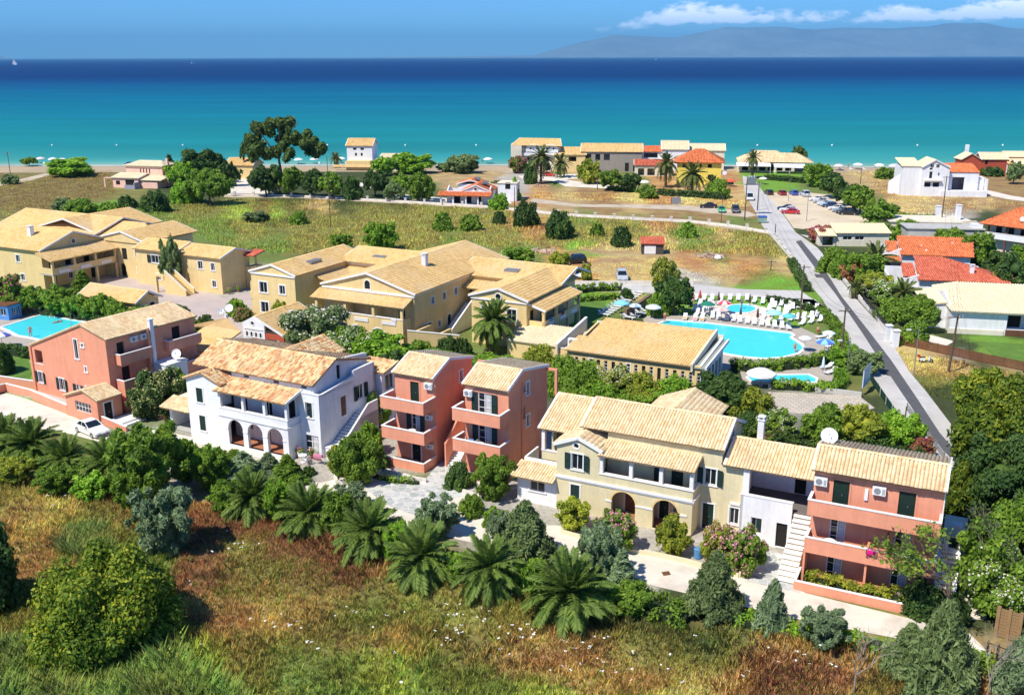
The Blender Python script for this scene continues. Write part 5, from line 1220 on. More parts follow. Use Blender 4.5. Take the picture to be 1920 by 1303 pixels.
gable(B,-.45,3.95,-.22,4.6,5.98,6.88,M_TCREAM,axis='y',tw=.26,tl=.38,verge=M_TRIM)
gable(B,1.25,13.5,1.5,8.7,7.22,8.72,M_TCREAM,rp=5.0,tw=.26,tl=.38,verge=M_TRIM)
gable(B,5.35,11.45,5.0,10.6,7.68,8.9,M_TCREAM,axis='y',tw=.26,tl=.38)
block(B,5.7,11.1,8.31,10.4,0,7.65,M_YEL,tops=(7.65,7.65,[(0,7.65),(2.7,8.7),(5.4,7.65)],7.65),r=[(.6,1.3,4.2,5.4,'win')])
# left rear part with open loggia
block(B,-2.6,1.4,4.3,9.0,0,6.3,M_YEL,f=[(.2,2.2,3.9,5.9,'void')],tops=(6.3,6.3,6.3,[(0,6.3),(2.3,7.9),(4.14,6.3)]))
part(B,'loggia_wall',M_YEL,(-2.75,-.21,2.5,2.7,3.2,4.0));part(B,'coping',M_TRIM,(-2.8,-.21,2.45,2.75,4.0,4.07));part(B,'loggia_floor',M_GREYF,(-2.7,-.21,2.7,4.3,3.1,3.22));part(B,'loggia_lower_wall',M_YEL,(-2.7,-.21,2.55,4.29,0,3.1))
part(B,'column',M_TRIM,(-2.75,-2.45,2.45,2.75,4.07,6.1));part(B,'rafter',M_BROWN,(-2.6,-.3,2.5,2.62,6.0,6.15))
gable(B,-3.0,1.3,2.2,9.4,6.12,7.95,M_TCREAM,rp=6.6,tw=.26,tl=.38,verge=M_TRIM)
# low annex with terrace
block(B,-3.95,-.22,.1,2.5,0,2.75,M_WHI,f=[(1.2,2.6,1.2,2.2,'win')]);part(B,'terrace_floor',M_CONC,(-3.95,-.22,.38,2.49,2.75,2.85))
rail_wall(B,(-3.95,1.55),(-.22,1.55),2.85,2.85,3.45,3.45,.14,M_WHI);rail_wall(B,(-3.9,1.7),(-3.9,4.2),2.2,2.2,3.45,3.45,.14,M_WHI);shed(B,-4.3,-.22,-.75,1.5,2.6,3.2,M_TCREAM,tw=.26,tl=.38)
# roofed passage on the right with white lower wall and open loggia above
wall(B,(15.1,1.3),(19.1,1.3),0,3.9,[(.9,1.75,.95,2.15,'half',dict(sur=False)),(2.9,3.75,.05,2.1,'doorway',dict(sur=False))],M_WHI);part(B,'coping',M_TRIM,(15.05,19.14,1.26,1.62,3.9,3.97));wall(B,(15.1,1.9),(15.1,1.3),0,3.9,[],M_WHI,th=.2)
part(B,'loggia_floor',M_GREYF,(15.1,20.6,1.58,5.2,2.9,3.05));wall(B,(15.1,5.2),(20.7,5.2),0,6.3,[(3.4,4.3,3.05,5.2,'doorway',dict(sur=False))],M_WHI);wall(B,(15.1,2.2),(15.1,5.1),3.05,6.1,[],M_WHI,th=.2);part(B,'pillar',M_WHI,(15.12,15.6,1.62,2.1,3.97,6.05));part(B,'corner_beam',M_BROWN,(13.3,20.6,1.72,1.88,5.95,6.1))
gable(B,13.55,20.7,1.35,7.7,6.12,7.38,M_TCREAM,rp=4.5,tw=.26,tl=.38,verge=M_TRIM)
chimney(B,15.2,6.7,4,8.35,.5,M_WHI)
stairs(B,(19.9,-4.0),(19.9,1.7),0,3.0,1.3,M_TRIM,n=13,cheek=M_CRM)
MB().lathe([(.02,0),(.13,.02),(.1,.32),(.03,.36)],8).build('wall_lantern',M_CRM,B,loc=(19.1,-4.2,0))
def extinguisher(loc,label):
    a=empty('fire_extinguisher',label,'fire extinguisher',loc,0,'red fire extinguishers in the porches');m=mat('signal_red',(.55,.02,.015),rough=.35,var=.03)
    MB().lathe([(.09,0),(.1,.05),(.1,.5),(.05,.6)],10).build('cylinder_body',m,a);part(a,'handle',M_BLACK,(-.05,.05,-.02,.02,.6,.7));MB().tube((.04,0,.62),(.14,0,.25),.015,n=5).build('hose',M_BLACK,a)
extinguisher(H.w(6.75,1.75,1.0),'red fire extinguisher beside the brown door in the first arch of the yellow villa')
# ---- white villa with three arches
H=Frame('villa','white two storey villa with three arches, balcony and patchy old tiled roof','house',(-32.28,93.66),-28);B=H.B
wall(B,(-.4,0),(3.9,0),0,[(0,6.35),(2.0,7.2),(4.3,6.35)],[(1.35,2.15,1.0,2.6,'shut'),(1.25,2.1,4.0,5.5,'shut')],M_WHI)
wall(B,(-.4,4.5),(-.4,.28),0,6.35,[],M_WHI);wall(B,(3.9,.28),(3.9,1.6),3.9,6.4,[],M_WHI)
wall(B,(3.9,-.25),(12.6,-.25),0,4.0,[(1.1,3.0,.35,3.0,'arch'),(3.6,5.5,.35,3.0,'arch'),(6.1,8.0,.35,3.0,'arch')],M_WHI,th=.35)
wall(B,(12.6,.1),(12.6,1.9),0,4.0,[],M_WHI,th=.25);part(B,'string_course',M_WHI,(3.9,12.75,-.36,-.253,3.2,3.34),(12.603,12.75,-.36,1.55,3.2,3.34));part(B,'coping',M_TRIM,(3.88,12.66,-.3,.14,4.0,4.07))
part(B,'impost',M_TRIM,(4.6,5.0,-.30,-.253,1.85,2.0),(6.9,7.5,-.30,-.253,1.85,2.0),(9.4,10.0,-.30,-.253,1.85,2.0),(11.9,12.3,-.30,-.253,1.85,2.0))
part(B,'porch_floor',M_FLOOR,(3.95,12.5,-.2,1.88,.1,.35));part(B,'balcony_floor',M_GREYF,(3.92,12.55,.1,1.88,3.1,3.2))
for x in(3.9,6.9,9.6,12.3):part(B,'column',M_WHI,(x,x+.3,-.2,.1,4.07,5.85))
wall(B,(3.9,1.9),(14.2,1.9),0,7.35,[(3.8,4.6,.35,2.5,'door',dict(dm=M_BROWN)),(6.6,7.5,.35,2.5,'doorway',dict(sur=False)),(1.5,2.3,1.4,2.6,'win'),(.8,1.8,3.2,5.3,'door',dict(sur=False)),(4.0,5.0,3.2,5.3,'win',dict(sur=False)),(6.8,7.9,3.2,5.3,'doorway',dict(sur=False)),
     (1.6,2.3,6.72,6.98,'win',dict(sur=False,far=True)),(5.4,6.1,6.72,6.98,'win',dict(sur=False,far=True)),(8.8,9.5,6.72,6.98,'win',dict(sur=False,far=True))],M_WHI)
# right front part
wall(B,(12.6,1.6),(15.0,1.6),0,6.35,[(.45,2.1,.2,2.2,'french',dict(shutters=False)),(.75,1.55,4.0,5.5,'half')],M_WHI,th=.25);part(B,'lower_wing_top',M_CRM,(12.62,15.0,1.85,7.0,6.2,6.3))
wall(B,(15.0,1.85),(15.0,7.1),0,[(0,6.35),(.4,6.35),(5.25,6.8)],[(3.05,3.9,3.2,5.2,'door',dict(dm=M_BROWN,sur=False))],M_WHI);wall(B,(15.0,7.1),(15.0,10.6),0,7.3,[(.5,1.5,4.1,5.6,'open',dict(sur=False)),(1.0,1.9,0,2.2,'door')],M_WHI)
wall(B,(14.25,1.95),(14.25,10.4),5.5,[(0,7.3),(3.3,8.85),(8.45,8.2)],[(3.5,4.1,6.75,8.2,'doorway',dict(sur=False))],M_WHI)
wall(B,(15.0,10.6),(-.4,10.6),0,7.2,[],M_WHI);wall(B,(-.4,10.3),(-.4,4.5),0,[(0,7.2),(5.2,8.7),(5.8,8.6)],[],M_WHI)
part(B,'coping',M_TRIM,(12.6,15.08,1.54,1.86,6.36,6.44))
shed(B,3.7,12.85,-.65,1.9,5.85,6.55,M_TOLD,tw=.29,tl=.42,old=True,verge=M_TRIM)
gable(B,-.7,4.4,-.25,4.6,6.3,7.25,M_TOLD,axis='y',tw=.29,tl=.42,old=True)
gable(B,-.9,14.5,1.45,10.9,7.3,8.95,M_TOLD,rp=5.2,zback=7.5,tw=.29,tl=.42,old=True)
gable(B,5.2,10.7,5.2,11.6,7.65,8.97,M_TOLD,axis='y',tw=.29,tl=.42,old=True);block(B,5.5,10.4,10.61,11.4,0,7.6,M_WHI)
# rear loggia on the right
block(B,12.4,15.6,10.95,13.2,0,6.1,M_WHI,r=[(.3,2.0,4.0,5.6,'win')]);shed(B,12.2,16.1,10.7,13.5,6.15,6.7,M_TOLD,tw=.29,tl=.42,old=True)
# side steps on a plinth
part(B,'plinth',M_WHI,(15.003,17.0,2.0,8.5,0,1.05));part(B,'coping',M_TRIM,(14.95,17.06,1.94,8.5,1.05,1.12))
stairs(B,(15.75,3.4),(15.75,7.3),1.12,3.1,1.2,M_TRIM);part(B,'landing',M_WHI,(15.01,16.4,7.3,8.9,1.12,3.1));rail_wall(B,(16.45,3.6),(16.45,7.3),1.12,1.12,1.6,4.0,.14,M_WHI);rail_wall(B,(16.45,7.3),(16.45,8.9),1.12,1.12,4.0,4.0,.14,M_WHI)
wall(B,(16.52,5.9),(16.52,8.9),1.05,3.0,[(.8,1.5,1.3,2.2,'doorway',dict(sur=False))],M_WHI,th=.1)
# left annex porch
block(B,-4.2,-.41,.9,4.0,0,2.7,M_WHI,f=[(.35,3.4,.1,2.3,'void')]);part(B,'annex_floor',M_CONC,(-4.1,-.5,.7,3.7,.04,.12));part(B,'annex_back_wall',M_WHI,(-3.9,-.5,3.0,3.2,.12,2.6));part(B,'door',M_DARK,(-2.4,-1.5,2.95,2.99,.12,2.15));shed(B,-4.5,-.41,-.1,1.9,2.6,3.25,M_TCREAM,tw=.27,tl=.38);part(B,'flat_roof',M_CRM,(-4.2,-.41,1.92,4.1,2.95,3.12));part(B,'roof_parapet',M_WHI,(-4.2,-.41,3.95,4.1,3.12,3.5))
part(B,'terrace_plinth',M_CRM,(-4.6,13.6,-1.6,-.27,.0,.10));rail_wall(B,(-4.5,-1.7),(13.0,-1.7),0,0,.42,.42,.18,M_CRM)
extinguisher(H.w(10.7,1.78,1.2),'red fire extinguisher inside the third arch of the white villa')
plastic_chair(H.w(13.6,.3,.05),2.2,'white plastic chair on the patio of the white villa');plastic_chair(H.w(14.6,-.2,.05),4.0,'white plastic chair nearest the drying rack at the white villa');table(H.w(14.0,.0,.05),'round white garden table in front of the flower pots of the white villa')
def drying_rack(H,x,y):
    p=H.w(x,y,.03);a=empty('drying_rack','wire clothes drying rack standing on the patio of the white villa','drying rack',p,H.r)
    fr=MB()
    for yy in(-.3,.3):
        fr.tube((-.6,yy,0),(-.6,-yy,.95),.012,n=4).tube((.6,yy,0),(.6,-yy,.95),.012,n=4).tube((-.6,yy,.95),(.6,yy,.95),.012,n=4)
    fr.build('frame',M_METAL,a)
    wr=MB()
    for i in range(5):wr.tube((-.6,-.3+.15*i,.95),(.6,-.3+.15*i,.95),.006,n=3)
    wr.build('wire',M_METAL,a)
    cloth('towel',H.w(x-.55,y-.32,.99),H.r,'dusty pink towel on the drying rack at the white villa','towel',(.55,.20,.30),1.0,.55,'washing on the rack')
drying_rack(H,15.6,.6)
# ---- twin pink apartment blocks with stair between
H=Frame('apartment_house','salmon pink twin block house with stacked balconies and a stair between','house',(-11.94,85.3),-28);B=H.B
for x0,x1,by,off in((-.75,3.6,1.15,0),(6.85,11.35,1.5,.15)):
    ops=[]
    for k,zf in enumerate((.05,2.95,5.85)):
        if x0<0:ops.append((1.75,2.7,zf,zf+2.1,('door','french','door')[k],(dict(dm=M_DARK),dict(sw=.5),dict(trim=M_PINK))[k]))
        else:ops.append((1.35,2.75,zf,zf+2.1,('doorway','french','french')[k],(dict(sur=False),dict(sw=.55),dict(sw=.6))[k]))
    yb=3.25+off;yk=10.3 if x0<0 else 11.3
    pr=[(0,8.6),(2.6,9.65),(yk-yb-.56,8.7)];pl=[(0,8.7),(yk-yb-.56-2.6,9.65),(yk-yb-.56,8.6)]
    block(B,x0,x1,yb,yk,0,8.6,M_PINK,f=ops,r=([(4.3,4.9,6.9,8.0,'win')]if x0<0 else[(3.2,3.75,7.1,8.3,'win',dict(trim=M_TRIM)),(2.5,2.9,7.6,8.1,'win',dict(trim=M_PINK)),(2.4,2.9,5.0,6.0,'win',dict(trim=M_PINK)),(3.2,3.8,4.0,5.1,'win')]),tops=(8.6,pr,8.7,pl))
    gable(B,x0-.12,x1+.12,yb-.35,yk+.2,8.62,9.8,M_TCREAM,rp=5.95,zback=8.75,tw=.26,tl=.38,verge=M_TRIM)
    for zf in(2.9,5.83):balcony(B,x0-.25,x1+.15,by,yb,zf,M_PINK)
    for s in(-.18,.02)[0:1]:rail_wall(B,(x0-.2,by),(x1+.1,by),0,0,.85,.85,.16,M_PINK)
    rail_wall(B,(x1+.02,by+.08),(x1+.02,yb),0,0,.85,.85,.16,M_PINK);part(B,'ground_terrace',M_GREYF,(x0-.1,x1-.06,by+.08,yb,0,.06))
    part(B,'drain_pipe',M_PINK,(x1+.003,x1+.12,yb+2.4*(x0>0)+.05,yb+2.4*(x0>0)+.17,0,8.6),(x1+.003,x1+.16,yb+2.4*(x0>0)+.0,yb+2.4*(x0>0)+.22,5.6,5.75),(x1+.003,x1+.16,yb+2.4*(x0>0)+.0,yb+2.4*(x0>0)+.22,2.6,2.75))
part(B,'rear_pergola',M_PINK,(12.3,12.55,10.9,11.2,3,8.4),(11.36,12.55,10.9,11.2,8.4,8.6));part(B,'partition',M_PINK,(-1.0,-.86,1.3,3.2,2.92,3.4))
stairs(B,(5.4,3.5),(5.4,7.6),0,3.0,1.3,M_TRIM);rail_wall(B,(4.65,3.3),(4.65,9.2),0,0,2.3,6.6,.16,M_PINK,cap=M_PINK);rail_wall(B,(6.15,3.5),(6.15,5.2),0,0,.9,2.1,.12,M_WHI)
stairs(B,(5.4,7.6),(5.4,10.3),3.0,5.8,1.3,M_TRIM);part(B,'landing',M_PINK,(3.62,6.83,10.3,11.5,5.5,5.8));part(B,'rear_wall',M_PINK,(3.62,6.83,11.3,11.5,0,8.2))
ac_unit(H.w(2.72,3.2,7.55),H.r,'white air conditioner beside the dark green shutter of the left pink block');ac_unit(H.w(6.9,3.35,7.5),H.r,'white air conditioner beside the top glass doors of the right pink block')
ac_unit(H.w(2.75,3.2,4.5),H.r,'white air conditioner below the top balcony of the left pink block',.8);ac_unit(H.w(2.75,3.2,1.6),H.r,'white air conditioner below the middle balcony of the left pink block',.8)
plastic_chair(H.w(.5,2.2,5.86),2.4,'white plastic chair on the top balcony of the left pink block');table(H.w(1.9,1.9,2.93),'round white table on the middle balcony of the left pink block',r=.38);plastic_chair(H.w(9.0,2.3,2.93),1.0,'white plastic chair on the middle balcony of the right pink block')
table(H.w(8.0,2.3,2.93),'small blue covered table on the middle balcony of the right pink block',canvas((.10,.22,.5)),r=.32)
# ---- left pink apartment house by the pool
H=Frame('apartment_house','big salmon pink house with a tall blank gable wall, corner balconies and tiled porch','house',(-57.03,109.54),-33);B=H.B
X0,X1=2.6,16.6
fo=[(.6,1.4,1.3,2.6,'open',dict(tw=.12)),(4.6,5.5,1.1,2.5,'open'),(7.6,8.5,.1,2.3,'french',dict(sw=.45)),(9.5,10.5,.9,2.4,'half'),(8.3,8.9,5.4,7.6,'half',dict()),(9.6,10.05,6.9,7.3,'win'),(9.75,10.1,4.1,4.7,'win'),(11.3,11.7,1.8,2.2,'win'),(.45,1.9,3.6,5.2,'void')]
wall(B,(X0,0),(X1,0),0,[(0,5.6),(9.9,9.35),(14.0,8.45)],fo,M_PINK);wall(B,(X1,.28),(X1,11.4),0,8.5,[(1.0,1.9,5.65,7.7,'doorway',dict(sur=False)),(1.3,2.3,2.85,4.9,'doorway',dict(sur=False)),(2.6,3.7,0.05,2.2,'doorway',dict(sur=False)),(8.2,9.3,5.65,7.8,'doorway',dict(sur=False)),(8.2,9.3,2.85,4.9,'doorway',dict(sur=False))],M_PINK)
wall(B,(X1,11.68),(X0,11.68),0,[(0,8.45),(4.1,9.35),(14,5.6)],[],M_PINK);wall(B,(X0,11.4),(X0,.28),0,5.6,[],M_PINK)
roof(B,[[(X0-.3,11.9,5.6),(X0-.3,-.15,5.6),(12.5,-.15,9.5),(12.5,11.9,9.5)],[(X1+.35,-.15,8.45),(X1+.35,11.9,8.45),(12.5,11.9,9.5),(12.5,-.15,9.5)]],M_TCREAM,tw=.27,tl=.40,ridges=[((12.5,-.15,9.5),(12.5,11.9,9.5))])
part(B,'loggia_back',M_PINK,(2.9,4.6,1.6,1.75,2.9,5.5));part(B,'loggia_floor',M_GREYF,(2.9,4.6,.28,1.6,3.4,3.55));part(B,'corner_post',M_PINK,(2.2,2.55,-.15,.2,0,5.4));part(B,'low_ledge',M_PINK,(1.9,2.59,0,2.0,0,3.5));part(B,'coping',M_TRIM,(1.85,2.59,-.05,2.05,3.5,3.58),(3.0,4.55,-.06,.0,3.52,3.6))
for(y0,y1,zf)in((.9,4.9,5.6),(.7,4.9,2.8),(7.2,11.6,5.6),(6.9,11.6,2.8)):
    xo=X1+(1.0 if zf>5 else 1.45)
    fl=part(B,'balcony',M_PINK,(X1+.003,xo,y0,y1,zf-.2,zf));part(B,'parapet',M_PINK,(X1+.003,xo,y0,y0+.14,zf,zf+.95),(xo-.14,xo,y0+.14,y1,zf,zf+.95),(X1+.003,xo,y1,y1+.14,zf,zf+.95),parent=fl)
    part(B,'coping',M_TRIM,(X1+.003,xo+.04,y0-.04,y0+.18,zf+.95,zf+1.02),(xo-.18,xo+.04,y0+.18,y1+.0,zf+.95,zf+1.02),parent=fl)
part(B,'bay_wall',M_PINK,(X1+.003,X1+1.42,.72,4.9,0,2.58));part(B,'door',M_DARK,(X1+1.421,X1+1.44,3.2,4.2,.1,2.2));part(B,'side_wall',M_PINK,(X1+.003,X1+.5,4.92,5.2,0,8.4))
part(B,'flue',M_WHI,(X1+.1,X1+.55,5.3,5.75,2.6,9.4),(X1+.04,X1+.61,5.24,5.81,9.4,9.5))
ac_unit(H.w(X1+.01,2.9,7.4),H.r+R(90),'white air conditioner nearest the dark balcony door on the big pink house',1.05);ac_unit(H.w(X1+.01,4.2,7.4),H.r+R(90),'white air conditioner beside the white flue of the big pink house',1.05);ac_unit(H.w(X1+1.45,4.3,2.0),H.r+R(90),'white air conditioner low on the bay of the big pink house',.9)
block(B,X1+.05,X1+2.4,5.5,8.3,0,4.4,M_WHI,f=[(.6,1.2,2.3,3.5,'win')],r=[(.6,1.4,2.4,3.6,'win')]);part(B,'flat_roof',M_WHI,(X1+.0,X1+2.5,5.4,8.4,4.4,4.52))
sat_dish(H.w(X1+2.0,7.3,4.52),H.r+.5,'white satellite dish on the flat white annex of the big pink house',.55,25,.5)
# tiled porch in front of the right corner
block(B,12.7,18.2,-2.9,-.01,0,2.75,M_PINK,f=[(1.6,4.3,.95,2.05,'win',dict(nx=5,nz=2,sur=False))],r=[(.5,1.4,.1,2.2,'door',dict(dm=M_DARK))],tops=([(0,2.3),(3.3,3.45),(5.5,2.75)],2.75,2.75,2.3))
roof(B,[[(12.55,0.0,2.32),(12.55,-3.1,2.32),(16.0,-3.1,3.52),(16.0,0.0,3.52)],[(18.5,-3.1,2.75),(18.5,0.0,2.75),(16.0,0.0,3.52),(16.0,-3.1,3.52)]],M_TCREAM,tw=.27,tl=.40)
rail_wall(B,(4.6,-1.9),(12.6,-2.75),0,0,1.1,1.1,.22,M_PINK);rail_wall(B,(-.6,-1.9),(4.5,-1.6),0,0,.95,.95,.2,M_PINK);rail_wall(B,(-.6,-3.1),(-.6,-2.0),0,0,.95,.95,.2,M_PINK);rail_wall(B,(-7,-1.2),(1.8,.6),0,0,.9,.9,.2,M_PINK)
rail_wall(B,(18.3,-2.6),(22.2,-2.5),0,0,.9,.5,.2,M_PINK);rail_wall(B,(19.8,1.4),(22.6,1.9),0,0,.8,.8,.22,M_PINK);part(B,'doorstep',M_TRIM,(18.45,20.5,-2.2,.6,0,.35),(18.45,21.0,-2.2,.8,0,.18));part(B,'terrace_paving',M_CONC,(2.6,12.6,-1.8,-.01,0,.1))
part(B,'antenna',M_METAL,(9.3,9.34,1.0,1.04,8.2,10.2),(9.0,9.65,1.01,1.03,10.0,10.03))
# ---- low restaurant-like house between, gold roofs and white gables
H=Frame('low_house','low white house with broad golden roofs and a little white belfry gable','house',tuple(G(330,700,0))[:2],-27);B=H.B
def loc_in(H,px,py,z):
    p=G(px,py,z)-H.O;c,s=math.cos(-H.r),math.sin(-H.r);return(p.x*c-p.y*s,p.x*s+p.y*c,z)
LI=lambda px,py,z:loc_in(H,px,py,z)
a,b,c,d=LI(326,650,2.9),LI(396,663,2.9),LI(452,622,4.3),LI(385,612,4.3)
roof(B,[[a,b,c,d]],M_TGOLD,tw=.3,tl=.42);x0,y0=a[0],a[1];wall(B,(a[0]+.2,a[1]+.3),(b[0]-.1,b[1]+.3),0,2.9,[(1,2,1.2,2.1,'win')],M_WHI)
a2,b2,c2,d2=LI(385,614,3.5),LI(454,622,3.5),LI(424,594,4.8),LI(370,604,4.6)
roof(B,[[d,c,LI(425,596,5.2),LI(345,612,4.4)]],M_TGOLD,tw=.3,tl=.42);part(B,'party_wall',M_WHI,(*sorted((LI(382,606,4.9)[0],LI(424,594,4.9)[0])),LI(424,594,4.9)[1],LI(424,594,4.9)[1]+.35,0,5.2))
G1=LI(456,625,2.6);G2=LI(494,640,2.2)
gx0,gy0=G1[0],G1[1]
wall(B,(gx0,gy0),(gx0+3.6,gy0),0,[(0,4.1),(1.7,5.0),(3.6,4.0)],[(1.4,1.95,3.9,4.4,'round')]+[(.5+i*.75,.85+i*.75,2.35,3.0,'archwin')for i in range(4)],M_WHI);part(B,'cornice',M_TRIM,(gx0+.3,gx0+3.3,gy0-.1,gy0-.003,3.35,3.48))
gable(B,gx0-.1,gx0+6.8,gy0+.1,gy0+9,2.9,5.0,M_TGOLD,axis='y',rp=gx0+1.9,tw=.3,tl=.42,verge=M_TRIM);wall(B,(gx0+3.6,gy0+.1),(gx0+6.6,gy0+.1),0,3.0,[(.3,2.6,0.1,2.3,'void')],M_BRICKRED,th=.2);block(B,gx0+.2,gx0+6.4,gy0+1.6,gy0+8.8,0,2.9,M_CRM)
chimney(B,gx0+4.2,gy0+5.0,3.3,4.9,.6,M_WHI,pot=False)
q=LI(421,586,5.2);sat_dish(H.w(q[0]+.6,q[1]+.3,5.2),H.r+.35,'larger white satellite dish on the parapet above the golden roof',.55,30,.3);q=LI(410,592,5.0);sat_dish(H.w(q[0]+.2,q[1]+.3,5.0),H.r+.9,'smaller white satellite dish turned away on the golden roof parapet',.42,30,.3)
# ================================================================= yellow hotel, centre block
H=Frame('hotel_building','ochre yellow hotel block with gables, columned veranda and golden roofs','hotel',(-37.27,137.27),-27);B=H.B
OW=M_OCH
def ro(planes,**k):return roof(B,planes,M_TGOLD,tw=.34,tl=.5,verge=M_TRIM,**k)
GK=dict(tw=.34,tl=.5,verge=M_TRIM)
# left wing
block(B,-.3-3.0,4.8,4.0,21,0,6.9,M_YEL if False else OW,f=[(1.5,2.9,3.9,5.5,'win',dict(tw=.2)),(5.2,6.2,4.0,5.3,'win',dict(tw=.2)),(1.5,2.9,.9,2.5,'win',dict(tw=.2)),(5.2,6.2,.9,2.3,'win',dict(tw=.2))],
      tops=([(0,6.9),(4.05,8.1),(8.1,6.9)],6.9,6.9,6.9),r=[(8.4,9.6,3.6,5.6,'doorway',dict(sur=False))])
gable(B,-3.6,5.1,3.8,21.5,6.95,8.25,M_TGOLD,axis='y',rp=.7,**GK);part(B,'cornice',M_TRIM,(-3.4,4.9,3.85,3.997,6.6,6.85))
for x,yy in((-3.9,4.6),(-3.9,8.0)):part(B,'side_column',OW,(x-.2,x+.2,yy,yy+.4,0,5.2))
part(B,'side_balcony',OW,(-4.2,-3.31,4.5,9,2.6,3.7));part(B,'skylight',M_METAL,(2.6,3.6,9.5,12.0,7.62,7.95))
# rear link
block(B,4.81,16,16.5,25,0,6.9,OW);gable(B,3.6,18,16,26.5,6.95,8.3,M_TGOLD,rp=21.5,**GK);part(B,'skylight',M_METAL,(8.6,10.8,18.0,19.2,7.45,7.78));part(B,'fascia',M_TRIM,(4.9,12,16.35,16.45,6.5,6.95))
shedx(B,7.3,4.81,8.5,16.4,5.4,6.1,M_TGOLD,tw=.34,tl=.5);shed(B,4.85,12.5,14.2,16.4,5.4,6.1,M_TGOLD,tw=.34,tl=.5);part(B,'gallery_floor',M_CONC,(4.82,7.2,8.5,16.3,2.8,3.0));part(B,'gallery_parapet',OW,(7.0,7.2,8.5,14.2,2.81,3.9));part(B,'gallery_column',OW,(6.9,7.2,8.6,8.9,3.0,5.3),(6.9,7.2,12.4,12.7,3.0,5.3))
# middle block with pediment and veranda
mx0,mx1=11.4,26.3
wall(B,(mx0,2.0),(mx1,2.0),0,[(0,6.9),(7.45,9.0),(14.9,6.9)],[(7.0,7.9,6.9,8.1,'archwin'),(3.6,4.7,2.95,5.0,'doorway',dict(sur=False)),(8.0,9.1,2.95,5.0,'doorway',dict(sur=False)),(12.3,13.4,2.95,5.0,'doorway',dict(sur=False))],OW)
wall(B,(mx1,2.28),(mx1,17),0,6.9,[(4.0,4.8,4.6,5.6,'win',dict(tw=.16)),(7.0,7.8,4.6,5.6,'win',dict(tw=.16)),(10.3,11.1,4.6,5.6,'win',dict(tw=.16)),(2.0,3.9,.3,2.2,'win',dict(tw=.2)),(5.6,6.3,1.0,1.9,'win',dict(tw=.16)),(8.2,9.2,.1,2.2,'archwin')],OW)
wall(B,(mx0,15),(mx0,2.28),0,6.9,[],OW)
gable(B,mx0-.3,mx1+.35,1.7,29,6.95,9.15,M_TGOLD,axis='y',**GK);part(B,'cornice',M_TRIM,(mx0-.1,mx1+.1,1.8,1.997,6.45,6.72));part(B,'side_cornice',M_TRIM,(mx1+.003,mx1+.15,1.8,17,6.6,6.85))
shed(B,mx0-.6,mx1-.2,-.3,2.0,5.45,6.3,M_TGOLD,tw=.34,tl=.5)
wall(B,(mx0,0),(mx1-.6,0),0,3.75,[(5.6,7.9,0,2.2,'arch',dict(ring=M_TRIM)),(9.2,11.5,0,2.2,'arch',dict(ring=M_TRIM)),(1.8,4.1,0,2.2,'arch',dict(ring=M_TRIM)),(12.9,13.6,.8,1.6,'win')],OW,th=.3);part(B,'coping',M_TRIM,(mx0-.05,mx1-.55,-.06,.34,3.75,3.83));wall(B,(mx1-.6,.3),(mx1-.6,2.0),0,3.75,[],OW,th=.25)
for x in(mx0,mx0+4.8,mx0+9.4,mx1-1.0):part(B,'column',OW,(x,x+.4,.0,.3,3.83,5.35),(x-.08,x+.48,-.06,.36,5.05,5.22))
for x in(mx0+2.0,mx0+6.6,mx0+11.0):part(B,'plaque',M_TRIM,(x,x+2.2,-.09,-.003,2.9,3.4))
part(B,'veranda_floor',M_CONC,(mx0,mx1-.7,.3,1.98,2.8,2.95));part(B,'veranda_partition',OW,(mx0+5.0,mx0+5.2,.35,1.98,2.95,5.6),(mx0+9.6,mx0+9.8,.35,1.98,2.95,5.6));chimney(B,21.5,12.5,7.6,9.9,.7,M_WHI)
# right link and right wing
block(B,26.6,34,17.2,25,0,6.6,OW);gable(B,24,41,16.8,27,6.65,8.1,M_TGOLD,rp=22.5,**GK);part(B,'skylight',M_METAL,(31.0,33.2,18.7,20.0,7.25,7.6));part(B,'skylight',M_METAL,(35.4,37.4,18.9,20.2,7.25,7.6));shed(B,26.4,33,14.6,17.1,5.3,6.0,M_TGOLD,tw=.34,tl=.5)
part(B,'gallery_floor',M_CONC,(26.4,33,14.7,17.1,2.8,3.0));part(B,'gallery_parapet',OW,(28.6,33,14.7,14.9,3.01,3.9));part(B,'gallery_column',OW,(28.4,28.7,14.75,15.05,3.0,5.25));part(B,'gallery_door',M_DARK,(27.2,28.4,17.08,17.19,3.0,5.0),(29.6,30.6,17.08,17.19,3.0,5.0))
stairs(B,(27.6,8.2),(27.6,14.7),0,3.0,1.4,M_TRIM);rail_wall(B,(28.4,8.0),(28.4,14.7),0,0,.9,4.2,.16,M_TRIM)
wx0,wx1=32.4,40.6;wy0=6.6
block(B,wx0,wx1,wy0,22.4,0,6.5,OW,f=[(1.6,2.7,3.9,5.2,'win',dict(tw=.2)),(5.3,6.7,3.6,5.2,'win',dict(tw=.2)),(1.6,2.6,.9,2.2,'win',dict(tw=.2)),(5.5,7.2,.3,2.2,'doorway')],r=[(.8,2.0,3.0,5.0,'doorway',dict(sur=False)),(4.0,5.2,3.0,5.0,'doorway',dict(sur=False)),(8.2,9.4,3.0,5.0,'doorway',dict(sur=False)),(3.6,4.6,.1,2.1,'doorway',dict(sur=False)),(8.6,9.6,.1,2.1,'doorway',dict(sur=False))],
      tops=([(0,6.5),(4.1,7.75),(8.2,6.5)],6.5,[(0,6.5),(4.1,7.75),(8.2,6.5)],6.5))
fill(B,(0,.8,6.35,7.15,'round'),Vector((wx0+3.7,wy0-.14)),0.0)
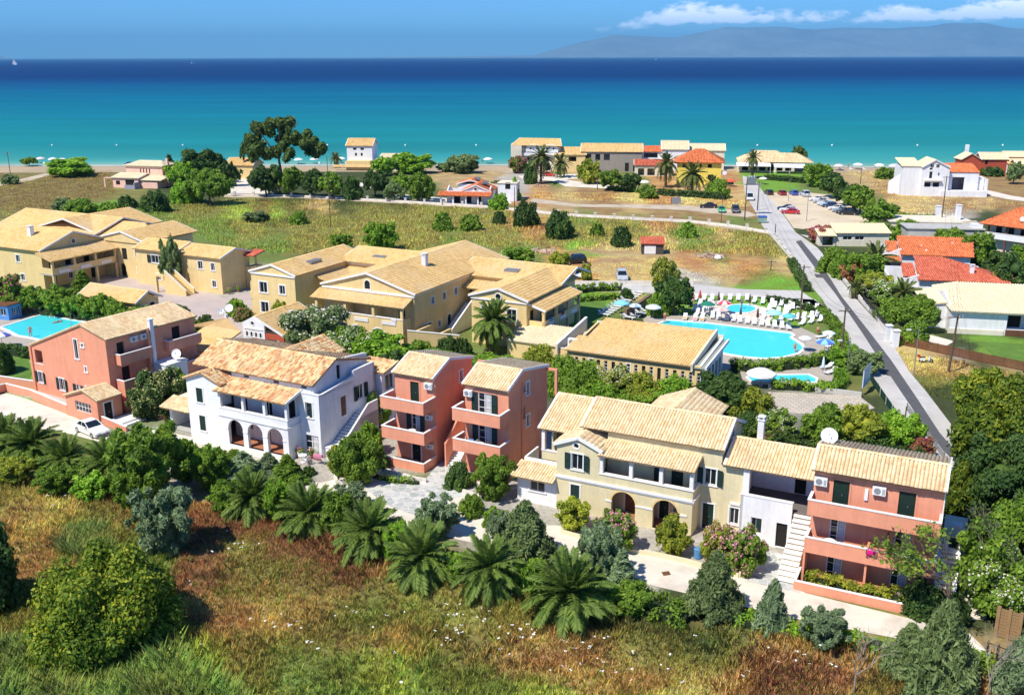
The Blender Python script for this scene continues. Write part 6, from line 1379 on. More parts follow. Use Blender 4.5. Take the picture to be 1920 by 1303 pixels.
gable(B,wx0-.35,wx1+.4,wy0-.3,22.8,6.55,7.9,M_TGOLD,axis='y',**GK);part(B,'cornice',M_TRIM,(wx0-.1,wx1+.1,wy0-.15,wy0-.003,6.1,6.3))
shedx(B,wx1+2.6,wx1+.15,wy0+.3,wy0+12.5,5.35,6.1,M_TGOLD,tw=.34,tl=.5,verge=M_TRIM)
for yy in(wy0+.5,wy0+4.4,wy0+8.2,wy0+12.0):part(B,'balcony_post',OW,(wx1+2.0,wx1+2.35,yy,yy+.35,0,5.25),(wx1+1.95,wx1+2.4,yy-.05,yy+.4,4.9,5.05))
part(B,'balcony_floor',M_CONC,(wx1+.003,wx1+2.3,wy0+.5,wy0+12.4,2.75,2.95));part(B,'balcony_parapet',OW,(wx1+2.1,wx1+2.3,wy0+.5,wy0+12.4,2.955,3.85),(wx1+.003,wx1+2.1,wy0+.5,wy0+.7,2.955,3.85));part(B,'plaque',M_TRIM,*[(wx1+2.303,wx1+2.36,yy,yy+1.8,3.0,3.5)for yy in(wy0+1.6,wy0+5.6,wy0+9.3)])
part(B,'garden_wall',OW,(27.0,27.3,.6,5.0,0,2.3),(29.5,29.8,2.0,5.6,0,1.8));rail_wall(B,(26.6,-.4),(32.3,3.4),0,0,2.6,1.7,.3,OW,cap=M_TRIM)
for i,(c_,yy)in enumerate((((.10,.35,.55),wy0+2.2),((.45,.05,.10),wy0+6.0))):cloth('towel',H.w(wx1+2.32,yy,3.86),H.r+R(90),('blue towel on the side balcony rail of the hotel wing','dark red towel on the side balcony rail of the hotel wing')[i],'towel',c_,.9,.5,'towels on the hotel balconies')
cloth('towel',H.w(23.9,-.02,3.84),H.r,'white towel on the veranda rail of the hotel centre block','towel',(.75,.75,.8),.8,.5,'towels on the hotel balconies')
# low golden roofed outbuilding below the palm
H=Frame('low_outbuilding','low yellow outbuilding with a pale tiled roof next to the pool house','outbuilding',tuple(G(951,668,0))[:2],-27);B=H.B
block(B,0,9.0,0,5,0,2.2,OW);shed(B,-.2,9.4,-.2,5.4,2.25,3.3,M_TPALE,tw=.34,tl=.5)
# ---- pool house
H=Frame('pool_house','long single storey pool house with one golden slope and a row of narrow windows','pool house',(3.56,103.04),-26);B=H.B
ops=[]
for i in range(17):
    x=1.0+i*.93;k_=('doorway' if i in(3,5,9,11,13)else 'win');ops.append((x,x+.42,.7,2.75,k_,dict(sur=(i in(2,7)),nx=1,nz=5)))
wall(B,(-1.6,10.2),(14.7,10.2),0,3.55,ops,OW);wall(B,(14.7,10.48),(14.7,20),0,[(0,3.55),(9.52,4.4)],[(1.4+i*1.6,2.4+i*1.6,.3,2.4,'win',dict(nx=1))for i in range(5)],M_WHI);wall(B,(14.7,20.2),(-1.6,20.2),0,4.7,[],M_CRM);wall(B,(-1.6,20),(-1.6,10.48),0,[(0,4.6),(9.5,3.5)],[],OW)
ph=[(-1.8,9.8,3.6),(13.6,9.8,3.6),(13.6,20.4,5.1),(-.6,20.4,5.1),(-.6,14.0,4.19),(-1.8,14.0,4.19)]
roof(B,[ph],M_TGOLD,tw=.30,tl=.45);part(B,'verge',M_CRM,(13.61,13.85,9.8,20.3,3.3,3.75));
MB().hexa([(13.62,9.8,3.0),(13.86,9.8,3.0),(13.86,20.4,4.6),(13.62,20.4,4.6),(13.62,9.8,3.85),(13.86,9.8,3.85),(13.86,20.4,5.3),(13.62,20.4,5.3)]).build('verge_wall',M_CRM,B)
MB().hexa([(13.87,10.0,3.3),(15.2,10.0,3.3),(15.2,20.2,4.0),(13.87,20.2,4.0),(13.87,10.0,3.42),(15.2,10.0,3.42),(15.2,20.2,4.12),(13.87,20.2,4.12)]).build('side_canopy',mat('grey_green_sheet',(.30,.32,.26),rough=.8,var=.1),B)
MB().hexa([(15.2,10.0,3.2),(15.4,10.0,3.2),(15.4,20.2,3.9),(15.2,20.2,3.9),(15.2,10.0,3.6),(15.4,10.0,3.6),(15.4,20.2,4.3),(15.2,20.2,4.3)]).build('fascia',M_WHI,B)
part(B,'roof_deck',M_CONC,(-3.0,-.7,12.0,19.5,3.0,3.15));rail_wall(B,(-3.1,10.4),(-3.1,20.0),0,0,3.9,5.0,.25,M_CRM);rail_wall(B,(-3.1,11.0),(-1.7,11.0),0,0,3.3,3.4,.2,OW)
sat_dish(H.w(-1.6,16.4,3.15),H.r+1.0,'grey white satellite dish on the roof deck of the pool house',.5,40,.3);ac_unit(H.w(-2.6,13.2,3.2),H.r,'white air conditioner lying on the roof deck of the pool house',1.6)
# ================================================================= yellow hotel, left block
H=Frame('hotel_building','pale ochre hotel block left of the courtyard with a wide gable over balconies','hotel',(-79.86,161.82),-27);B=H.B
block(B,-26,2.3,0,13.0,0,6.5,OW,f=[(22.0,22.9,4.1,5.3,'win',dict(tw=.2)),(22.6,23.5,1.0,2.1,'win',dict(tw=.2)),(14.5,15.4,4.1,5.3,'win',dict(tw=.2))],r=[(1.0,2.2,3.0,5.0,'doorway',dict(sur=False)),(4.2,5.4,3.0,5.0,'doorway',dict(sur=False)),(8.0,9.2,3.0,5.0,'doorway',dict(sur=False)),(1.2,2.2,.1,2.1,'doorway',dict(sur=False)),(4.6,5.4,.9,2.1,'win',dict(tw=.16)),(9.2,10.3,.1,2.1,'doorway',dict(sur=False))],tops=(6.5,[(0,6.5),(6.2,8.55),(12.44,6.5)],6.5,6.5))
gable(B,-27,2.7,-.5,13.4,6.5,8.75,M_TGOLD,rp=6.5,**GK);fill(B,(0,.8,6.7,7.5,'round'),Vector((2.45,6.1)),R(90))
shedx(B,6.2,2.55,-1.3,12.6,5.2,6.3,M_TGOLD,tw=.34,tl=.5);part(B,'balcony_floor',M_CONC,(2.303,5.6,-.8,12.3,2.7,2.9));part(B,'balcony_parapet',OW,(5.4,5.65,-.8,12.3,2.905,3.85),(2.303,5.4,-.8,-.55,2.905,3.85));
for yy in(-.8,3.5,7.8,12.0):part(B,'balcony_post',OW,(5.35,5.7,yy,yy+.4,0,2.69),(5.35,5.7,yy,yy+.4,3.86,5.15))
part(B,'plaque',M_TRIM,*[(5.66,5.72,yy,yy+2.2,2.95,3.5)for yy in(.4,4.7,9.0)])
for i,(c_,yy)in enumerate((((.10,.45,.25),1.2),((.15,.45,.75),2.0),((.25,.35,.70),2.8))):cloth('towel',H.w(5.3,yy,3.9),H.r+R(90),('green towel on the balcony of the left hotel block','light blue towel on the balcony of the left hotel block','violet blue towel on the balcony of the left hotel block')[i],'towel',c_,.6,.6,'towels on the hotel balconies')
block(B,-25,-1,13.3,26,0,6.8,OW);gable(B,-26.5,-.2,13.0,27,6.8,9.0,M_TGOLD,rp=20.0,**GK);chimney(B,-4.5,3.8,7.4,9.3,.8,M_WHI)
gable(B,-17,-.4,14,29.5,6.9,9.05,M_TGOLD,axis='y',rp=-9.0,**GK)
roof(B,[[(2.7,5.5,6.3),(2.7,13.4,6.3),(-8,13.4,7.2),(-8,5.5,8.6)]][:0]or[[(-1.0,14.0,6.4),(9.0,14.0,6.4),(6.0,20,7.6),(-4,20,8.4)]],M_TGOLD,tw=.34,tl=.5)
block(B,2.31,12.4,12.7,24,0,6.4,OW,f=[(2.0,3.0,.1,2.2,'doorway',dict(sur=False)),(4.4,5.6,3.2,5.2,'doorway',dict(sur=False)),(7.6,8.4,4.0,5.3,'win',dict(tw=.16)),(7.7,8.5,1.0,2.1,'win',dict(tw=.16)),(3.6,5.0,.1,2.5,'arch')],tops=([(0,6.4),(7.2,6.6),(10.09,6.4)],6.4,6.4,6.4))
gable(B,1.0,12.8,12.3,25,6.7,8.2,M_TGOLD,axis='y',rp=7.2,**GK);fill(B,(0,.7,6.8,7.5,'round'),Vector((6.9,12.56)),0.0);wall(B,(1.2,12.5),(12.6,12.5),6.3,[(0,6.6),(6.0,8.0),(11.4,6.6)],[],OW,th=.15)
block(B,12.6,31.5,10.4,17.2,0,5.95,OW,f=[(3.6,5.2,3.9,5.2,'open',dict(tw=.16)),(4.4,5.3,1.0,2.1,'win',dict(tw=.16)),(9.0,10.0,3.2,5.2,'doorway'),(8.6,10.0,.05,2.6,'archwin'),(14.0,15.0,3.8,5.1,'win',dict(tw=.16)),(16.8,17.6,3.8,5.0,'win',dict(tw=.16)),(16.8,17.6,1.0,2.1,'win',dict(tw=.16))],r=[],tops=(5.95,[(0,5.95),(3.3,7.0),(6.2,5.95)],5.95,[(0,5.95),(3.0,7.0),(6.2,5.95)]))
gable(B,12.4,22.2,9.9,17.5,6.1,7.3,M_TGOLD,**GK);gable(B,22.0,31.9,9.95,17.6,5.95,7.1,M_TGOLD,**GK)
stairs(B,(27.0,7.6),(22.6,7.6),0,3.0,1.6,OW);rail_wall(B,(27.2,6.7),(22.8,6.7),0,0,.9,3.9,.2,OW);rail_wall(B,(27.2,8.5),(22.8,8.5),0,0,.9,3.9,.2,OW);part(B,'landing',OW,(20.6,22.6,6.6,10.39,2.7,3.0));part(B,'stair_arch_pier',OW,(22.6,22.9,6.7,8.5,0,2.69),(20.6,20.9,6.6,7.0,0,2.69))
part(B,'rear_balcony_post',OW,(32.3,32.6,17.6,17.9,0,5.8),(31.6,32.6,17.55,17.95,5.6,5.8));block(B,31.6,33.0,16.0,18.6,0,3.6,OW,r=[(.5,1.6,.2,2.2,'void')]);shed(B,31.4,33.6,15.8,18.9,5.5,6.0,M_TRED2,tw=.34,tl=.5)
# poolside hut
H=Frame('garden_hut','low hut with a golden gable roof beside the left pool','hut',(-79.86,161.82),-27);B=H.B
block(B,20.2,31.5,-7.6,-3.2,0,2.5,OW,r=[(.8,1.6,.8,1.8,'win'),(2.4,3.3,.1,2.0,'doorway')],tops=(2.5,[(0,2.5),(2.0,3.6),(3.84,2.5)],2.5,[(0,2.5),(2.0,3.6),(3.84,2.5)]));gable(B,19.8,32,-8.1,-2.7,2.55,3.9,M_TGOLD,**GK)
H=Frame('bar_hut','small blue shuttered pool bar hut with plants on its roof','hut',tuple(G(2,600,0))[:2],-20);B=H.B
M_BLUEW=mat('blue_painted_wood',(.10,.28,.62),rough=.6,var=.1);block(B,-3.2,1.6,0,2.4,0,2.2,M_BLUEW,f=[(3.3,4.3,.7,1.8,'win',dict(sur=False))],r=[(.5,1.1,.5,1.8,'win',dict(sur=False)),(1.35,1.9,.5,1.8,'win',dict(sur=False))]);part(B,'flat_roof',M_BROWN,(-3.4,1.8,-.2,2.6,2.2,2.35))
H=Frame('garden_wall','yellow garden wall with a tiled top and a thick end pier','garden wall',tuple(G(62,582,0))[:2],24);B=H.B
part(B,'wall',OW,(-8,0,0,.35,0,2.4));part(B,'end_pier',M_YEL,(0,1.2,-.3,.7,0,3.6));part(B,'coping',M_TRED2,(-8,0,-.1,.45,2.4,2.55))
# ================================================================= right side of the road
def villa_right(name,label,O,deg,w,d,ze,zr,m_roof,m_wall,wing=None,hip=3.0,cat='house',chim=None):
    H=Frame(name,label,cat,O,deg);B=H.B
    return H,B
H=Frame('bungalow','white bungalow with a wide pale cream roof and dark veranda openings','house',(60.4,131.4),-12);B=H.B
block(B,.2,18,1.0,13.0,0,3.3,M_WHI,f=[(7.3,9.9,.9,2.9,'void'),(10.4,13.2,.9,2.9,'void')],tops=(3.3,3.3,3.3,[(0,3.3),(5.5,4.7),(11.44,3.3)]));part(B,'veranda_back',M_WHI,(7.2,17.5,2.6,2.8,.5,3.2));part(B,'veranda_door',M_DARK,(8.0,9.6,2.52,2.59,.9,2.7),(11.2,12.8,2.52,2.59,.9,2.7));part(B,'plinth',M_CRM,(.0,7.2,.85,.995,0,.7))
for i in range(5):part(B,'plank',M_BROWN,(7.4,14.5,.82,.9,.05+i*.17,.19+i*.17))
roof(B,[[(0,.4,3.3),(19,.4,3.3),(12.5,12.0,4.95),(3.0,12.0,4.95)],[(19,.4,3.3),(19,15,3.3),(12.5,12.0,4.95)],[(0,14.5,3.7),(0,.4,3.3),(3.0,12.0,4.95)]],M_TPALE,tw=.36,tl=.5,ridges=[((12.5,12.0,4.95),(19,.4,3.3))])
block(B,-2.6,.19,3.6,12.6,0,3.4,M_WHI,f=[(.9,2.1,.7,2.6,'void')],tops=([(0,3.2),(2.79,3.6)],3.4,3.4,3.2));shedx(B,-2.8,.1,3.4,12.8,3.3,3.75,M_TPALE,tw=.36,tl=.5);part(B,'inner_wall',M_CRM,(-2.3,-.1,4.6,4.7,0,3))
H=Frame('bungalow','white house with a large brick red hipped roof and little chimney','house',(63.4,150.6),-12);B=H.B
block(B,.4,11.5,.6,13,0,3.5,M_WHI,f=[(1.0,2.0,.9,2.1,'win')]);roof(B,[[(0,0,3.5),(13.5,0,3.5),(12,4.0,4.4),(5.6,12,5.0),(1.2,12,5.0)],[(13.5,0,3.5),(13.5,6,3.5),(5.6,12,5.0)]],M_TRED2,tw=.34,tl=.5);chimney(B,8.6,4.2,3.9,5.1,.6,M_WHI)
block(B,-3.4,.38,1.6,11,0,3.4,M_WHI,f=[(1.1,2.0,.8,2.0,'win'),(2.5,3.2,.1,2.0,'doorway')],tops=([(0,2.6),(3.78,4.0)],3.4,3.4,2.6));roof(B,[[(-.2,4.0,3.3),(-.1,3.9,3.3),(1.0,11,4.4),(-1.2,11,4.4)]][:0]or[[(-1.8,2.6,3.4),(.2,2.6,3.4),(.6,9.2,4.3),(-1.2,9.2,4.3)]],M_TRED2,tw=.34,tl=.5)
H=Frame('bungalow','white house with a broad orange tiled roof next to the flat grey roof','house',(68.4,171.0),-13);B=H.B
block(B,.4,11.6,.6,12,0,3.5,M_WHI,f=[]);roof(B,[[(0,0,3.5),(12,0,3.5),(13.8,11,5.0),(.6,11,5.0)]],M_TRED,tw=.34,tl=.5);block(B,-3.6,.38,2.2,10,0,3.5,M_WHI,f=[(1.6,2.4,1.0,2.0,'win')],tops=([(0,2.6),(3.98,4.2)],3.5,3.5,2.6));roof(B,[[(-2.0,3.0,3.5),(.0,3.0,3.5),(.4,9.0,4.3),(-1.6,9.0,4.3)]],M_TRED,tw=.34,tl=.5);shed(B,-3.6,.2,-.6,2.0,2.4,2.9,M_TRED,tw=.34,tl=.5)
part(B,'roof_light',M_TRIM,(4.0,4.3,5.0,5.3,4.2,4.42),(4.4,4.7,2.4,2.7,3.85,4.1),(9.5,9.8,7.0,7.3,4.5,4.72))
H=Frame('flat_roofed_shed','long low building with a flat grey concrete roof','outbuilding',tuple(G(1700,452,0))[:2],-8);B=H.B
block(B,0,15,0,6,0,2.6,M_CONC);part(B,'flat_roof',M_CONC,(-.3,15.3,-.3,6.3,2.6,2.8));part(B,'water_tank',M_WHI,(13.0,15.0,1.0,3.0,2.8,3.6))
H=Frame('flat_roofed_shed','low store with a flat whitewashed roof near the sandy car park','outbuilding',tuple(G(1668,432,0))[:2],-8);B=H.B
block(B,0,15,0,9,0,1.9,M_CRM);part(B,'flat_roof',M_CRM,(-.3,15.3,-.3,9.3,1.9,2.1))
H=Frame('cottage','small cream cottage with a pale tiled roof and side porch by the junction','house',tuple(G(1568,462,0))[:2],-2);B=H.B
block(B,0,10.4,0,4.5,0,2.7,M_CRM,f=[(1.2,3.0,1.3,2.1,'win',dict(sur=False)),(3.6,5.4,1.3,2.1,'win',dict(sur=False))]);shed(B,-.4,10.8,-.4,5,2.75,3.9,M_TPALE,tw=.36,tl=.5);block(B,-3.4,-.1,.2,3.0,0,2.2,M_CRM,f=[(.6,2.8,.1,1.9,'void')]);shed(B,-3.8,-.1,-.6,3.2,2.2,3.1,M_TPALE,tw=.36,tl=.5)
H=Frame('apartment_house','two storey house with orange roofs and white balcony rail beside tall trees','house',tuple(G(1862,470,0))[:2],-52);B=H.B
block(B,-1.0,14,0,12,0,5.6,M_CRM,f=[(1+2.4*i,2.2+2.4*i,3.1,5.0,'doorway',dict(sur=False))for i in range(5)],l=[(1.0,2.2,3.3,4.8,'win')]);balcony(B,-1,14,-1.6,0,2.8,M_WHI)
for x in(-.9,2.6,6.2,9.8,13.4):part(B,'column',M_BROWN,(x,x+.3,-1.5,-1.2,3.8,5.4),(x,x+.3,-1.5,-1.2,0,2.6))
gable(B,-2.4,15,-2.4,13,5.4,8.2,M_TRED,axis='x',hip=(4,4),tw=.36,tl=.52);sat_dish(H.w(5.0,-.4,6.2),-.2,'white satellite dish on the orange roof behind the trees',.5,30,.4);sat_dish(H.w(6.5,.0,6.3),-.5,'white satellite dish nearest the roof edge of the orange roofed house',.5,30,.4)
# ================================================================= houses along the beach (far, but each a thing with parts)
def house(px,py,deg,w,d,ze,zr,mw,mr,label,ops=(),rops=(),lops=(),name='beach_house',axis='x',cat='house',hip=(0,0),ov=.4,rp=None,**k):
    p=G(px,py);H=Frame(name,label,cat,(p.x,p.y),deg);B=H.B
    if axis=='x' and not hip[0]:yr=(rp if rp is not None else d/2);tops=(ze,[(0,ze),(yr-.28,zr-.1),(d-.56,ze)],ze,[(0,ze),(d-yr-.28,zr-.1),(d-.56,ze)])
    elif axis=='y' and not hip[0]:tops=([(0,ze),(w/2,zr-.1),(w,ze)],ze,[(0,ze),(w/2,zr-.1),(w,ze)],ze)
    else:tops=(ze,)*4
    block(B,0,w,0,d,0,ze,mw,f=ops,r=rops,l=lops,tops=tops)
    if mr:gable(B,-ov,w+ov,-ov,d+ov,ze-.02,zr,mr,axis=axis,hip=hip,rp=rp,tw=.45,tl=.6,verge=None if hip[0]else M_TRIM,**k)
    return H
W_=lambda a,b,z0,z1:(a,b,z0,z1,'win',dict(far=True,sur=False))
D_=lambda a,b,z0,z1:(a,b,z0,z1,'doorway',dict(sur=False))
# far left
H=house(213,352,-14,8.5,9,3.0,3.9,M_PINK if False else mat('pale_pink_plaster',(.86,.54,.42),**PLASTER),M_TPALE,'pale pink house with a raised upper floor and arched garage',ops=[D_(1.0,2.4,.9,2.1),D_(4.2,7.2,.1,2.4)],name='house');B=H.B;PP=bpy.data.materials['pale_pink_plaster']
block(B,1.2,13.5,5.2,13,0,6.0,PP,f=[D_(4.8,5.2,3.8,5.2),D_(5.8,6.2,3.8,5.2),D_(6.8,7.2,3.8,5.2),D_(7.8,8.2,3.8,5.2)],r=[D_(.8,1.3,3.8,5.3),D_(2.2,2.7,3.8,5.3),D_(3.6,4.1,3.8,5.3)]);gable(B,.7,14,4.7,13.4,6.0,7.2,M_TPALE,hip=(3,3),tw=.45,tl=.6);part(B,'drive_wall',PP,(-3.2,-2.8,.2,.5,0,3.0),(-3.2,0,.2,.5,2.7,3.0));block(B,8.51,14.5,.5,5,0,1.9,PP);shed(B,8.3,16,.2,5.2,2.4,3.2,M_TPALE,tw=.45,tl=.6);part(B,'chimney',PP,(14.3,15.0,6,6.7,0,8.2))
part(B,'garage_side',mat('grey_render',(.30,.30,.36),**PLASTER),(8.6,8.9,-2.5,.4,0,1.9),(5.5,8.6,-2.5,-2.2,0,1.2))
house(425,335,-10,9,8,4.2,6.2,M_OCH,M_TGOLD,'ochre house half hidden behind dark trees with its roof toward the sea',rops=[D_(2,3,1,2.5)],axis='x',name='house')
H=house(652,318,-6,8.8,8.0,8.0,10.2,M_WHI,M_TGOLD,'tall narrow white and blue beach house with steep gold roof',ops=[W_(2.2,3.4,6.6,7.3),W_(4.8,6.0,6.6,7.3),W_(2.8,3.5,4.6,5.6),W_(4.8,5.5,4.6,5.6),D_(3.0,3.8,.8,2.6)]);B=H.B
part(B,'lower_front',M_OCH,(.3,8.6,-3.0,-.003,0,3.2));shed(B,-4,9,-4.2,-2.9,1.2,1.8,M_TGOLD,tw=.45,tl=.6);part(B,'side_terrace',M_WHI,(8.81,11.5,1,7,0,3.6))
H=house(715,320,-6,7,6,4.4,5.4,M_WHI,M_TPALE,'low white annex beside the tall beach house',ops=[W_(2,3,1.5,3)]);part(H.B,'chimney',M_WHI,(8.5,9.5,1,2,0,4.8),(7.01,12,0,5,0,2.6))
# white and red villa with bougainvillea
H=house(838,382,-9,11.5,5.5,3.4,4.6,M_WHI,None,'white villa with coral red canopy and two small gables',ops=[D_(2.0,3.6,.2,2.4),D_(5.0,6.6,.2,2.4),D_(8.0,9.2,.2,2.4)],name='villa');B=H.B
shed(B,-2.0,12.2,-3.0,.2,2.5,3.2,M_TRED,tw=.4,tl=.55);[part(B,'column',M_WHI,(x,x+.35,-2.5,-2.15,0,2.5))for x in(-1.2,2.0,5.4,8.6)]
block(B,4,11.5,.3,9,0,3.3,M_WHI,f=[('x')][:0],r=[D_(2.4,3.2,.8,2.4)],tops=([(0,3.3),(3.75,4.9),(7.5,3.3)],3.3,3.3,3.3));gable(B,3.6,11.9,-.1,9.4,3.3,5.0,M_TRED,axis='y',tw=.4,tl=.55,verge=M_TRIM);fill(B,(0,.8,3.6,4.3,'round'),Vector((7.3,-.03)),0.0)
block(B,1,8,9.5,15,0,4.0,M_WHI);gable(B,.6,8.4,9.1,15.4,4.0,5.2,M_TRED,axis='y',tw=.4,tl=.55,verge=M_TRIM);part(B,'solar_panel',M_GLASS,(5.2,6.6,10,12,4.85,5.0),(8.8,10.2,3,5.0,4.75,4.9));part(B,'water_heater',M_METAL,(5.1,6.7,12,12.5,5.1,5.6),(8.7,10.3,5.0,5.5,4.9,5.4))
block(B,12.5,17.5,6.5,12.5,0,4.7,M_WHI,f=[W_(2.0,3.4,3.2,5.0)]);part(B,'flat_roof',M_CRM,(12.3,17.7,6.3,12.7,4.7,4.85));part(B,'terrace',M_CRM,(8.2,12.3,9.6,14,0,4.0))
# row of beach houses
H=house(958,322,-4,3.6,9,8.6,9.2,M_CRM,None,'cream beach house with two round fronted gables behind the tall palm',ops=[],name='beach_house');B=H.B
block(B,3.61,16.5,1.8,9,0,8.0,M_CRM,f=[(1.6,4.0,.2,2.8,'arch'),(7.2,9.6,.2,2.8,'arch'),W_(1.8,3.4,3.6,4.8),W_(7.6,9.2,3.6,4.8)]);part(B,'balcony',M_TRIM,(3.7,16.4,.8,1.79,5.2,6.1));
for x in(5.0,10.6):wall(B,(x,.75),(x+5.2,.75),6.2,[(0,7.9),(.8,8.6),(1.8,9.0),(2.6,9.1),(3.4,9.0),(4.4,8.6),(5.2,7.9)],[(1.2,1.7,7.2,7.9,'doorway',dict(sur=False)),(3.4,3.9,7.2,7.9,'doorway',dict(sur=False))],M_WHI,th=.4)
roof(B,[[(-.3,0,8.6),(4,0,8.6),(4,9.4,10.2),(-.3,9.4,9.4)][:0]or[(0,.2,8.7),(17,.2,8.4),(16.4,9.4,10.2),(2.4,9.4,10.4)]],M_TGOLD,tw=.45,tl=.6,verge=M_TRIM)
house(1040,322,-5,10.2,7.5,5.6,7.8,M_OCH,mat('sandy_clay_tiles',(.6,.42,.24),rough=.9,var=.1,island_cols=[(0,(.54,.36,.18)),(1,(.66,.46,.25))])if False else M_TGOLD,'ochre beach house between the two taller ones with a dark square window',ops=[(4.6,7.2,3.4,5.0,'void'),D_(1.0,2.2,.1,2.2),D_(7.4,8.4,.1,2.2)])
house(1090,322,-6,20.0,7.5,6.6,9.0,mat('grey_stone_wall',(.30,.27,.23),**PLASTER),M_TGOLD,'long grey stone beach house with one golden roof slope',ops=[W_(1.0,3.2,3.8,5.8),W_(4.6,6.2,3.8,5.8),W_(7.4,9.4,3.8,5.8),D_(14.5,15.8,.2,3.0),D_(17.2,18.2,.2,3.0)])
house(1190,318,-6,9.5,8,6.0,7.6,M_WHI,M_TRED,'white beach house with an orange roof and awning between golden roofed ones',ops=[(3.0,7.6,4.0,5.6,'void'),W_(.8,2.0,4.2,5.2)])
house(1190,330,-6,12.0,5,3.4,5.0,M_CRM,M_TRED2,'low tavern with a dull red roof among the garden trees',ops=[(1.0,3.0,.2,2.4,'void'),(4.0,6.4,.2,2.4,'void'),(8,10,.2,2.4,'void')],name='tavern',cat='tavern')
house(1240,320,-7,8.6,8,7.0,9.6,M_WHI,mat('x',(.5,.5,.5))if False else M_TPALE,'white beach house with steep sandy roof left of the lemon yellow hotel',ops=[W_(1.6,2.8,4.4,5.6)])
house(1284,318,-8,13,7,6.4,8.4,M_CRM,M_TPALE,'cream beach house mostly hidden behind the orange hipped roof',ops=[])
H=house(1268,347,-10,13.0,11.0,6.8,10.2,M_LEMON,M_TRED,'lemon yellow hotel with a bright orange hipped roof',ops=[W_(1.6,2.6,5.2,6.3),W_(4.6,5.2,5.2,6.3),W_(6.6,7.2,5.2,6.3),W_(9.0,10.2,5.2,6.3),W_(9.2,10.2,2.0,3.2)],rops=[D_(1,3,4.4,6.2),D_(1,3,.6,3.0),D_(5,7,4.4,6.2),D_(5,7,.6,3.0)],name='small_hotel',cat='hotel',hip=(6.2,6.2),ov=.9);balcony(H.B,13.003,14.6,.5,10,3.4,M_WHI,sides='fr')
H=house(1385,322,-10,18,13,3.2,6.4,M_CRM,M_TCREAM,'beach tavern with broad sandy hipped roofs and white awnings',ops=[(1+i*2.8,3+i*2.8,.4,2.4,'void')for i in range(6)],name='tavern',cat='tavern',hip=(6,6));B=H.B;gable(B,8,24,-1,11,3.3,5.8,M_TCREAM,hip=(5,5),tw=.45,tl=.6)
MB().hexa([(-1,-5,2.3),(10,-5,2.3),(10,-.5,3.1),(-1,-.5,3.1),(-1,-5,2.36),(10,-5,2.36),(10,-.5,3.16),(-1,-.5,3.16)]).build('awning',canvas((.8,.8,.8)),B);MB().hexa([(11,-5.5,2.1),(21,-5.5,2.1),(21,-1.5,2.9),(11,-1.5,2.9),(11,-5.5,2.16),(21,-5.5,2.16),(21,-1.5,2.96),(11,-1.5,2.96)]).build('awning',canvas((.8,.8,.8)),B);part(B,'awning_post',M_WPLAS,*[(x,x+.1,-4.9,-4.8,0,2.3)for x in(-.8,4,9.8,11.2,16,20.8)])
# white villa right
H=Frame('villa','angular white villa with cream gable roof, open gallery and stepped side walls','house',tuple(G(1724,368,0))[:2],-6);B=H.B;B.scale=(.76,.9,.97)
block(B,0,9.5,0,9,0,8.0,M_WHI,f=[D_(2.6,3.6,5.0,6.9),W_(5.6,6.1,5.8,6.6),D_(2.5,3.5,7.4,7.9),(1.2,3.4,2.6,3.9,'void'),(4.2,6.4,2.6,3.9,'void')],l=[W_(4,4.6,4,4.6),W_(5.6,6.2,3.6,4.1)],tops=([(0,8.0),(4.2,9.9),(9.5,8.6)],8.4,8.4,8.0));fill(B,(0,1.2,8.0,9.0,'win',dict(sur=False)),Vector((2.6,-.13)),0);fill(B,(0,1.2,8.0,9.0,'win',dict(sur=False)),Vector((4.6,-.13)),0)
gable(B,-.3,9.6,-.4,9.4,8.1,10.2,M_TPALE,axis='y',rp=4.2,tw=.45,tl=.6,verge=M_TRIM);part(B,'ledge',M_TRIM,(1.0,7,-.9,-.003,4.4,4.6))
block(B,-6.5,-.01,1,10,0,8.2,M_WHI,tops=([(0,8.2),(6.49,8.2)],8.2,8.2,8.2));shed(B,-6.9,.2,.8,10,8.25,9.8,M_TPALE,tw=.45,tl=.6);wall(B,(-9.5,6),(-6.5,3),0,[(0,3.5),(4.2,6.0)],[],M_WHI)
block(B,9.51,20.5,2,10,0,6.6,M_WHI,f=[(2.0,6.2,1.6,5.2,'void')]);part(B,'gallery_wall',M_BRICKRED,(11.4,11.55,2.3,6,0,5.3));part(B,'gallery_back',mat('grey_render',(.3,.3,.36)),(11.6,16,6,6.2,0,5.3));shed(B,9.6,20.8,1.8,9.5,6.6,8.4,M_TRED,tw=.45,tl=.6);part(B,'side_wall',M_WHI,(20.51,23,3,9,0,5.0),(7,23,-.8,1.9,0,1.6));rail_wall(B,(23,0),(24,9),0,0,4.8,4.8,.3,M_WHI)
H=house(1838,326,-4,8,6,4.6,6.6,M_BRICKRED,M_TPALE,'dark red beach house with low sandy roof next to the white villa',ops=[D_(1,2,3.0,4.4)]);B=H.B
block(B,-6,0,1,7,0,4.4,M_BRICKRED,tops=([(0,4.4),(3,6.2),(6,4.4)],4.4,4.4,4.4));gable(B,-6.4,.3,.6,7.4,4.4,6.4,M_TPALE,axis='y',tw=.45,tl=.6);block(B,8.01,20,0,6,0,3.4,M_WHI,f=[W_(1,3,1.2,2.6),W_(5,7,1.2,2.6)]);shed(B,7.8,22,-1.5,3,3.4,5.0,M_TGOLD,tw=.45,tl=.6);gable(B,8,21,2,8,5.2,6.8,M_TPALE,tw=.45,tl=.6)
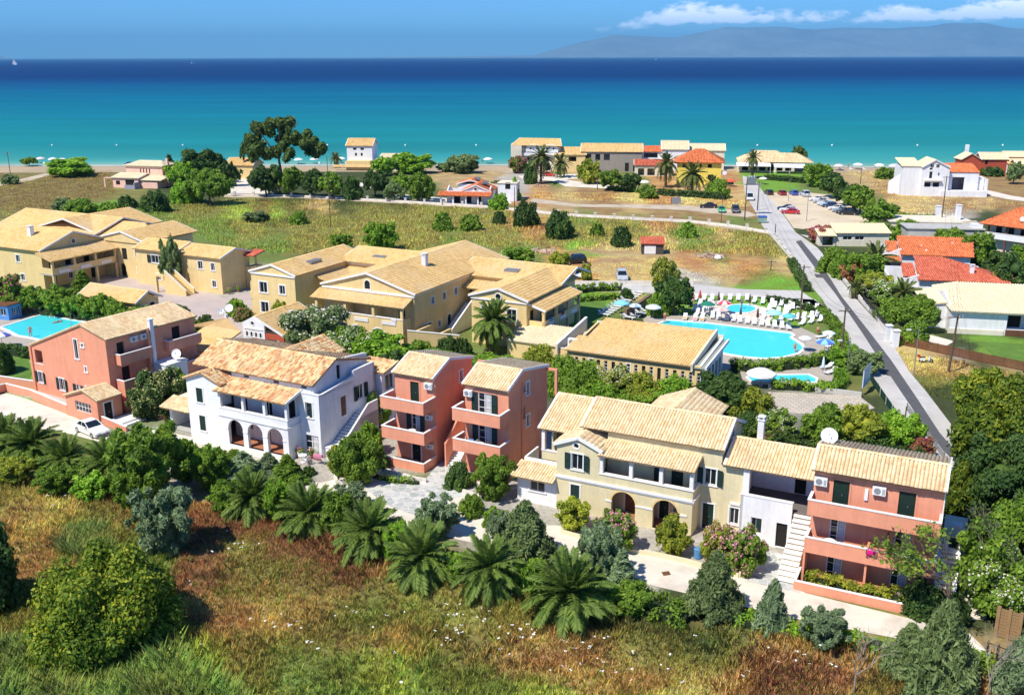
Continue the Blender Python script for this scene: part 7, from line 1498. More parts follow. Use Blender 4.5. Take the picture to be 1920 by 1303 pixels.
block(B,20.5,26,-1,5,0,4.6,M_BRICKRED,f=[W_(2,3,2.4,3.6)],tops=([(0,4.6),(2.7,6.0),(5.5,4.6)],4.6,4.6,4.6));gable(B,20.2,26.4,-1.4,5.4,4.6,6.2,M_TPALE,axis='y',tw=.45,tl=.6);part(B,'chimney',M_WHI,(-2.5,-1.5,8,9,4,8.6))
H=house(1905,330,-4,9,6,3.2,5.0,M_BRICKRED,M_TPALE,'small dark red beach house at the end of the shore row',ops=[W_(1,3,1.0,2.4),W_(4,6,1.0,2.4)])
# field shed
H=Frame('field_shed','small shed with a red roof and white shutter door in the dry field','shed',tuple(G(1203,477,0))[:2],-4);B=H.B
block(B,0,4.2,0,3.2,0,2.1,mat('dark_boards',(.08,.07,.06),rough=.9,var=.2));part(B,'shutter_door',M_TRIM,(.5,2.7,-.08,-.003,.1,1.75));roof(B,[[(-.2,-.3,2.1),(4.5,-.3,2.1),(4.5,3.5,2.9),(-.2,3.5,2.9)]],M_TRED2,tw=.3,tl=.45)
# ================================================================= pools
M_POOL=mat('turquoise_pool_water',(.07,.69,.76),rough=.12,var=.04,scale=.5,spec=.4,bump=.12,bscale=2.5)
def pool(name,label,pts,deck=None,rim=.45,z=.09,deckm=None):
    P=[G(*p)for p in pts];c=sum(P,Vector())/len(P);a=empty(name,label,'swimming pool',(c.x,c.y,0));Q=[(p.x-c.x,p.y-c.y)for p in P];n=len(Q)
    me=bpy.data.meshes.new('water');me.from_pydata([(x,y,z)for x,y in Q],[],[tuple(range(n))]);me.materials.append(M_POOL);me.update()
    if me.polygons[0].normal.z<0:me.flip_normals()
    link('water',me,a);cp=MB();out=[]
    ar=sum(Q[i][0]*Q[(i+1)%n][1]-Q[(i+1)%n][0]*Q[i][1]for i in range(n));sg=1 if ar>0 else-1
    for i in range(n):
        a0,a1,a2=Vector(Q[i-1]),Vector(Q[i]),Vector(Q[(i+1)%n]);d=((a1-a0).normalized()+(a2-a1).normalized()).normalized();out.append(a1+Vector((d.y,-d.x))*rim*sg)
    for i in range(n):
        j=(i+1)%n;cp.hexa([(*Q[i],0),(*Q[j],0),(*out[j],0),(*out[i],0),(*Q[i],z+.08),(*Q[j],z+.08),(*out[j],z+.08),(*out[i],z+.08)])
    cp.build('coping',M_TRIM,a);return a
sheet('pool_deck',[(1215,612),(1250,592),(1290,590),(1500,614),(1545,634),(1572,652),(1560,668),(1470,688),(1380,690),(1345,700),(1300,690)],.05,M_DECK)
sheet('pool_deck',[(1215,612),(1205,600),(1250,560),(1275,560),(1250,592)],.045,M_DECK)
sheet('sun_terrace',[(1300,586),(1330,572),(1410,570),(1460,585),(1440,606),(1360,598)],.05,M_DECKW)
sheet('pool_deck',[(1385,690),(1400,700),(1470,694),(1545,684),(1565,695),(1560,715),(1530,722),(1395,722)],.05,M_DECK)
sheet('pool_deck',[(-60,600),(70,570),(190,590),(215,600),(190,625),(95,655),(10,645),(-60,640)],.05,M_DECK)
pool('swimming_pool','large turquoise swimming pool with a stepped far corner',[(1253,602),(1320,607),(1480,626),(1486,630),(1480,634),(1502,648),(1505,655),(1494,664),(1465,671),(1430,673),(1395,670),(1360,664),(1330,652),(1228,612)])
pool('paddling_pool','small round paddling pool among white loungers',[(1390+27*math.cos(t),580+8*math.sin(t))for t in[i*math.pi/8 for i in range(16)]],rim=.3)
pool('paddling_pool','narrow curved paddling pool between two clipped hedges',[(1402,709),(1420,704),(1470,705),(1515,704),(1530,711),(1528,718),(1470,717),(1410,716)],rim=.3)
pool('swimming_pool','turquoise pool left of the pink house with bathers in it',[(78,592),(178,609),(165,625),(92,642),(60,634),(35,630),(20,622),(4,615)])
def chev():
    m,nt,b=nodes_of('herringbone_paving');N,L=nt.nodes,nt.links;g=N.new('ShaderNodeNewGeometry');w=N.new('ShaderNodeTexBrick');w.inputs['Scale'].default_value=1.0;w.inputs['Brick Width'].default_value=.9;w.inputs['Row Height'].default_value=.42;w.inputs['Mortar Size'].default_value=.035
    w.inputs['Color1'].default_value=(.60,.53,.42,1);w.inputs['Color2'].default_value=(.48,.42,.34,1);w.inputs['Mortar'].default_value=(.28,.24,.19,1)
    mp=N.new('ShaderNodeMapping');mp.inputs['Rotation'].default_value=(0,0,R(35));L.new(g.outputs['Position'],mp.inputs[0]);L.new(mp.outputs[0],w.inputs['Vector']);L.new(w.outputs[0],b.inputs['Base Color']);b.inputs['Roughness'].default_value=.9;return m
sheet('paved_walk',[(1440,735),(1610,742),(1640,765),(1600,780),(1480,775),(1420,800),(1440,760)],.03,chev())
def strip_wall(name,label,pts,h,th,m,cat='wall',cap=None,z=0):
    P=[G(*p)for p in pts];a=empty(name,label,cat,(P[0].x,P[0].y,0));mb=MB();cp=MB()
    for p,q in zip(P[:-1],P[1:]):
        d=(q-p).normalized();n=Vector((-d.y,d.x,0))*th/2;p_,q_=p-P[0],q-P[0]
        for b_,nn,z0,z1 in((mb,n,z,h),)+(((cp,n*1.25,h,h+.07),)if cap else()):
            b_.hexa([(*(p_-nn).xy,z0),(*(q_-nn).xy,z0),(*(q_+nn).xy,z0),(*(p_+nn).xy,z0),(*(p_-nn).xy,z1),(*(q_-nn).xy,z1),(*(q_+nn).xy,z1),(*(p_+nn).xy,z1)])
    mb.build('masonry',m,a)
    if cap:cp.build('coping',cap,a)
    return a,P
strip_wall('low_wall','whitewashed low wall between the side lane and the dirt lot',[(1077,533),(1160,533),(1300,533)],.55,.35,M_KERBW)
strip_wall('retaining_wall','brown stone retaining wall beside the loungers strip',[(1172,596),(1196,583),(1219,566)],1.3,.5,mat('brown_stone',(.22,.14,.09),rough=.95,var=.2,scale=1.5,bump=.4,bscale=5))
strip_wall('planter_wall','grey wall along the foot of the lower hedge by the paved walk',[(1440,728),(1520,733),(1615,745)],.6,.4,M_CONC)
strip_wall('low_wall','white roadside wall below the garden fence',[(1581,527),(1600,550),(1616,568),(1640,596),(1662,625)],.7,.25,M_KERBW)
strip_wall('low_wall','whitewashed kerb wall along the coast lane with square posts',[(420,366),(560,369),(750,379),(920,389),(1060,404),(1200,413),(1290,416),(1380,426),(1440,437),(1458,452),(1480,480),(1498,506)],.45,.3,M_KERBW)
strip_wall('garden_edging','cream edging wall of the flower bed before the yellow villa',[(1052,1000),(1180,1035),(1230,1044)],.35,.2,mat('cream_edge',(.70,.62,.42),var=.06));strip_wall('garden_edging','cream edging wall around the oleander bed',[(1230,1044),(1285,1056),(1385,1083),(1418,1048)],.4,.22,bpy.data.materials['cream_edge'])
strip_wall('garden_edging','white curved edging around the shrubs left of the flagstones',[(622,880),(632,908),(680,905),(718,884),(780,902),(800,905)],.4,.25,M_KERBW);strip_wall('garden_edging','white edging wall round the feathery shrubs',[(845,880),(872,898),(905,915),(900,935),(868,925)],.4,.25,M_KERBW)
pr=None
for i,t in enumerate(np.linspace(440,1436,29)):
    px=float(t);py=float(np.interp(px,[420,560,750,920,1060,1200,1290,1380,1440],[366,369,379,389,404,413,416,426,437]));p=G(px,py)
    if pr is None:pr=empty('stone_post','square whitewashed post standing in the coast lane wall','post',p,0,'posts of the coast lane wall');part(pr,'shaft',M_KERBW,(-.28,.28,-.28,.28,0,1.0));part(pr,'cap',M_KERBW,(-.34,.34,-.34,.34,1.0,1.12))
    else:copy_thing(pr,p)
for i,(px,py)in enumerate([(1451,445),(1459,455),(1466,464),(1474,474),(1482,485),(1490,496)]):copy_thing(pr,G(px,py),None,.8,'short brownish post on the kerb at the bend of the road','posts at the road bend')
# road railings, gate, fences
def fence(name,label,a_px,b_px,h,n,m,post_m,solid=True,cat='fence',post=.09,rails=0,slat='slat',zs=0.06):
    p,q=G(*a_px),G(*b_px);d=q-p;L=d.length;a=empty(name,label,cat,(p.x,p.y,0),math.atan2(d.y,d.x))
    np_=max(2,int(L/2.6));pm=MB().box(-post/2,post/2,-post/2,post/2,0,h+.12).mesh('post',post_m)
    for i in range(np_+1):link('post',pm,a,(L*i/np_,0,0))
    if solid:
        k=max(3,int(h/.22));sm=MB().box(0,L/np_-post,-.015,.015,0,h/k-.03).mesh(slat,m)
        for i in range(np_):
            for j in range(k):link(slat,sm,a,(L*i/np_+post/2,0,zs+h*j/k))
    else:
        rl=MB().box(0,L,-.02,.02,h-.05,h).box(0,L,-.02,.02,.12,.16);rl.build('rail',m,a);bm_=MB().box(-.012,.012,-.012,.012,.16,h-.05).mesh('bar',m)
        for i in range(min(280,int(L/.16))):link('bar',bm_,a,(.08+i*.16,0,0))
    return a
fence('board_fence','brown board fence with posts below the bungalow garden',(1680,645),(1925,697),1.15,0,M_BROWN,M_BROWN)
fence('board_fence','dark green board fence along the road near the billboard',(1630,712),(1684,792),.9,0,mat('dark_green_boards',(.01,.05,.035),rough=.6,var=.15),M_KERBW)
fence('railing','white iron railing on the kerb where the road drops',(1700,770),(1770,862),.8,0,M_METAL,M_METAL,solid=False)
fence('iron_gate','low black iron gate at the end of the driveway',(1849,1232),(1888,1247),1.1,0,M_DMETAL,M_DMETAL,solid=False,cat='gate')
fence('garden_fence','dark iron railing on the low white wall by the road',(1617,570),(1660,623),1.5,0,M_DMETAL,M_DMETAL,solid=False)
fence('wooden_gate','tall brown board gate between thick posts by the dark trees',(1866,1192),(1908,1205),2.1,0,mat('tan_boards',(.30,.19,.09),rough=.9,var=.15),bpy.data.materials['tan_boards'],cat='gate',post=.22)
for i,(px,py)in enumerate([(1664,640),(1678,650)]):
    a=empty('gate_pier',('white gate pier at the roadside end of the low wall','white gate pier where the brown board fence begins')[i],'pier',G(px,py));part(a,'shaft',M_WHI,(-.35,.35,-.35,.35,0,2.2));part(a,'cap',M_TRIM,(-.45,.45,-.45,.45,2.2,2.32))
a=empty('driveway_gate','white boarded gate between two white piers','gate',G(1664,642),math.radians(-55));part(a,'gate_panel',M_WHI,(.35,1.5,-.05,.05,.2,1.9));part(a,'gate_frame',M_TRIM,(.3,1.55,-.08,-.051,.2,.32),(.3,1.55,-.08,-.051,1.8,1.92))
for i,(px,py)in enumerate([(1757,414),(1795,412)]):
    a=empty('gate_pier',('slim white gate pier near the tall pole','white gate pier beside the dry plot')[i],'pier',G(px,py));part(a,'shaft',M_WHI,(-.5,.5,-.5,.5,0,3.4));part(a,'cap',M_TRIM,(-.6,.6,-.6,.6,3.4,3.55))
strip_wall('garden_wall','low cream wall with brick piers along the yard behind the gate piers',[(1742,420),(1790,425),(1830,424)],1.2,.4,M_CRM)
a=empty('billboard','pale blue and white billboard on two posts by the hedge corner','billboard',G(1622,735),R(58));part(a,'panel',mat('pale_blue_panel',(.50,.62,.72),rough=.5,var=.05),(-1.7,1.7,-.05,.05,1.0,3.1));part(a,'panel_frame',M_METAL,(-1.75,1.75,-.07,.07,.95,1.0),(-1.75,1.75,-.07,.07,3.1,3.15));part(a,'post',M_METAL,(-1.4,-1.3,.05,.15,0,3.0));part(a,'post',M_METAL,(1.3,1.4,.05,.15,0,3.0))
# ---- poles and wires
PO={}
def P_(k,*a,**kw):PO[k]=pole(*a,**kw)
P_('a',1778,700,590,'dark leaning utility pole on the scrubby plot near the scooter',r=.17,lean=.3);P_('b',1576,678,578,'utility pole at the left road edge by the curved hedge',r=.15)
P_('c',1499,606,497,'utility pole among the loungers behind the large pool',r=.15);P_('d',1453,443,420,'short thick post beside the bend of the road',arms=0)
P_('e',1396,414,337,'wooden mast carrying the left side of the transformer frame',arms=0,r=.16);P_('f',1420,395,340,'wooden mast carrying the right side of the transformer frame',arms=0,r=.16)
P_('g',1410,335,279,'tall dark pole beside the palm at the tavern',arms=1,r=.16);P_('h',620,428,292,'tall thin pole in the green meadow',arms=0,r=.11);P_('i',20,330,285,'utility pole with crossarms on the shore at the far end',arms=2)
P_('j',965,415,350,'slender pole between two dark field bushes',arms=0);P_('k',1478,378,336,'thin lamp pole among the parked cars',arms=0,r=.09,m=M_METAL,name='lamp_post',cat='lamp post',group='lamp posts');P_('l',1512,415,362,'grey lamp post at the near edge of the sandy car park',arms=0,lamp=True,r=.09,m=M_METAL,name='lamp_post',cat='lamp post',group='lamp posts')
P_('m',1764,425,330,'tall utility pole behind the gate piers',r=.15);P_('n',1613,345,318,'small pole on the dry beach plot',arms=0);P_('o',1713,702,612,'thin lamp post with a white base on the scrubby plot',arms=0,lamp=True,r=.07,m=M_METAL,name='lamp_post',cat='lamp post',group='lamp posts')
P_('p',1588,698,632,'grey street lamp next to the curved hedge',arms=0,lamp=True,r=.07,m=M_METAL,name='lamp_post',cat='lamp post',group='lamp posts');P_('q',1120,356,322,'wooden pole in front of the grey stone beach house',arms=0);P_('r',1445,508,488,'low frame post on the mown plot',arms=1,r=.1);P_('s',1352,418,368,'thin pole between the coast lane and the green car',arms=0,r=.09)
P_('t',1694,812,762,'brown post standing at the head of the white railing',arms=0,r=.1)
def top(k,dx=0.0):a,p,h=PO[k];return(p.x+dx,p.y,h-.2)
wires=[('b','c'),('b','a'),('c','f'),('f','g'),('e','g'),('c','r'),('m','a')]
for i,(u,v)in enumerate(wires):
    for dx in(-.5,.5):wire(top(u,dx),top(v,dx),1.2,'thin dark overhead wire strung between two poles')
a=empty('transformer','blue grey transformer box on a platform between two masts','transformer',G(1408,404));part(a,'tank',M_METAL,(-1.4,.6,-.5,.5,7.6,9.2));part(a,'platform',M_METAL,(-2.0,2.0,-.6,.6,7.35,7.5));part(a,'bushings',M_WPLAS,*[(x-.08,x+.08,-.08,.08,9.2,9.6)for x in(-1,-.4,.2)])
# ---- vehicles
def at(px,py):return G(px,py)
car(at(173,812),R(-38),'white saloon car parked on the pale driveway in front of the tiled porch',(.80,.80,.80),'sedan')
CARS=[(1441,365,95,'black car at the far edge of the sandy car park',(.02,.02,.025),'hatch'),(1466,366,92,'dark red car in the far line of the car park',(.30,.02,.03),'hatch'),(1488,366,92,'bright blue car in the far line of the car park',(.03,.10,.45),'hatch'),(1509,368,90,'pale blue white van in the far line of the car park',(.55,.62,.70),'suv'),
 (1474,394,160,'dark saloon behind the white and red cars in mid car park',(.03,.03,.05),'sedan'),(1478,397,160,'white car squeezed beside the red one in mid car park',(.75,.75,.75),'sedan'),(1482,401,160,'bright red car in the middle of the sandy car park',(.50,.02,.03),'sedan'),
 (1532,377,165,'first white car in the slanting row under the trees',(.78,.78,.8),'sedan'),(1540,381,165,'silver car second in the slanting row',(.45,.47,.5),'sedan'),(1553,387,165,'pale blue car squeezed into the slanting row',(.45,.55,.65),'sedan'),(1584,401,165,'dark grey car next to the black estate',(.06,.06,.07),'sedan'),(1548,385,165,'grey white car third in the slanting row',(.65,.66,.68),'sedan'),(1558,389,165,'dark blue car in the middle of the slanting row',(.03,.05,.13),'sedan'),(1569,394,165,'white car between two dark ones in the slanting row',(.78,.78,.78),'sedan'),(1577,398,165,'silver blue car near the end of the slanting row',(.3,.36,.45),'sedan'),(1590,403,165,'black estate car closing the slanting row',(.02,.02,.03),'suv'),
 (1328,390,175,'black estate car on the dirt track',(.02,.02,.035),'sedan'),(1353,398,262,'bright green small car facing the meadow',(.04,.42,.20),'hatch'),(1379,398,262,'dark car with pale bonnet on the dirt track',(.06,.06,.08),'suv'),
 (1030,331,-10,'red car under the palms at the beach house',(.55,.04,.03),'hatch'),(246,311,-5,'blue car on the shore road',(.03,.10,.40),'sedan'),(1077,494,200,'black off-road car behind the bush on the dirt lot',(.02,.02,.02),'suv'),(1088,520,262,'white car half hidden behind the bush on the dirt lot',(.72,.74,.75),'hatch'),(1166,525,268,'silver blue car parked on the dirt lot facing the lane',(.48,.52,.57),'suv'),(1262,520,285,'grey white car behind the yellow flowering tree',(.6,.62,.65),'hatch'),
 (1405,375,262,'white van beneath the transformer',(.70,.72,.74),'van')]
for px,py,deg,lb,c,k in CARS:car(at(px,py),R(deg),lb,c,k,'parked cars')
def scooter(loc,rz):
    a=empty('scooter','white scooter with a red top box parked on dry grass','scooter',loc,rz);s=M_WPLAS;M_SR=canvas((.5,.03,.03))
    for x,nm in((-.62,'rear_wheel'),(.62,'front_wheel')):
        w=MB().tube((x,-.05,.25),(x,.05,.25),.25,n=14).build('wheel',M_BLACK,a);MB().tube((x,-.055,.25),(x,.055,.25),.12,n=10).build('rim',M_RIM,w)
    MB().hexa([(-.8,-.15,.35),(-.2,-.17,.3),(-.2,.17,.3),(-.8,.15,.35),(-.85,-.12,.68),(-.15,-.14,.66),(-.15,.14,.66),(-.85,.12,.68)]).build('body',s,a);part(a,'footboard',M_BLACK,(-.2,.3,-.16,.16,.24,.3))
    MB().hexa([(.28,-.18,.28),(.36,-.18,.28),(.36,.18,.28),(.28,.18,.28),(.42,-.2,.85),(.5,-.14,.85),(.5,.14,.85),(.42,.2,.85)]).build('leg_shield',s,a);MB().tube((.62,0,.25),(.42,0,1.0),.03,n=6).build('fork',M_METAL,a);MB().tube((.42,-.3,1.0),(.42,.3,1.0),.018,n=5).build('handlebar',M_DMETAL,a)
    part(a,'seat',M_BLACK,(-.8,-.12,-.13,.13,.68,.76));part(a,'top_box',M_SR,(-1.1,-.78,-.18,.18,.74,1.0));part(a,'front_fender',s,(.48,.8,-.07,.07,.48,.54));part(a,'headlight',M_LAMP,(.46,.52,-.07,.07,.86,.96))
scooter(at(1736,680),R(-5))
a=empty('waste_container','green wheeled container with a blue lid at the junction','bin',at(1429,418));part(a,'tub',mat('pale_green_plastic',(.25,.38,.30),var=.06),(-.9,.9,-.6,.6,.2,1.3));part(a,'lid',mat('blue_plastic',(.05,.12,.45)),(-.95,.95,-.65,.65,1.3,1.6));part(a,'wheels',M_BLACK,(-.8,-.6,-.5,.5,0,.2),(.6,.8,-.5,.5,0,.2))
a=empty('litter_bin','round blue bin on the kerb before the yellow villa','bin',at(1308,1046));MB().lathe([(.25,0),(.3,.1),(.31,.7),(.27,.75)],12).build('tub',mat('sky_blue_plastic',(.10,.28,.55),rough=.5),a);MB().lathe([(.33,.75),(.33,.8),(.2,.84)],12).build('lid',bpy.data.materials['sky_blue_plastic'],a)
a=empty('water_tank','pale boxy tank standing on the dry plot','tank',at(1267,383));part(a,'tank_body',M_METAL,(-1.2,1.2,-.7,.7,0,1.7));part(a,'end_panel',M_BRICKRED,(-1.3,-1.21,-.7,.7,0,1.7))
for i,(px,py,n,lb)in enumerate(((1012,472,60,'heap of rubble stones at the edge of the meadow'),(1325,482,40,'low heap of broken concrete behind the dirt lot'),(1010,350,26,'row of pale boulders before the palm drive'))):
    mb=MB();r_=random.Random(i)
    for k in range(n):
        x,y=r_.gauss(0,1.6),r_.gauss(0,.8);s_=r_.uniform(.15,.45);z=max(0,.9-.4*math.hypot(x,y*2))*r_.random();mb.hexa([(x+sx*s_*r_.uniform(.6,1),y+sy*s_*r_.uniform(.6,1),z+zz*s_)for zz in(0,1)for sx,sy in((-1,-1),(1,-1),(1,1),(-1,1))])
    o=mb.build('rubble',mat('rubble_stone',(.52,.38,.27),rough=.95,var=.15,island=.3),None,loc=at(px,py));tag(o,lb,'rubble',kind='stuff')
o=MB().lathe([(.5,0),(.75,.2),(.6,.6),(.2,.8)],7).build('boulder',M_TRIM,None,loc=at(1346,486));tag(o,'single white boulder on the ochre lot','boulder')
# ---- loungers: rows
def row(a,b,n,rz,label,back=40,tw=None,group='sun loungers'):
    for i in range(n):
        t=i/max(1,n-1);p=G(a[0]+(b[0]-a[0])*t,a[1]+(b[1]-a[1])*t);p.z=.05;lounger(p,R(rz+rnd.uniform(-5,5)),label,back,group,None)
row((92,586),(205,604),14,-27+30,'white sun lounger in the line between the left pool and the parasols',25)
row((1143,594),(1207,552),12,66,'white sun lounger in the slanting line above the brown stone wall',40);row((1190,600),(1222,588),4,60,'white lounger in the shade below the brown stone wall',30)
row((1292,577),(1345,574),4,-20,'white sun lounger on the grass right of the dark tree',50);row((1302,566),(1400,566),7,-15,'white sun lounger in the rearmost line by the side lane',50);row((1412,570),(1530,585),8,-22,'white sun lounger in the line along the rear hedge',50)
row((1335,600),(1480,621),12,-12,'white sun lounger facing the far edge of the large pool',50);row((1300,586),(1330,583),4,-20,'white sun lounger in the middle line on the grass',50);row((1305,594),(1345,592),4,-18,'white sun lounger between green parasol and terrace',50);row((1430,600),(1500,578),6,-20,'white sun lounger in the double column left of the utility pole',45);row((1480,604),(1540,596),6,-28,'white sun lounger in the packed corner on the grass',45);row((1425,592),(1450,580),3,-25,'white sun lounger in the first column beside the teal parasol',45);row((1460,606),(1478,585),4,-25,'white sun lounger in the packed column beside the utility pole',45);row((1500,612),(1535,606),3,-30,'white sun lounger on the grass by the corner hedge',45)
row((1530,636),(1552,660),5,-75,'white sun lounger by the round end of the large pool',35);row((1540,694),(1548,704),2,-60,'white lounger next to the narrow paddling pool',35)
for i,(px,py,c,lb)in enumerate([(1283,603,(.8,.42,.12),'orange towel on a lounger at the pool edge'),(1302,605,(.85,.3,.25),'coral towel on a lounger at the pool edge'),(1315,606,(.8,.35,.08),'orange and blue towel on the lounger nearest the green parasol')]):lounger(G(px,py)+Vector((0,0,.05)),R(-15),('dark framed lounger under an orange towel','dark framed lounger under a coral towel','dark framed lounger under an orange and blue towel')[i],40,'loungers with towels',(c,lb))
PS=[(1165,590,(.22,.62,.78),None,1.5,'sky blue parasol above the slanting loungers'),(1224,598,(.62,.68,.74),None,1.5,'pale grey parasol in front of the dark tree'),(1326,592,(.02,.20,.13),None,1.4,'dark green parasol by the sun terrace'),(1357,590,(.75,.06,.10),(.8,.7,.7),1.3,'red and white parasol by the paddling pool'),(1352,603,(.72,.62,.55),(.6,.4,.38),1.4,'faded floral parasol at the pool edge'),(1333,590,(.75,.35,.38),(.8,.75,.75),1.1,'pink striped parasol beside the green one'),
 (1450,609,(.35,.68,.66),None,1.5,'pale teal parasol by the pool steps'),(1478,616,(.12,.50,.50),None,1.3,'deep teal parasol beside the utility pole'),(1545,666,(.10,.16,.62),(.25,.6,.7),1.5,'blue and violet parasol at the round pool end'),(1508,660,(.72,.72,.78),None,1.1,'pale lilac parasol on the pool rim'),(1552,650,(.55,.7,.75),(.8,.8,.8),1.1,'light striped parasol at the hedge by the pool end'),(1426,724,(.82,.82,.82),None,2.2,'very large white parasol at the narrow paddling pool'),(5,652,(.12,.12,.5),(.8,.8,.8),1.6,'blue, red and white parasol at the left pool'),(580,604,(.02,.35,.20),None,1.3,'green parasol in the garden before the hotel veranda'),(1190,596,(.75,.78,.82),(.3,.45,.75),1.2,'blue patterned parasol leaning below the stone wall'),(1430,346,(.8,.8,.8),None,1.6,'white parasol at the tavern road'),(1208,352,(.8,.78,.72),None,2.0,'white parasol on the tavern terrace'),(1369,350,(.75,.12,.05),None,2.0,'orange red parasol in the hotel garden')]
for px,py,c,c2,r_,lb in PS:parasol(G(px,py),lb,c,r_*.78,2.2,c2)
for i in range(6):px=107+i*19.2;closed_parasol(G(px,583+i*3.4),'closed white parasol in the line behind the left pool')
for px,py,lb in((328,652,'closed white parasol left of the archway by the golden roof'),(352,652,'closed white parasol right next to the golden roof'),(1542,703,'closed pale blue parasol between the clipped hedges')):closed_parasol(G(px,py),lb,(.62,.78,.86))
for px,py,lb in((1312,566,'closed red parasol near the rear loungers'),(1347,570,'closed dark parasol left in the rear line'),(1405,574,'closed maroon parasol in the rear line'),(1388,600,'closed navy and red parasol by the terrace'),(1420,602,'closed dark red parasol at the pool edge')):closed_parasol(G(px,py),lb,(.10,.03,.04)if not lb.startswith('closed red')else(.6,.05,.05),1.9,'closed dark parasols')
# beach: parasols, loungers, bathers, buoys, boats
for i,px in enumerate([77,100,118,640,668,700,690,915,1572,1608,1648,1675,1690,590,560,742]):
    p=G(px,306+(12 if px>1500 else 0)+i%3);parasol(p,'white beach parasol on the sand' if i%4 else 'dusty pink beach parasol on the sand',(.8,.8,.8)if i%4 else(.75,.6,.6),1.7,2.2,None,'parasols along the beach')
for i,px in enumerate([82,108,600,650,680,710,1580,1600,1625,1660,1682]):lounger(G(px,309+(11 if px>1500 else 0)),R(20),'white lounger on the beach',30,'loungers along the beach')
ppl=[(1075*0+1246,607,'stand','bather standing at the far corner of the large pool',(.5,.05,.05)),(1300,571,'stand','person in red shorts near the side lane',(.6,.03,.03)),(1363,598,'sit','sunbather sitting by the floral parasol',(.3,.05,.3)),(1390,580,'stand','child standing in the round paddling pool',(.1,.1,.5)),(133,590,'lie','sunbather in red lying by the left pool',(.6,.05,.05)),(98,608,'lie','swimmer floating on a lilo in the left pool',(.1,.1,.1)),(58,634,'stand','person in pink by the plants at the left pool',(.8,.2,.4)),(1490,660,'sit','bather sitting on the rim at the round end of the pool',(.1,.1,.1)),(1533,628,'sit','person in a red top on a lounger near the hedge corner',(.6,.03,.05))]
for px,py,po,lb,w in ppl:p=G(px,py);p.z={'lie':-.28 if px<110 else .05}.get(po,.08);person(p,rnd.uniform(-1,3),lb,po,w)
for i,px in enumerate([60,96,560,745,905,1590,1640,1700,1550]):p=G(px,307+(9 if px>1500 else 0));person(p,rnd.uniform(0,6),'bather standing on the beach','stand',(.2,.05,.05),group='bathers on the beach')
bu=None
for i,px in enumerate([98,219,343,490,614,760,893,1024,1150,1275,1420,1560,1720,1880]):
    p=G(px,274);mb=MB().lathe([(.05,-.3),(.32,0),(.4,.3),(.28,.6),(.05,.75)],8)
    if bu is None:bu=mb.build('buoy',M_TRIM,None,loc=p);tag(bu,'white mooring buoy in the line off the beach','buoy','buoys off the beach')
    else:c=bu.copy();COL.objects.link(c);c.location=p
def boat(px,py,label,s):
    p=G(px,py);a=empty('sailing_boat',label,'boat',p,rnd.uniform(0,1),'boats near the horizon');a.scale=(s,)*3
    MB().hexa([(-5,-.8,0),(4,-.9,0),(4,.9,0),(-5,.8,0),(-5.5,-1.5,1.4),(6.5,-.2,1.8),(6.5,.2,1.8),(-5.5,1.5,1.4)]).build('hull',M_TRIM,a);MB().tube((0,0,1),(0,0,14),.12).build('mast',M_METAL,a)
    MB().extrude([(-4.5,0,2.2),(-.2,0,2.2),(-.2,0,13.5)],(0,.05,0)).build('mainsail',M_TRIM,a);MB().extrude([(.2,0,2.0),(6,0,2.0),(.2,0,12)],(0,.05,0)).build('jib',M_TRIM,a);part(a,'cabin',M_TRIM,(-3,2,-.7,.7,1.5,2.3))
boat(361,120,'white sailing boat near the horizon, off the tall shore tree',2.2);boat(1230,113,'white sailing boat on the horizon under the cloud bank',3.0);boat(27,122,'white boat at the edge of the sea under the far cape',2.4)
# flower pots on the white villa's patio and along the hotel wall
for i,(px,py,lb,fm)in enumerate([(562,858,'potted plants with orange flowers at the patio door',B_PINK if 'B_PINK' in globals()else None),(584,860,'tall potted plant beside the drying rack',None),(430,552,'flower pots along the hotel end wall',None),(447,548,'flower pots nearest the rear steps of the hotel',None)]):
    a=empty('potted_plant',lb,'plant',G(px,py));MB().lathe([(.14,0),(.2,.3),(.22,.34)],10).build('pot',M_FLOOR,a)
    V,Fc=leaves(np.array([(0,0,.6),(.15,.1,.8),(-.15,0,.75)]),np.array([.3,.25,.25]),160,.14);link('crown',np_mesh('crown',V,Fc,L_BRI),a)
    V,Fc=leaves(np.array([(0,0,.9)]),np.array([.35]),25,.12);link('blossom',np_mesh('blossom',V,Fc,B_PINK),a)
# ================================================================= planting
K={'M':L_MID,'B':L_BRI,'D':L_DRK,'Y':L_YEL,'O':L_OLV,'U':L_BLU,'T':L_TIP,'E':L_EUC,'R':L_RED,'W':L_REED}
FL={'p':B_PINK,'m':B_MAG,'w':B_WHITE,'y':B_YEL}
SH={'d':'dome','b':'ball','o':'open','c':'cone','f':'fir','h':'feather','l':'loose'}
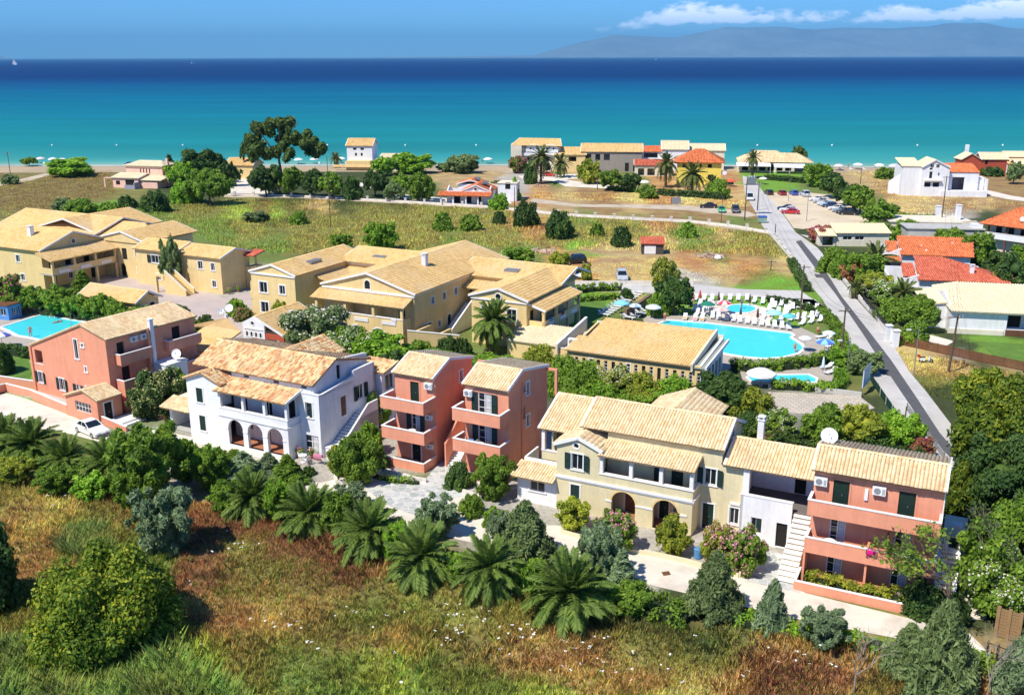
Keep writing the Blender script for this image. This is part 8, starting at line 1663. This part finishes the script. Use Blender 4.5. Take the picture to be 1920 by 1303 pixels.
# x, ground row, top row, width, shape+colour(+flower), label, category
PL_='''30 905 862 70 hY|olive shrub under the first palms|shrub
105 925 880 70 hM|low feathery shrub under the second palm|shrub
175 935 890 60 lB|fresh green shrub at the edge of the dry grass|shrub
245 950 880 60 hM|feathery shrub left of the dark acacia|shrub
425 965 905 60 hM|low feathery shrub before the first grey conifer|shrub
525 975 905 60 hB|bright feathery shrub between two palms|shrub
632 1005 930 66 hM|feathery shrub between the palms below the patio|shrub
745 1050 985 60 hB|bright low shrub left of the silver one|shrub
862 1090 1040 62 hM|low shrub between palm and pale conifer|shrub
995 1115 1050 66 hM|green shrub before the largest palm|shrub
1180 1150 1100 80 lM|spreading green shrub right of the largest palm|shrub
208 1196 1022 250 dT|big rounded bush with yellowish leaf tips alone in the dry scrub|bush
-30 1135 975 130 dD|dark bush cut by the picture edge at mid height|bush
312 1032 918 120 hU|blue green feathery shrub below the dark acacia|shrub
287 940 806 135 hM|tall dark feathery acacia before the white villa|tree
398 915 842 70 hM|feathery green acacia right of the tallest one|tree
352 900 832 60 hM|feathery acacia touching the tallest one|tree
458 905 846 75 cU|small grey green conifer before the arches|conifer
505 895 848 55 cU|narrow grey green conifer by the path wall|conifer
540 905 852 60 cM|young green conifer before the third arch|conifer
425 890 850 60 hM|low feathery shrub before the white villa|shrub
655 965 915 80 hU|silvery feathery shrub left of the flagstones|shrub
580 890 872 25 dD|small round clipped ball on the path|bush
822 1003 935 90 hU|silver green feathery shrub at the flagstone corner|shrub
985 1048 938 115 fO|large pale green conifer between palm and driveway|conifer
940 1010 965 60 hU|small silvery shrub beside the pale conifer|shrub
1130 1092 986 85 hU|silver green feathery shrub left of the drain cover|shrub
1165 1110 1030 60 cU|dark pointed conifer beside the silver shrub|conifer
1338 1150 1032 112 fO|yellow green spreading conifer before the pink oleander|conifer
1446 1182 1086 66 fU|small pointed conifer on the driveway edge|conifer
1545 1215 1150 85 hU|silvery shrub low under the driveway hedge|shrub
1757 1300 1125 130 fO|large drooping conifer at the bottom of the site|conifer
1700 1260 1168 90 fO|olive conifer leaning on the large drooping one|conifer
1905 1300 1190 90 fU|grey green conifer at the bottom corner|conifer
672 905 820 82 lM|dense garden shrub between white villa and flagstones|shrub
640 890 838 50 lY|yellow green shrub at the patio corner|shrub
700 880 828 60 dM|rounded shrub under the first pink balcony|shrub
705 810 735 50 lBw|white flowering oleander beside the first pink block|oleander
695 850 790 50 dM|leafy shrub below the white oleander|shrub
300 780 698 85 lDy|dark shrub with pale flowers between pink house and white villa|shrub
335 765 690 60 dM|rounded green shrub beside the flowering one|shrub
270 785 730 50 lDy|low flowering shrub at the pink bay|shrub
860 912 866 56 dD|dark rounded shrub at the foot of the second pink block|shrub
926 935 858 84 hM|feathery green shrub between pink blocks and yellow villa|shrub
885 965 925 50 dM|small rounded shrub beside the driveway|shrub
930 985 950 55 dM|low shrub at the corner of the driveway|shrub
1075 992 938 60 lY|yellow green shrub under the lower window of the yellow villa|shrub
1155 1030 960 72 lMp|pink oleander in front of the first arch|oleander
1262 1038 970 58 lY|yellow green shrub between arch and green door|shrub
1342 1060 985 56 lYp|small mixed oleander by the blue bin|oleander
1388 1072 992 78 lMp|large bright pink oleander at the garden path|oleander
600 668 580 130 lOw|olive tree with white blossom before the hotel veranda|tree
655 690 620 100 lMw|flowering green tree before the hotel arches|tree
712 700 620 140 bB|bright green round tree in front of the hotel arches|tree
735 745 655 110 bD|dark shaded tree under the bright green one|tree
533 600 560 54 dY|lime green bush at the hotel corner|bush
790 668 638 60 dM|garden bush behind the first pink roof|bush
840 668 628 50 dD|dark green round bush by the yellow garden wall|bush
868 668 634 40 dD|small dark bush next to the palm|bush
820 690 655 100 dM|wide bush behind the twin pink blocks|bush
900 705 665 120 dB|bright bush behind the second pink roof|bush
960 710 668 100 dB|fresh green bush right of the palm|bush
1010 712 648 95 dY|lime yellow round tree next to the low outbuilding|tree
1060 735 668 90 dM|green tree behind the pink pergola|tree
1095 745 678 100 dM|rounded tree below the narrow windows|tree
1150 750 690 90 lYw|yellowish flowering tree below the pool house|tree
1130 760 715 90 dB|bright green shrub behind the yellow villa roof|shrub
1205 760 700 90 dY|yellow green tree below the pool house windows|tree
1255 765 705 100 dB|bright green tree beside the dark one|tree
1345 775 695 140 bD|big dark tree between hip roof and paddling pool|tree
1415 795 728 95 dY|yellowish round tree at the paved walk|tree
1455 820 770 70 lMw|flowering shrub behind the roofed passage|shrub
1400 815 770 60 dD|dark shrub behind the white chimney|shrub
1440 825 790 50 lMm|shrub with magenta flowers next to the chimney|shrub
1535 845 750 115 bM|broad green tree behind the pink end house|tree
1600 845 752 110 bY|yellowish tree behind the pink end house|tree
1675 850 768 105 bB|bright green tree near the white railing|tree
1722 860 820 50 lRm|reddish shrub with pink flowers by the road|shrub
1640 860 810 70 dD|dark shrub between the two tree crowns|shrub
1898 925 700 205 bT|large dark spreading tree over the road end|tree
1960 880 690 170 bD|dark green tree at the edge behind the spreading one|tree
1822 800 690 120 bT|pale olive bush in front of the big trees|bush
1880 1010 800 200 bD|dense dark tree right of the pink end house|tree
1800 1010 860 100 bT|tree crown leaning to the pink ridge|tree
1930 1120 900 180 bM|green tree in the dark grove at the edge|tree
1860 820 700 120 lT|loose dark tree filling the grove behind the spreading one|tree
1835 960 850 90 bD|dark tree deep in the grove beside the pink ridge|tree
1945 1020 830 150 bT|tree with yellowish tips at the grove edge|tree
1850 1130 985 120 lM|loose tree in shade beside the white annex|tree
1890 1160 1040 130 lMw|shaded tree with white blossom above the wooden gate|tree
1730 1150 1085 80 dD|dark shrub at the end of the planter hedge|shrub
1790 1165 1110 50 dD|dark shrub at the foot of the side steps|shrub
1618 700 658 62 lO|brownish dry bush behind the billboard|bush
1590 690 650 60 lB|bright green bush by the curved hedge|bush
1890 560 465 100 bD|big dark tree beside the red hipped roof|tree
1930 520 455 110 bM|tree behind the orange roofed house end|tree
1870 560 505 70 dMp|pinkish flowering bush under the big dark tree|bush
1830 500 440 60 lM|loose green tree before the balcony house|tree
1560 510 462 55 dM|round bush beside the small cottage|bush
1590 520 470 70 dM|garden bush opposite the road bend|bush
1620 530 478 70 lM|garden shrub behind the roadside wall|shrub
1598 528 492 46 lR|reddish bush at the road edge|bush
1585 512 482 36 dD|dark bush by the road bend|bush
1640 555 512 70 lY|lime shrub before the blue white gable|shrub
1672 575 528 66 lMw|white flowering shrub by the roadside|shrub
1645 560 525 56 lOw|pale oleander above the white wall|oleander
1712 618 548 90 bM|spreading garden tree before the cream roofed bungalow|tree
1672 600 558 62 dM|dense shrub behind the iron railing|shrub
1712 645 600 56 dM|shrub at the bungalow path|shrub
1735 600 555 50 bB|bright green tree at the bungalow corner|tree
1540 455 425 50 lRm|pink bougainvillea beside the cottage porch|shrub
1575 455 430 60 dM|bush behind the cottage|bush
1640 448 415 80 dM|green shrubs between cottage and flat roofs|shrub
1700 440 412 60 dM|bush before the whitewashed flat roof|bush
1780 455 425 60 dM|bush at the yard wall|bush
1565 372 318 62 bD|dark tree at the far corner of the car park|tree
1612 402 342 78 bM|broad tree over the slanting row of cars|tree
1642 425 372 72 bM|green tree at the near end of the slanting row|tree
1590 385 345 55 bD|dark tree between two broad ones by the cars|tree
1530 350 308 50 lM|light green tree near the tavern hedge|tree
1497 310 272 34 bE|round topped tree standing before the sea|tree
1660 335 312 40 dM|low bush on the dry shore plot|bush
385 345 266 88 bD|big dark tree on the shore side of the pale pink house|tree
340 352 300 60 bB|bright green tree left of the dark shore tree|tree
395 385 305 90 bM|rounded green tree below the big dark one|tree
350 380 335 60 dB|light green shrub at the drive|shrub
293 398 355 52 dD|grey green bush before the pale pink house|bush
430 350 300 44 bD|dark tree before the ochre house|tree
320 330 290 24 cD|little pointed tree behind the pale pink house|tree
530 352 218 132 oE|tall eucalyptus with open crown rising above the sea|tree
472 335 248 34 oE|slim pine beside the eucalyptus|tree
500 368 300 70 bD|dark tree beneath the eucalyptus|tree
545 368 308 60 bM|green tree in the row behind the coast lane|tree
585 370 312 60 bD|dark tree second in the row behind the coast lane|tree
625 373 318 58 bM|rounded tree third in the row behind the coast lane|tree
662 374 330 40 dD|round dark bush at the end of the tree row|bush
705 370 310 58 bD|olive dark tree beside the white drive|tree
750 372 322 52 bM|tree before the meadow gate|tree
790 378 325 50 lM|loose tree left of the coral canopy|tree
740 378 340 40 bO|grey green tree behind the brick gate piers|tree
770 325 288 80 lB|bright green canes behind the trees by the shore|canes
720 330 295 40 lB|clump of canes beside the beach annex|canes
870 325 292 60 lO|dry green bush on the dunes|bush
840 322 305 40 lO|low dune bush next to the dry one|bush
135 330 298 85 lB|long clump of green canes at the shore|canes
55 312 292 28 bM|small shore tree in front of the beach|tree
20 345 325 30 dO|low bush beside the shore lane|bush
150 398 372 60 dM|garden bush behind the left hotel roofs|bush
120 395 370 40 dO|grey bush by the bright lawn|bush
205 400 378 40 dM|low bush below the pale pink house|bush
240 392 365 36 dD|little dark bush before the arched garage|bush
830 432 398 42 dM|dark bush first of the pair in the meadow|bush
882 432 400 44 dM|dark bush second of the pair in the meadow|bush
936 420 396 28 dD|small dark bush in the meadow|bush
986 425 373 52 dD|tall dark bush before the ploughed plot|bush
1048 446 391 56 dD|tallest dark bush in the middle meadow|bush
1120 443 415 28 dM|small green bush in the middle meadow|bush
1165 462 424 42 dD|dark bush near the field shed|bush
1288 444 416 38 dM|round bush on the far meadow side|bush
715 470 418 62 lB|light green bush behind the hotel roofs|bush
640 470 440 40 lM|low bush behind the left hotel wing|bush
560 420 395 34 dM|low green bush in the left meadow|bush
480 415 398 50 lO|sprawling green weeds in the meadow|bush
970 495 465 60 lM|green bush behind the skylights|bush
1048 525 474 46 lY|yellow green tree at the end of the dirt lot|tree
1100 530 495 24 lY|small young tree beside the silver car|tree
1245 545 485 50 lYy|yellow flowering tree at the side lane|tree
1262 590 515 80 bD|dark round tree between the lounger groups|tree
1235 590 545 50 dM|dense bush under the yellow flowering tree|bush
1175 562 540 28 dD|clipped ball bush at the end of the loungers|bush
160 570 506 52 cM|pointed cypress like tree before the balconies|tree
20 585 520 70 lMm|flowering shrub at the end of the garden wall|shrub
60 588 530 60 bM|garden tree left of the cypress like tree|tree
105 592 532 65 bM|dark garden tree behind the closed parasols|tree
145 597 545 60 bM|garden tree second behind the closed parasols|tree
190 602 548 65 bM|garden tree third behind the closed parasols|tree
225 606 565 50 dM|round bush by the poolside hut|bush
270 600 572 50 dM|bush in front of the hut gable|bush
325 615 562 74 bO|olive green tree on the courtyard edge|tree
350 622 590 60 dM|dense bush beside the courtyard tree|bush
385 612 590 36 dD|small clipped bush by the courtyard|bush
445 590 560 44 dB|bright bush at the hotel entrance|bush
455 600 575 40 dMm|flowering shrub at the hotel entrance|shrub
325 545 446 34 lO|climbing plant trained up the hotel stair corner|climbing plant
0 700 640 50 dD|dark bush at the edge of the left lawn|bush
1860 330 312 40 dD|dark bush before the red beach house|bush
1900 345 300 34 bO|tamarisk tree at the far shore corner|tree
1145 358 310 54 bM|garden tree before the grey stone beach house|tree
1105 345 300 40 lY|yellow green tree beside the grey stone house|tree
1180 360 320 46 bD|dark tree in the tavern garden|tree
995 345 300 26 dD|dark clipped bush beside the cream beach house|bush
972 325 295 34 lMm|pink bougainvillea over the white roof terrace|bougainvillea
935 372 340 30 lMm|bougainvillea beside the white villa wall|bougainvillea
965 375 332 20 cB|slim green conifer by the white block|conifer
935 392 362 40 dB|bright green shrub by the white villa|shrub
1215 372 345 36 dM|garden bush beside the lemon hotel|bush
1345 370 335 50 dM|garden bush in front of the lemon hotel corner|bush'''
NMAP={'bush':'bush','shrub':'shrub','tree':'tree','conifer':'conifer','oleander':'oleander','canes':'cane_clump','climbing plant':'climbing_plant','bougainvillea':'bougainvillea'}
for ln in PL_.split('\n'):
    q,lb,ct=ln.split('|');x,y,t,w,cd=q.split();x,y,t,w=map(float,(x,y,t,w));big=w>150
    plant(x,y,t,w,SH[cd[0]],K[cd[1]],lb,ct,NMAP[ct],None,trunk={'b':.12,'o':.30,'f':.04,'c':.04}.get(cd[0],0.0),flower=FL.get(cd[2])if len(cd)>2 else None,nf=1000,dens=1.0)
# date palms
PALMS=[(4,852,100,'date palm at the edge of the row before the driveway'),(62,860,104,'date palm second from the edge in the driveway row'),(128,884,90,'date palm beside the white car'),(203,900,96,'date palm at the end of the row, right of the white car'),(474,965,110,'date palm right of the feathery acacias'),(578,995,120,'date palm below the white villa patio'),(690,1035,128,'date palm below the flagstone corner'),(800,1080,138,'date palm below the silver shrub'),(925,1115,132,'date palm left of the largest palm'),(1066,1155,165,'largest date palm, in the middle of the scrub edge')]
for i,(x,y,w,lb)in enumerate(PALMS):palm(x,y,w*1.08,lb,trunk_h=1.15+(0,.35,.1,.5,.2)[i%5]+(.35 if i>3 else 0),nf=74 if i<9 else 92,el0=-48,seed=i,group='date palms along the scrub edge',pairs=24,trunk_r=.30,thick=.85)
palm(920,662,92,'tall date palm with orange fruit before the hotel wing',trunk_h=4.6,nf=60,fruit=True,seed=40,trunk_r=.38,el0=-45,thick=1.2)
for x,y,w,th,lb in[(1014,345,58,8.0,'tall palm before the double gabled beach house'),(1051,333,44,4.5,'palm beside the red car'),(1248,352,50,7.0,'palm left of the lemon yellow hotel'),(1297,365,56,5.6,'palm in front of the lemon yellow hotel'),(1335,368,40,3.2,'short palm at the lemon hotel corner'),(1410,335,34,6.5,'palm wrapped around the dark pole at the tavern'),(512,362,40,3.0,'palm in the dark tree row'),(630,315,26,3.4,'small palm near the tall white beach house'),(1640,520,74,3.2,'palm before the red roofs'),(1600,560,30,2.0,'little palm by the roadside'),(1690,585,60,3.0,'palm deep in the bungalow garden')]:
    palm(x,y,w,lb,trunk_h=th,nf=34,far=True,seed=int(x),group='far date palms',pairs=12,trunk_r=.35,thick=1.3)
# bare and sparse trees
branch_tree(1792,1172,985,'sparse leaved tree leaning across the pink end house',leafm=L_MID,nleaf=1300,lean=(-1.25,.1),depth_=6,seed=5,r0=.16,spread=.42,lsz=.15)
branch_tree(1600,1300,1178,'dead grey shrub in the scrub below the driveway',lean=(.05,0),m=M_BARKG,depth_=6,seed=9,r0=.06,spread=.40,name='dead_shrub',cat='dead shrub')
branch_tree(1850,1310,1190,'dead grey shrub beside the drooping conifer',lean=(.1,0),m=M_BARKG,depth_=6,seed=12,r0=.06,spread=.42,name='dead_shrub',cat='dead shrub')
branch_tree(1860,1120,960,'bare twiggy tree in front of the dark grove',lean=(.2,0),m=M_BARKG,depth_=6,seed=14,r0=.10,spread=.42,leafm=L_DRK,nleaf=500)
# hedges
hedge([(1497,1088),(1560,1106),(1640,1124),(1722,1140)],1.1,1.0,L_YEL,'clipped yellow green hedge in the planter of the pink end house',dens=110,size=.13)
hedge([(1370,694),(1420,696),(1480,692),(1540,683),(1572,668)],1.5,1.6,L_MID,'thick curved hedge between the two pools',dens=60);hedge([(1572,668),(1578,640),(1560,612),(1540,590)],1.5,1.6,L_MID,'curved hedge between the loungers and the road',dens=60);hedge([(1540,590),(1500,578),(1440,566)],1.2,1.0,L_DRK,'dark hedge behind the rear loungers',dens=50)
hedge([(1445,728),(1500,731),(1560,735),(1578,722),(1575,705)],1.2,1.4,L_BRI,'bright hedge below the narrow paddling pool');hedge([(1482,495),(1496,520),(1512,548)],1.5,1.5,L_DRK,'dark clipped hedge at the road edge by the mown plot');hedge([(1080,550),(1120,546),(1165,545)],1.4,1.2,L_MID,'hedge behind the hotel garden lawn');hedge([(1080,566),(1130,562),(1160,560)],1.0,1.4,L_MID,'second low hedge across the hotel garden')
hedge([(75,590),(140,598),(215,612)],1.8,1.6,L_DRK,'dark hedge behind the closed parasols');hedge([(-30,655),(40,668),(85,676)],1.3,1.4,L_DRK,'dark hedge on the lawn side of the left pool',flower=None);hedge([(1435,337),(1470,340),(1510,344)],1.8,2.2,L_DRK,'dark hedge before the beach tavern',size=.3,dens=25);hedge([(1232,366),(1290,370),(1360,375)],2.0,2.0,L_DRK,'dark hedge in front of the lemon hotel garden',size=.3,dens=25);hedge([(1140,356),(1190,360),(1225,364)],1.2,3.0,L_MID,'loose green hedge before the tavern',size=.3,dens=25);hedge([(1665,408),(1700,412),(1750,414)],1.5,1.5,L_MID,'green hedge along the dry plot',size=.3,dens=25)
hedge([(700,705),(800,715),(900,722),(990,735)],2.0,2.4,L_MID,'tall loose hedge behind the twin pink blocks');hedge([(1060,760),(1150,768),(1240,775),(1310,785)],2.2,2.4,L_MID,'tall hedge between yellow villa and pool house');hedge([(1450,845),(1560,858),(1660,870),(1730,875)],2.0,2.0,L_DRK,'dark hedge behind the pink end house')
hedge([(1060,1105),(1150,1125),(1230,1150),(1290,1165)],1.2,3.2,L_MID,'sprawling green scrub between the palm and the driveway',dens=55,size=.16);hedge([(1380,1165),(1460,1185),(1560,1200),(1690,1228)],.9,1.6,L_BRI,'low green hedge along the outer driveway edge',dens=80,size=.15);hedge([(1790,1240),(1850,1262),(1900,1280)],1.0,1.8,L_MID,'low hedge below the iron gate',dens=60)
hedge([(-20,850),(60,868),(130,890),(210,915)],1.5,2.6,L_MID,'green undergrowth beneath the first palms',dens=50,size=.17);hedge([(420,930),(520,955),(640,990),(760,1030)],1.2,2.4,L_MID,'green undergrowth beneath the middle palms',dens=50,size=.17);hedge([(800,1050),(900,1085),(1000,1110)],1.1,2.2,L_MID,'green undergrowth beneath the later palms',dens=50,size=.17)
hedge([(690,892),(740,905),(785,908)],.5,.8,L_BRI,'flower bed with small blooms under the first pink balcony',flower=B_YEL,dens=70,size=.12)
# ================================================================= wild grass and weeds: uncountable
def inside(px,py,poly):
    r=np.zeros(len(px),bool);j=len(poly)-1
    for i in range(len(poly)):
        xi,yi=poly[i];xj,yj=poly[j];c=((yi>py)!=(yj>py))&(px<(xj-xi)*(py-yi)/(yj-yi+1e-9)+xi);r^=c;j=i
    return r
def weeds(name,region,n,h0,h1,blades,wid,m,mask=None,jitter=.25,clump=0.0,bright=1.0,seed=1,tint=None):
    r_=np.random.default_rng(seed);(u0,u1,v0,v1)=region
    c=[Gv(u,v)for u in(u0,u1)for v in(v0,v1)];X0,X1=min(p[0]for p in c),max(p[0]for p in c);Y0,Y1=min(p[1]for p in c),max(p[1]for p in c)
    X=r_.uniform(X0,X1,n);Y=r_.uniform(Y0,Y1,n);u,v=PX(X,Y);ok=(u>-60)&(u<1980)
    if mask is not None:ok&=mask(u,v)
    d=fbm(X,Y,2.6,seed+30);ok&=d>(.5-(1-clump)*.5)*r_.random(n)*1.6 if clump else ok
    X,Y,d=X[ok],Y[ok],d[ok];n=len(X);Z=scrub_height(X,Y)
    tall=fbm(X,Y,3.5,seed+60);H=(h0+(h1-h0)*np.clip((tall-.3)*2.2,0,1))*r_.uniform(.7,1.25,n)
    k=blades;a=r_.uniform(0,2*np.pi,(n,k));ln=r_.uniform(.15,.75,(n,k));bx=X[:,None]+r_.normal(0,wid*1.2,(n,k));by=Y[:,None]+r_.normal(0,wid*1.2,(n,k))
    h=H[:,None]*r_.uniform(.6,1.1,(n,k));tx=bx+np.cos(a)*h*ln;ty=by+np.sin(a)*h*ln;pw=wid*r_.uniform(.6,1.2,(n,k));px_=-np.sin(a)*pw/2;py_=np.cos(a)*pw/2
    z=Z[:,None]-.03+0*bx;mx,my,mz=bx*.55+tx*.45,by*.55+ty*.45,z+h*.62
    V=np.stack([np.stack([bx-px_,by-py_,z],-1),np.stack([bx+px_,by+py_,z],-1),np.stack([mx+px_*.9,my+py_*.9,mz],-1),np.stack([tx,ty,z+h],-1),np.stack([mx-px_*.9,my-py_*.9,mz],-1)],2).reshape(-1,3)
    N_=n*k;Fq=(np.arange(N_)*5)[:,None]+np.array([0,1,2,3,4])[None]
    me=np_mesh(name,V,Fq,m);jx,jy=(fbm(X,Y,7,3)-.5)*9,(fbm(X,Y,7,4)-.5)*9
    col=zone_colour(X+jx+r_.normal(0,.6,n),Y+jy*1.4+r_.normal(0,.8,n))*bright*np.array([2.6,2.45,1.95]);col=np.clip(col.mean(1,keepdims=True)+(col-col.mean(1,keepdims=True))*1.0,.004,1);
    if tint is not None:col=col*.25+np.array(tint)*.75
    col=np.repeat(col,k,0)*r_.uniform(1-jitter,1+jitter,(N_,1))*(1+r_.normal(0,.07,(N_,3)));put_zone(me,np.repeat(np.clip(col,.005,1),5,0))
    o=link(name,me);tag(o,kind='stuff');return X,Y
M_WEED=attr_mat('wild_grass',bump=0,hi=1.2,var=.22,trans=.35)
FORE=[(-80,862),(60,905),(230,930),(420,950),(520,975),(650,1010),(780,1055),(900,1095),(1010,1130),(1090,1140),(1180,1145),(1290,1180),(1400,1180),(1560,1210),(1700,1240),(1850,1280),(1990,1310),(1990,1400),(-80,1400)]
fm=lambda u,v:inside(u,v,FORE)
weeds('dry_grass',(-60,1980,860,1330),120000,.15,.60,3,.032,M_WEED,fm,.35,bright=1.15,seed=1)
weeds('tall_weeds',(-60,1980,880,1330),30000,.35,1.05,6,.045,M_WEED,lambda u,v:fm(u,v),.30,clump=.75,bright=.95,seed=2)
weeds('green_weeds',(-60,1980,860,1330),26000,.12,.45,5,.065,M_WEED,fm,.30,clump=.7,bright=.8,seed=3,tint=(.20,.34,.04))
weeds('reeds',(-60,800,1180,1330),14000,.8,1.9,4,.05,M_WEED,lambda u,v:inside(u,v,[(-60,1195),(90,1225),(330,1215),(345,1262),(420,1290),(470,1320),(430,1400),(-60,1400)]),.25,bright=1.0,seed=4,tint=(.46,.62,.18))
weeds('reeds',(90,240,960,1060),5000,.6,1.3,4,.05,M_WEED,lambda u,v:inside(u,v,[(110,1030),(120,985),(200,985),(215,1030),(150,1050)]),.25,seed=5,tint=(.40,.52,.17))
MID=[(250,395),(420,375),(560,374),(750,384),(920,394),(1060,408),(1290,420),(1440,442),(1475,485),(1400,478),(1230,472),(1060,468),(1000,480),(900,480),(700,480),(460,475),(330,430),(270,410)]
weeds('dark_weeds',(-60,1980,880,1330),16000,.2,.7,5,.05,M_WEED,fm,.3,clump=.85,bright=.8,seed=13,tint=(.13,.085,.05))
weeds('meadow_grass',(240,1480,372,485),60000,.25,.9,2,.14,M_WEED,lambda u,v:inside(u,v,MID),.30,bright=1.15,seed=6)
weeds('field_grass',(-20,240,315,420),14000,.2,.5,2,.22,M_WEED,lambda u,v:inside(u,v,[(-20,350),(90,332),(210,320),(215,365),(120,395),(-20,415)]),.25,seed=7)
weeds('dry_grass',(960,1420,350,400),14000,.15,.4,2,.2,M_WEED,lambda u,v:inside(u,v,[(1000,362),(1250,362),(1400,376),(1400,392),(1200,380),(1000,372)]),.3,seed=8,bright=1.1)
weeds('dry_grass',(1580,1980,315,420),16000,.15,.45,2,.2,M_WEED,lambda u,v:inside(u,v,[(1590,320),(1680,322),(1700,360),(1900,378),(1980,390),(1980,400),(1860,395),(1740,408),(1680,405),(1660,370)]),.3,seed=9)
weeds('dry_grass',(1000,1500,480,545),16000,.06,.22,3,.10,M_WEED,lambda u,v:inside(u,v,[(1005,478),(1240,482),(1440,492),(1480,540),(1300,528),(1085,528),(1000,500)]),.3,clump=.8,seed=10)
weeds('roadside_weeds',(1660,1980,650,760),16000,.15,.6,4,.06,M_WEED,lambda u,v:inside(u,v,[(1680,655),(1760,672),(1920,705),(1980,730),(1980,760),(1780,750),(1745,740),(1720,710)]),.3,seed=11,bright=1.1)
weeds('garden_grass',(1020,1330,985,1080),5000,.05,.18,4,.05,M_WEED,lambda u,v:inside(u,v,[(1050,990),(1180,1022),(1290,1046),(1285,1056),(1180,1032),(1052,1000)]),.3,seed=12,tint=(.16,.2,.04))
# white umbels scattered over the scrub
def umbels(n,seed):
    r_=np.random.default_rng(seed);cl=[(880,1170,60,60),(540,1175,25,30),(445,1050,18,22),(655,1160,12,14),(800,1020,60,20),(960,1150,70,60),(1010,1200,70,60),(1080,1240,60,30),(1100,1220,40,20),(490,1100,200,20),(700,1240,200,22),(590,1230,20,10),(1500,1270,50,30),(1560,1230,40,14),(880,1080,80,16),(90,945,16,14),(1180,1230,100,30),(840,1200,20,10),(1800,1280,60,16),(480,980,60,12)]
    U_,V_=[],[]
    for x,y,s,c in cl:U_+=list(r_.normal(x,s,int(c*n)));V_+=list(r_.normal(y,s*.45,int(c*n)))
    U_,V_=np.array(U_),np.array(V_);k=inside(U_,V_,FORE);X,Y=Gv(U_[k],V_[k]);Z=scrub_height(X,Y);mb=MB();st=MB()
    for x,y,z in zip(X,Y,Z):
        h=r_.uniform(.6,1.15);rr=r_.uniform(.04,.08)
        for j in range(3):
            ox,oy=r_.normal(0,.05,2);mb.add([(x+ox+rr*math.cos(t),y+oy+rr*math.sin(t),z+h+r_.uniform(-.02,.03))for t in[i*1.2566 for i in range(5)]]+[(x+ox,y+oy,z+h-.04)],[(0,1,2,3,4),(0,5,1),(1,5,2),(2,5,3),(3,5,4),(4,5,0)])
        st.add([(x-.008,y,z),(x+.008,y,z),(x,y,z+h)],[(0,1,2)])
    o=mb.build('white_wildflowers',mat('white_umbel',(.78,.78,.72),var=.05));tag(o,kind='stuff');o=st.build('flower_stalks',M_WEED);tag(o,kind='stuff')
umbels(.30,3)
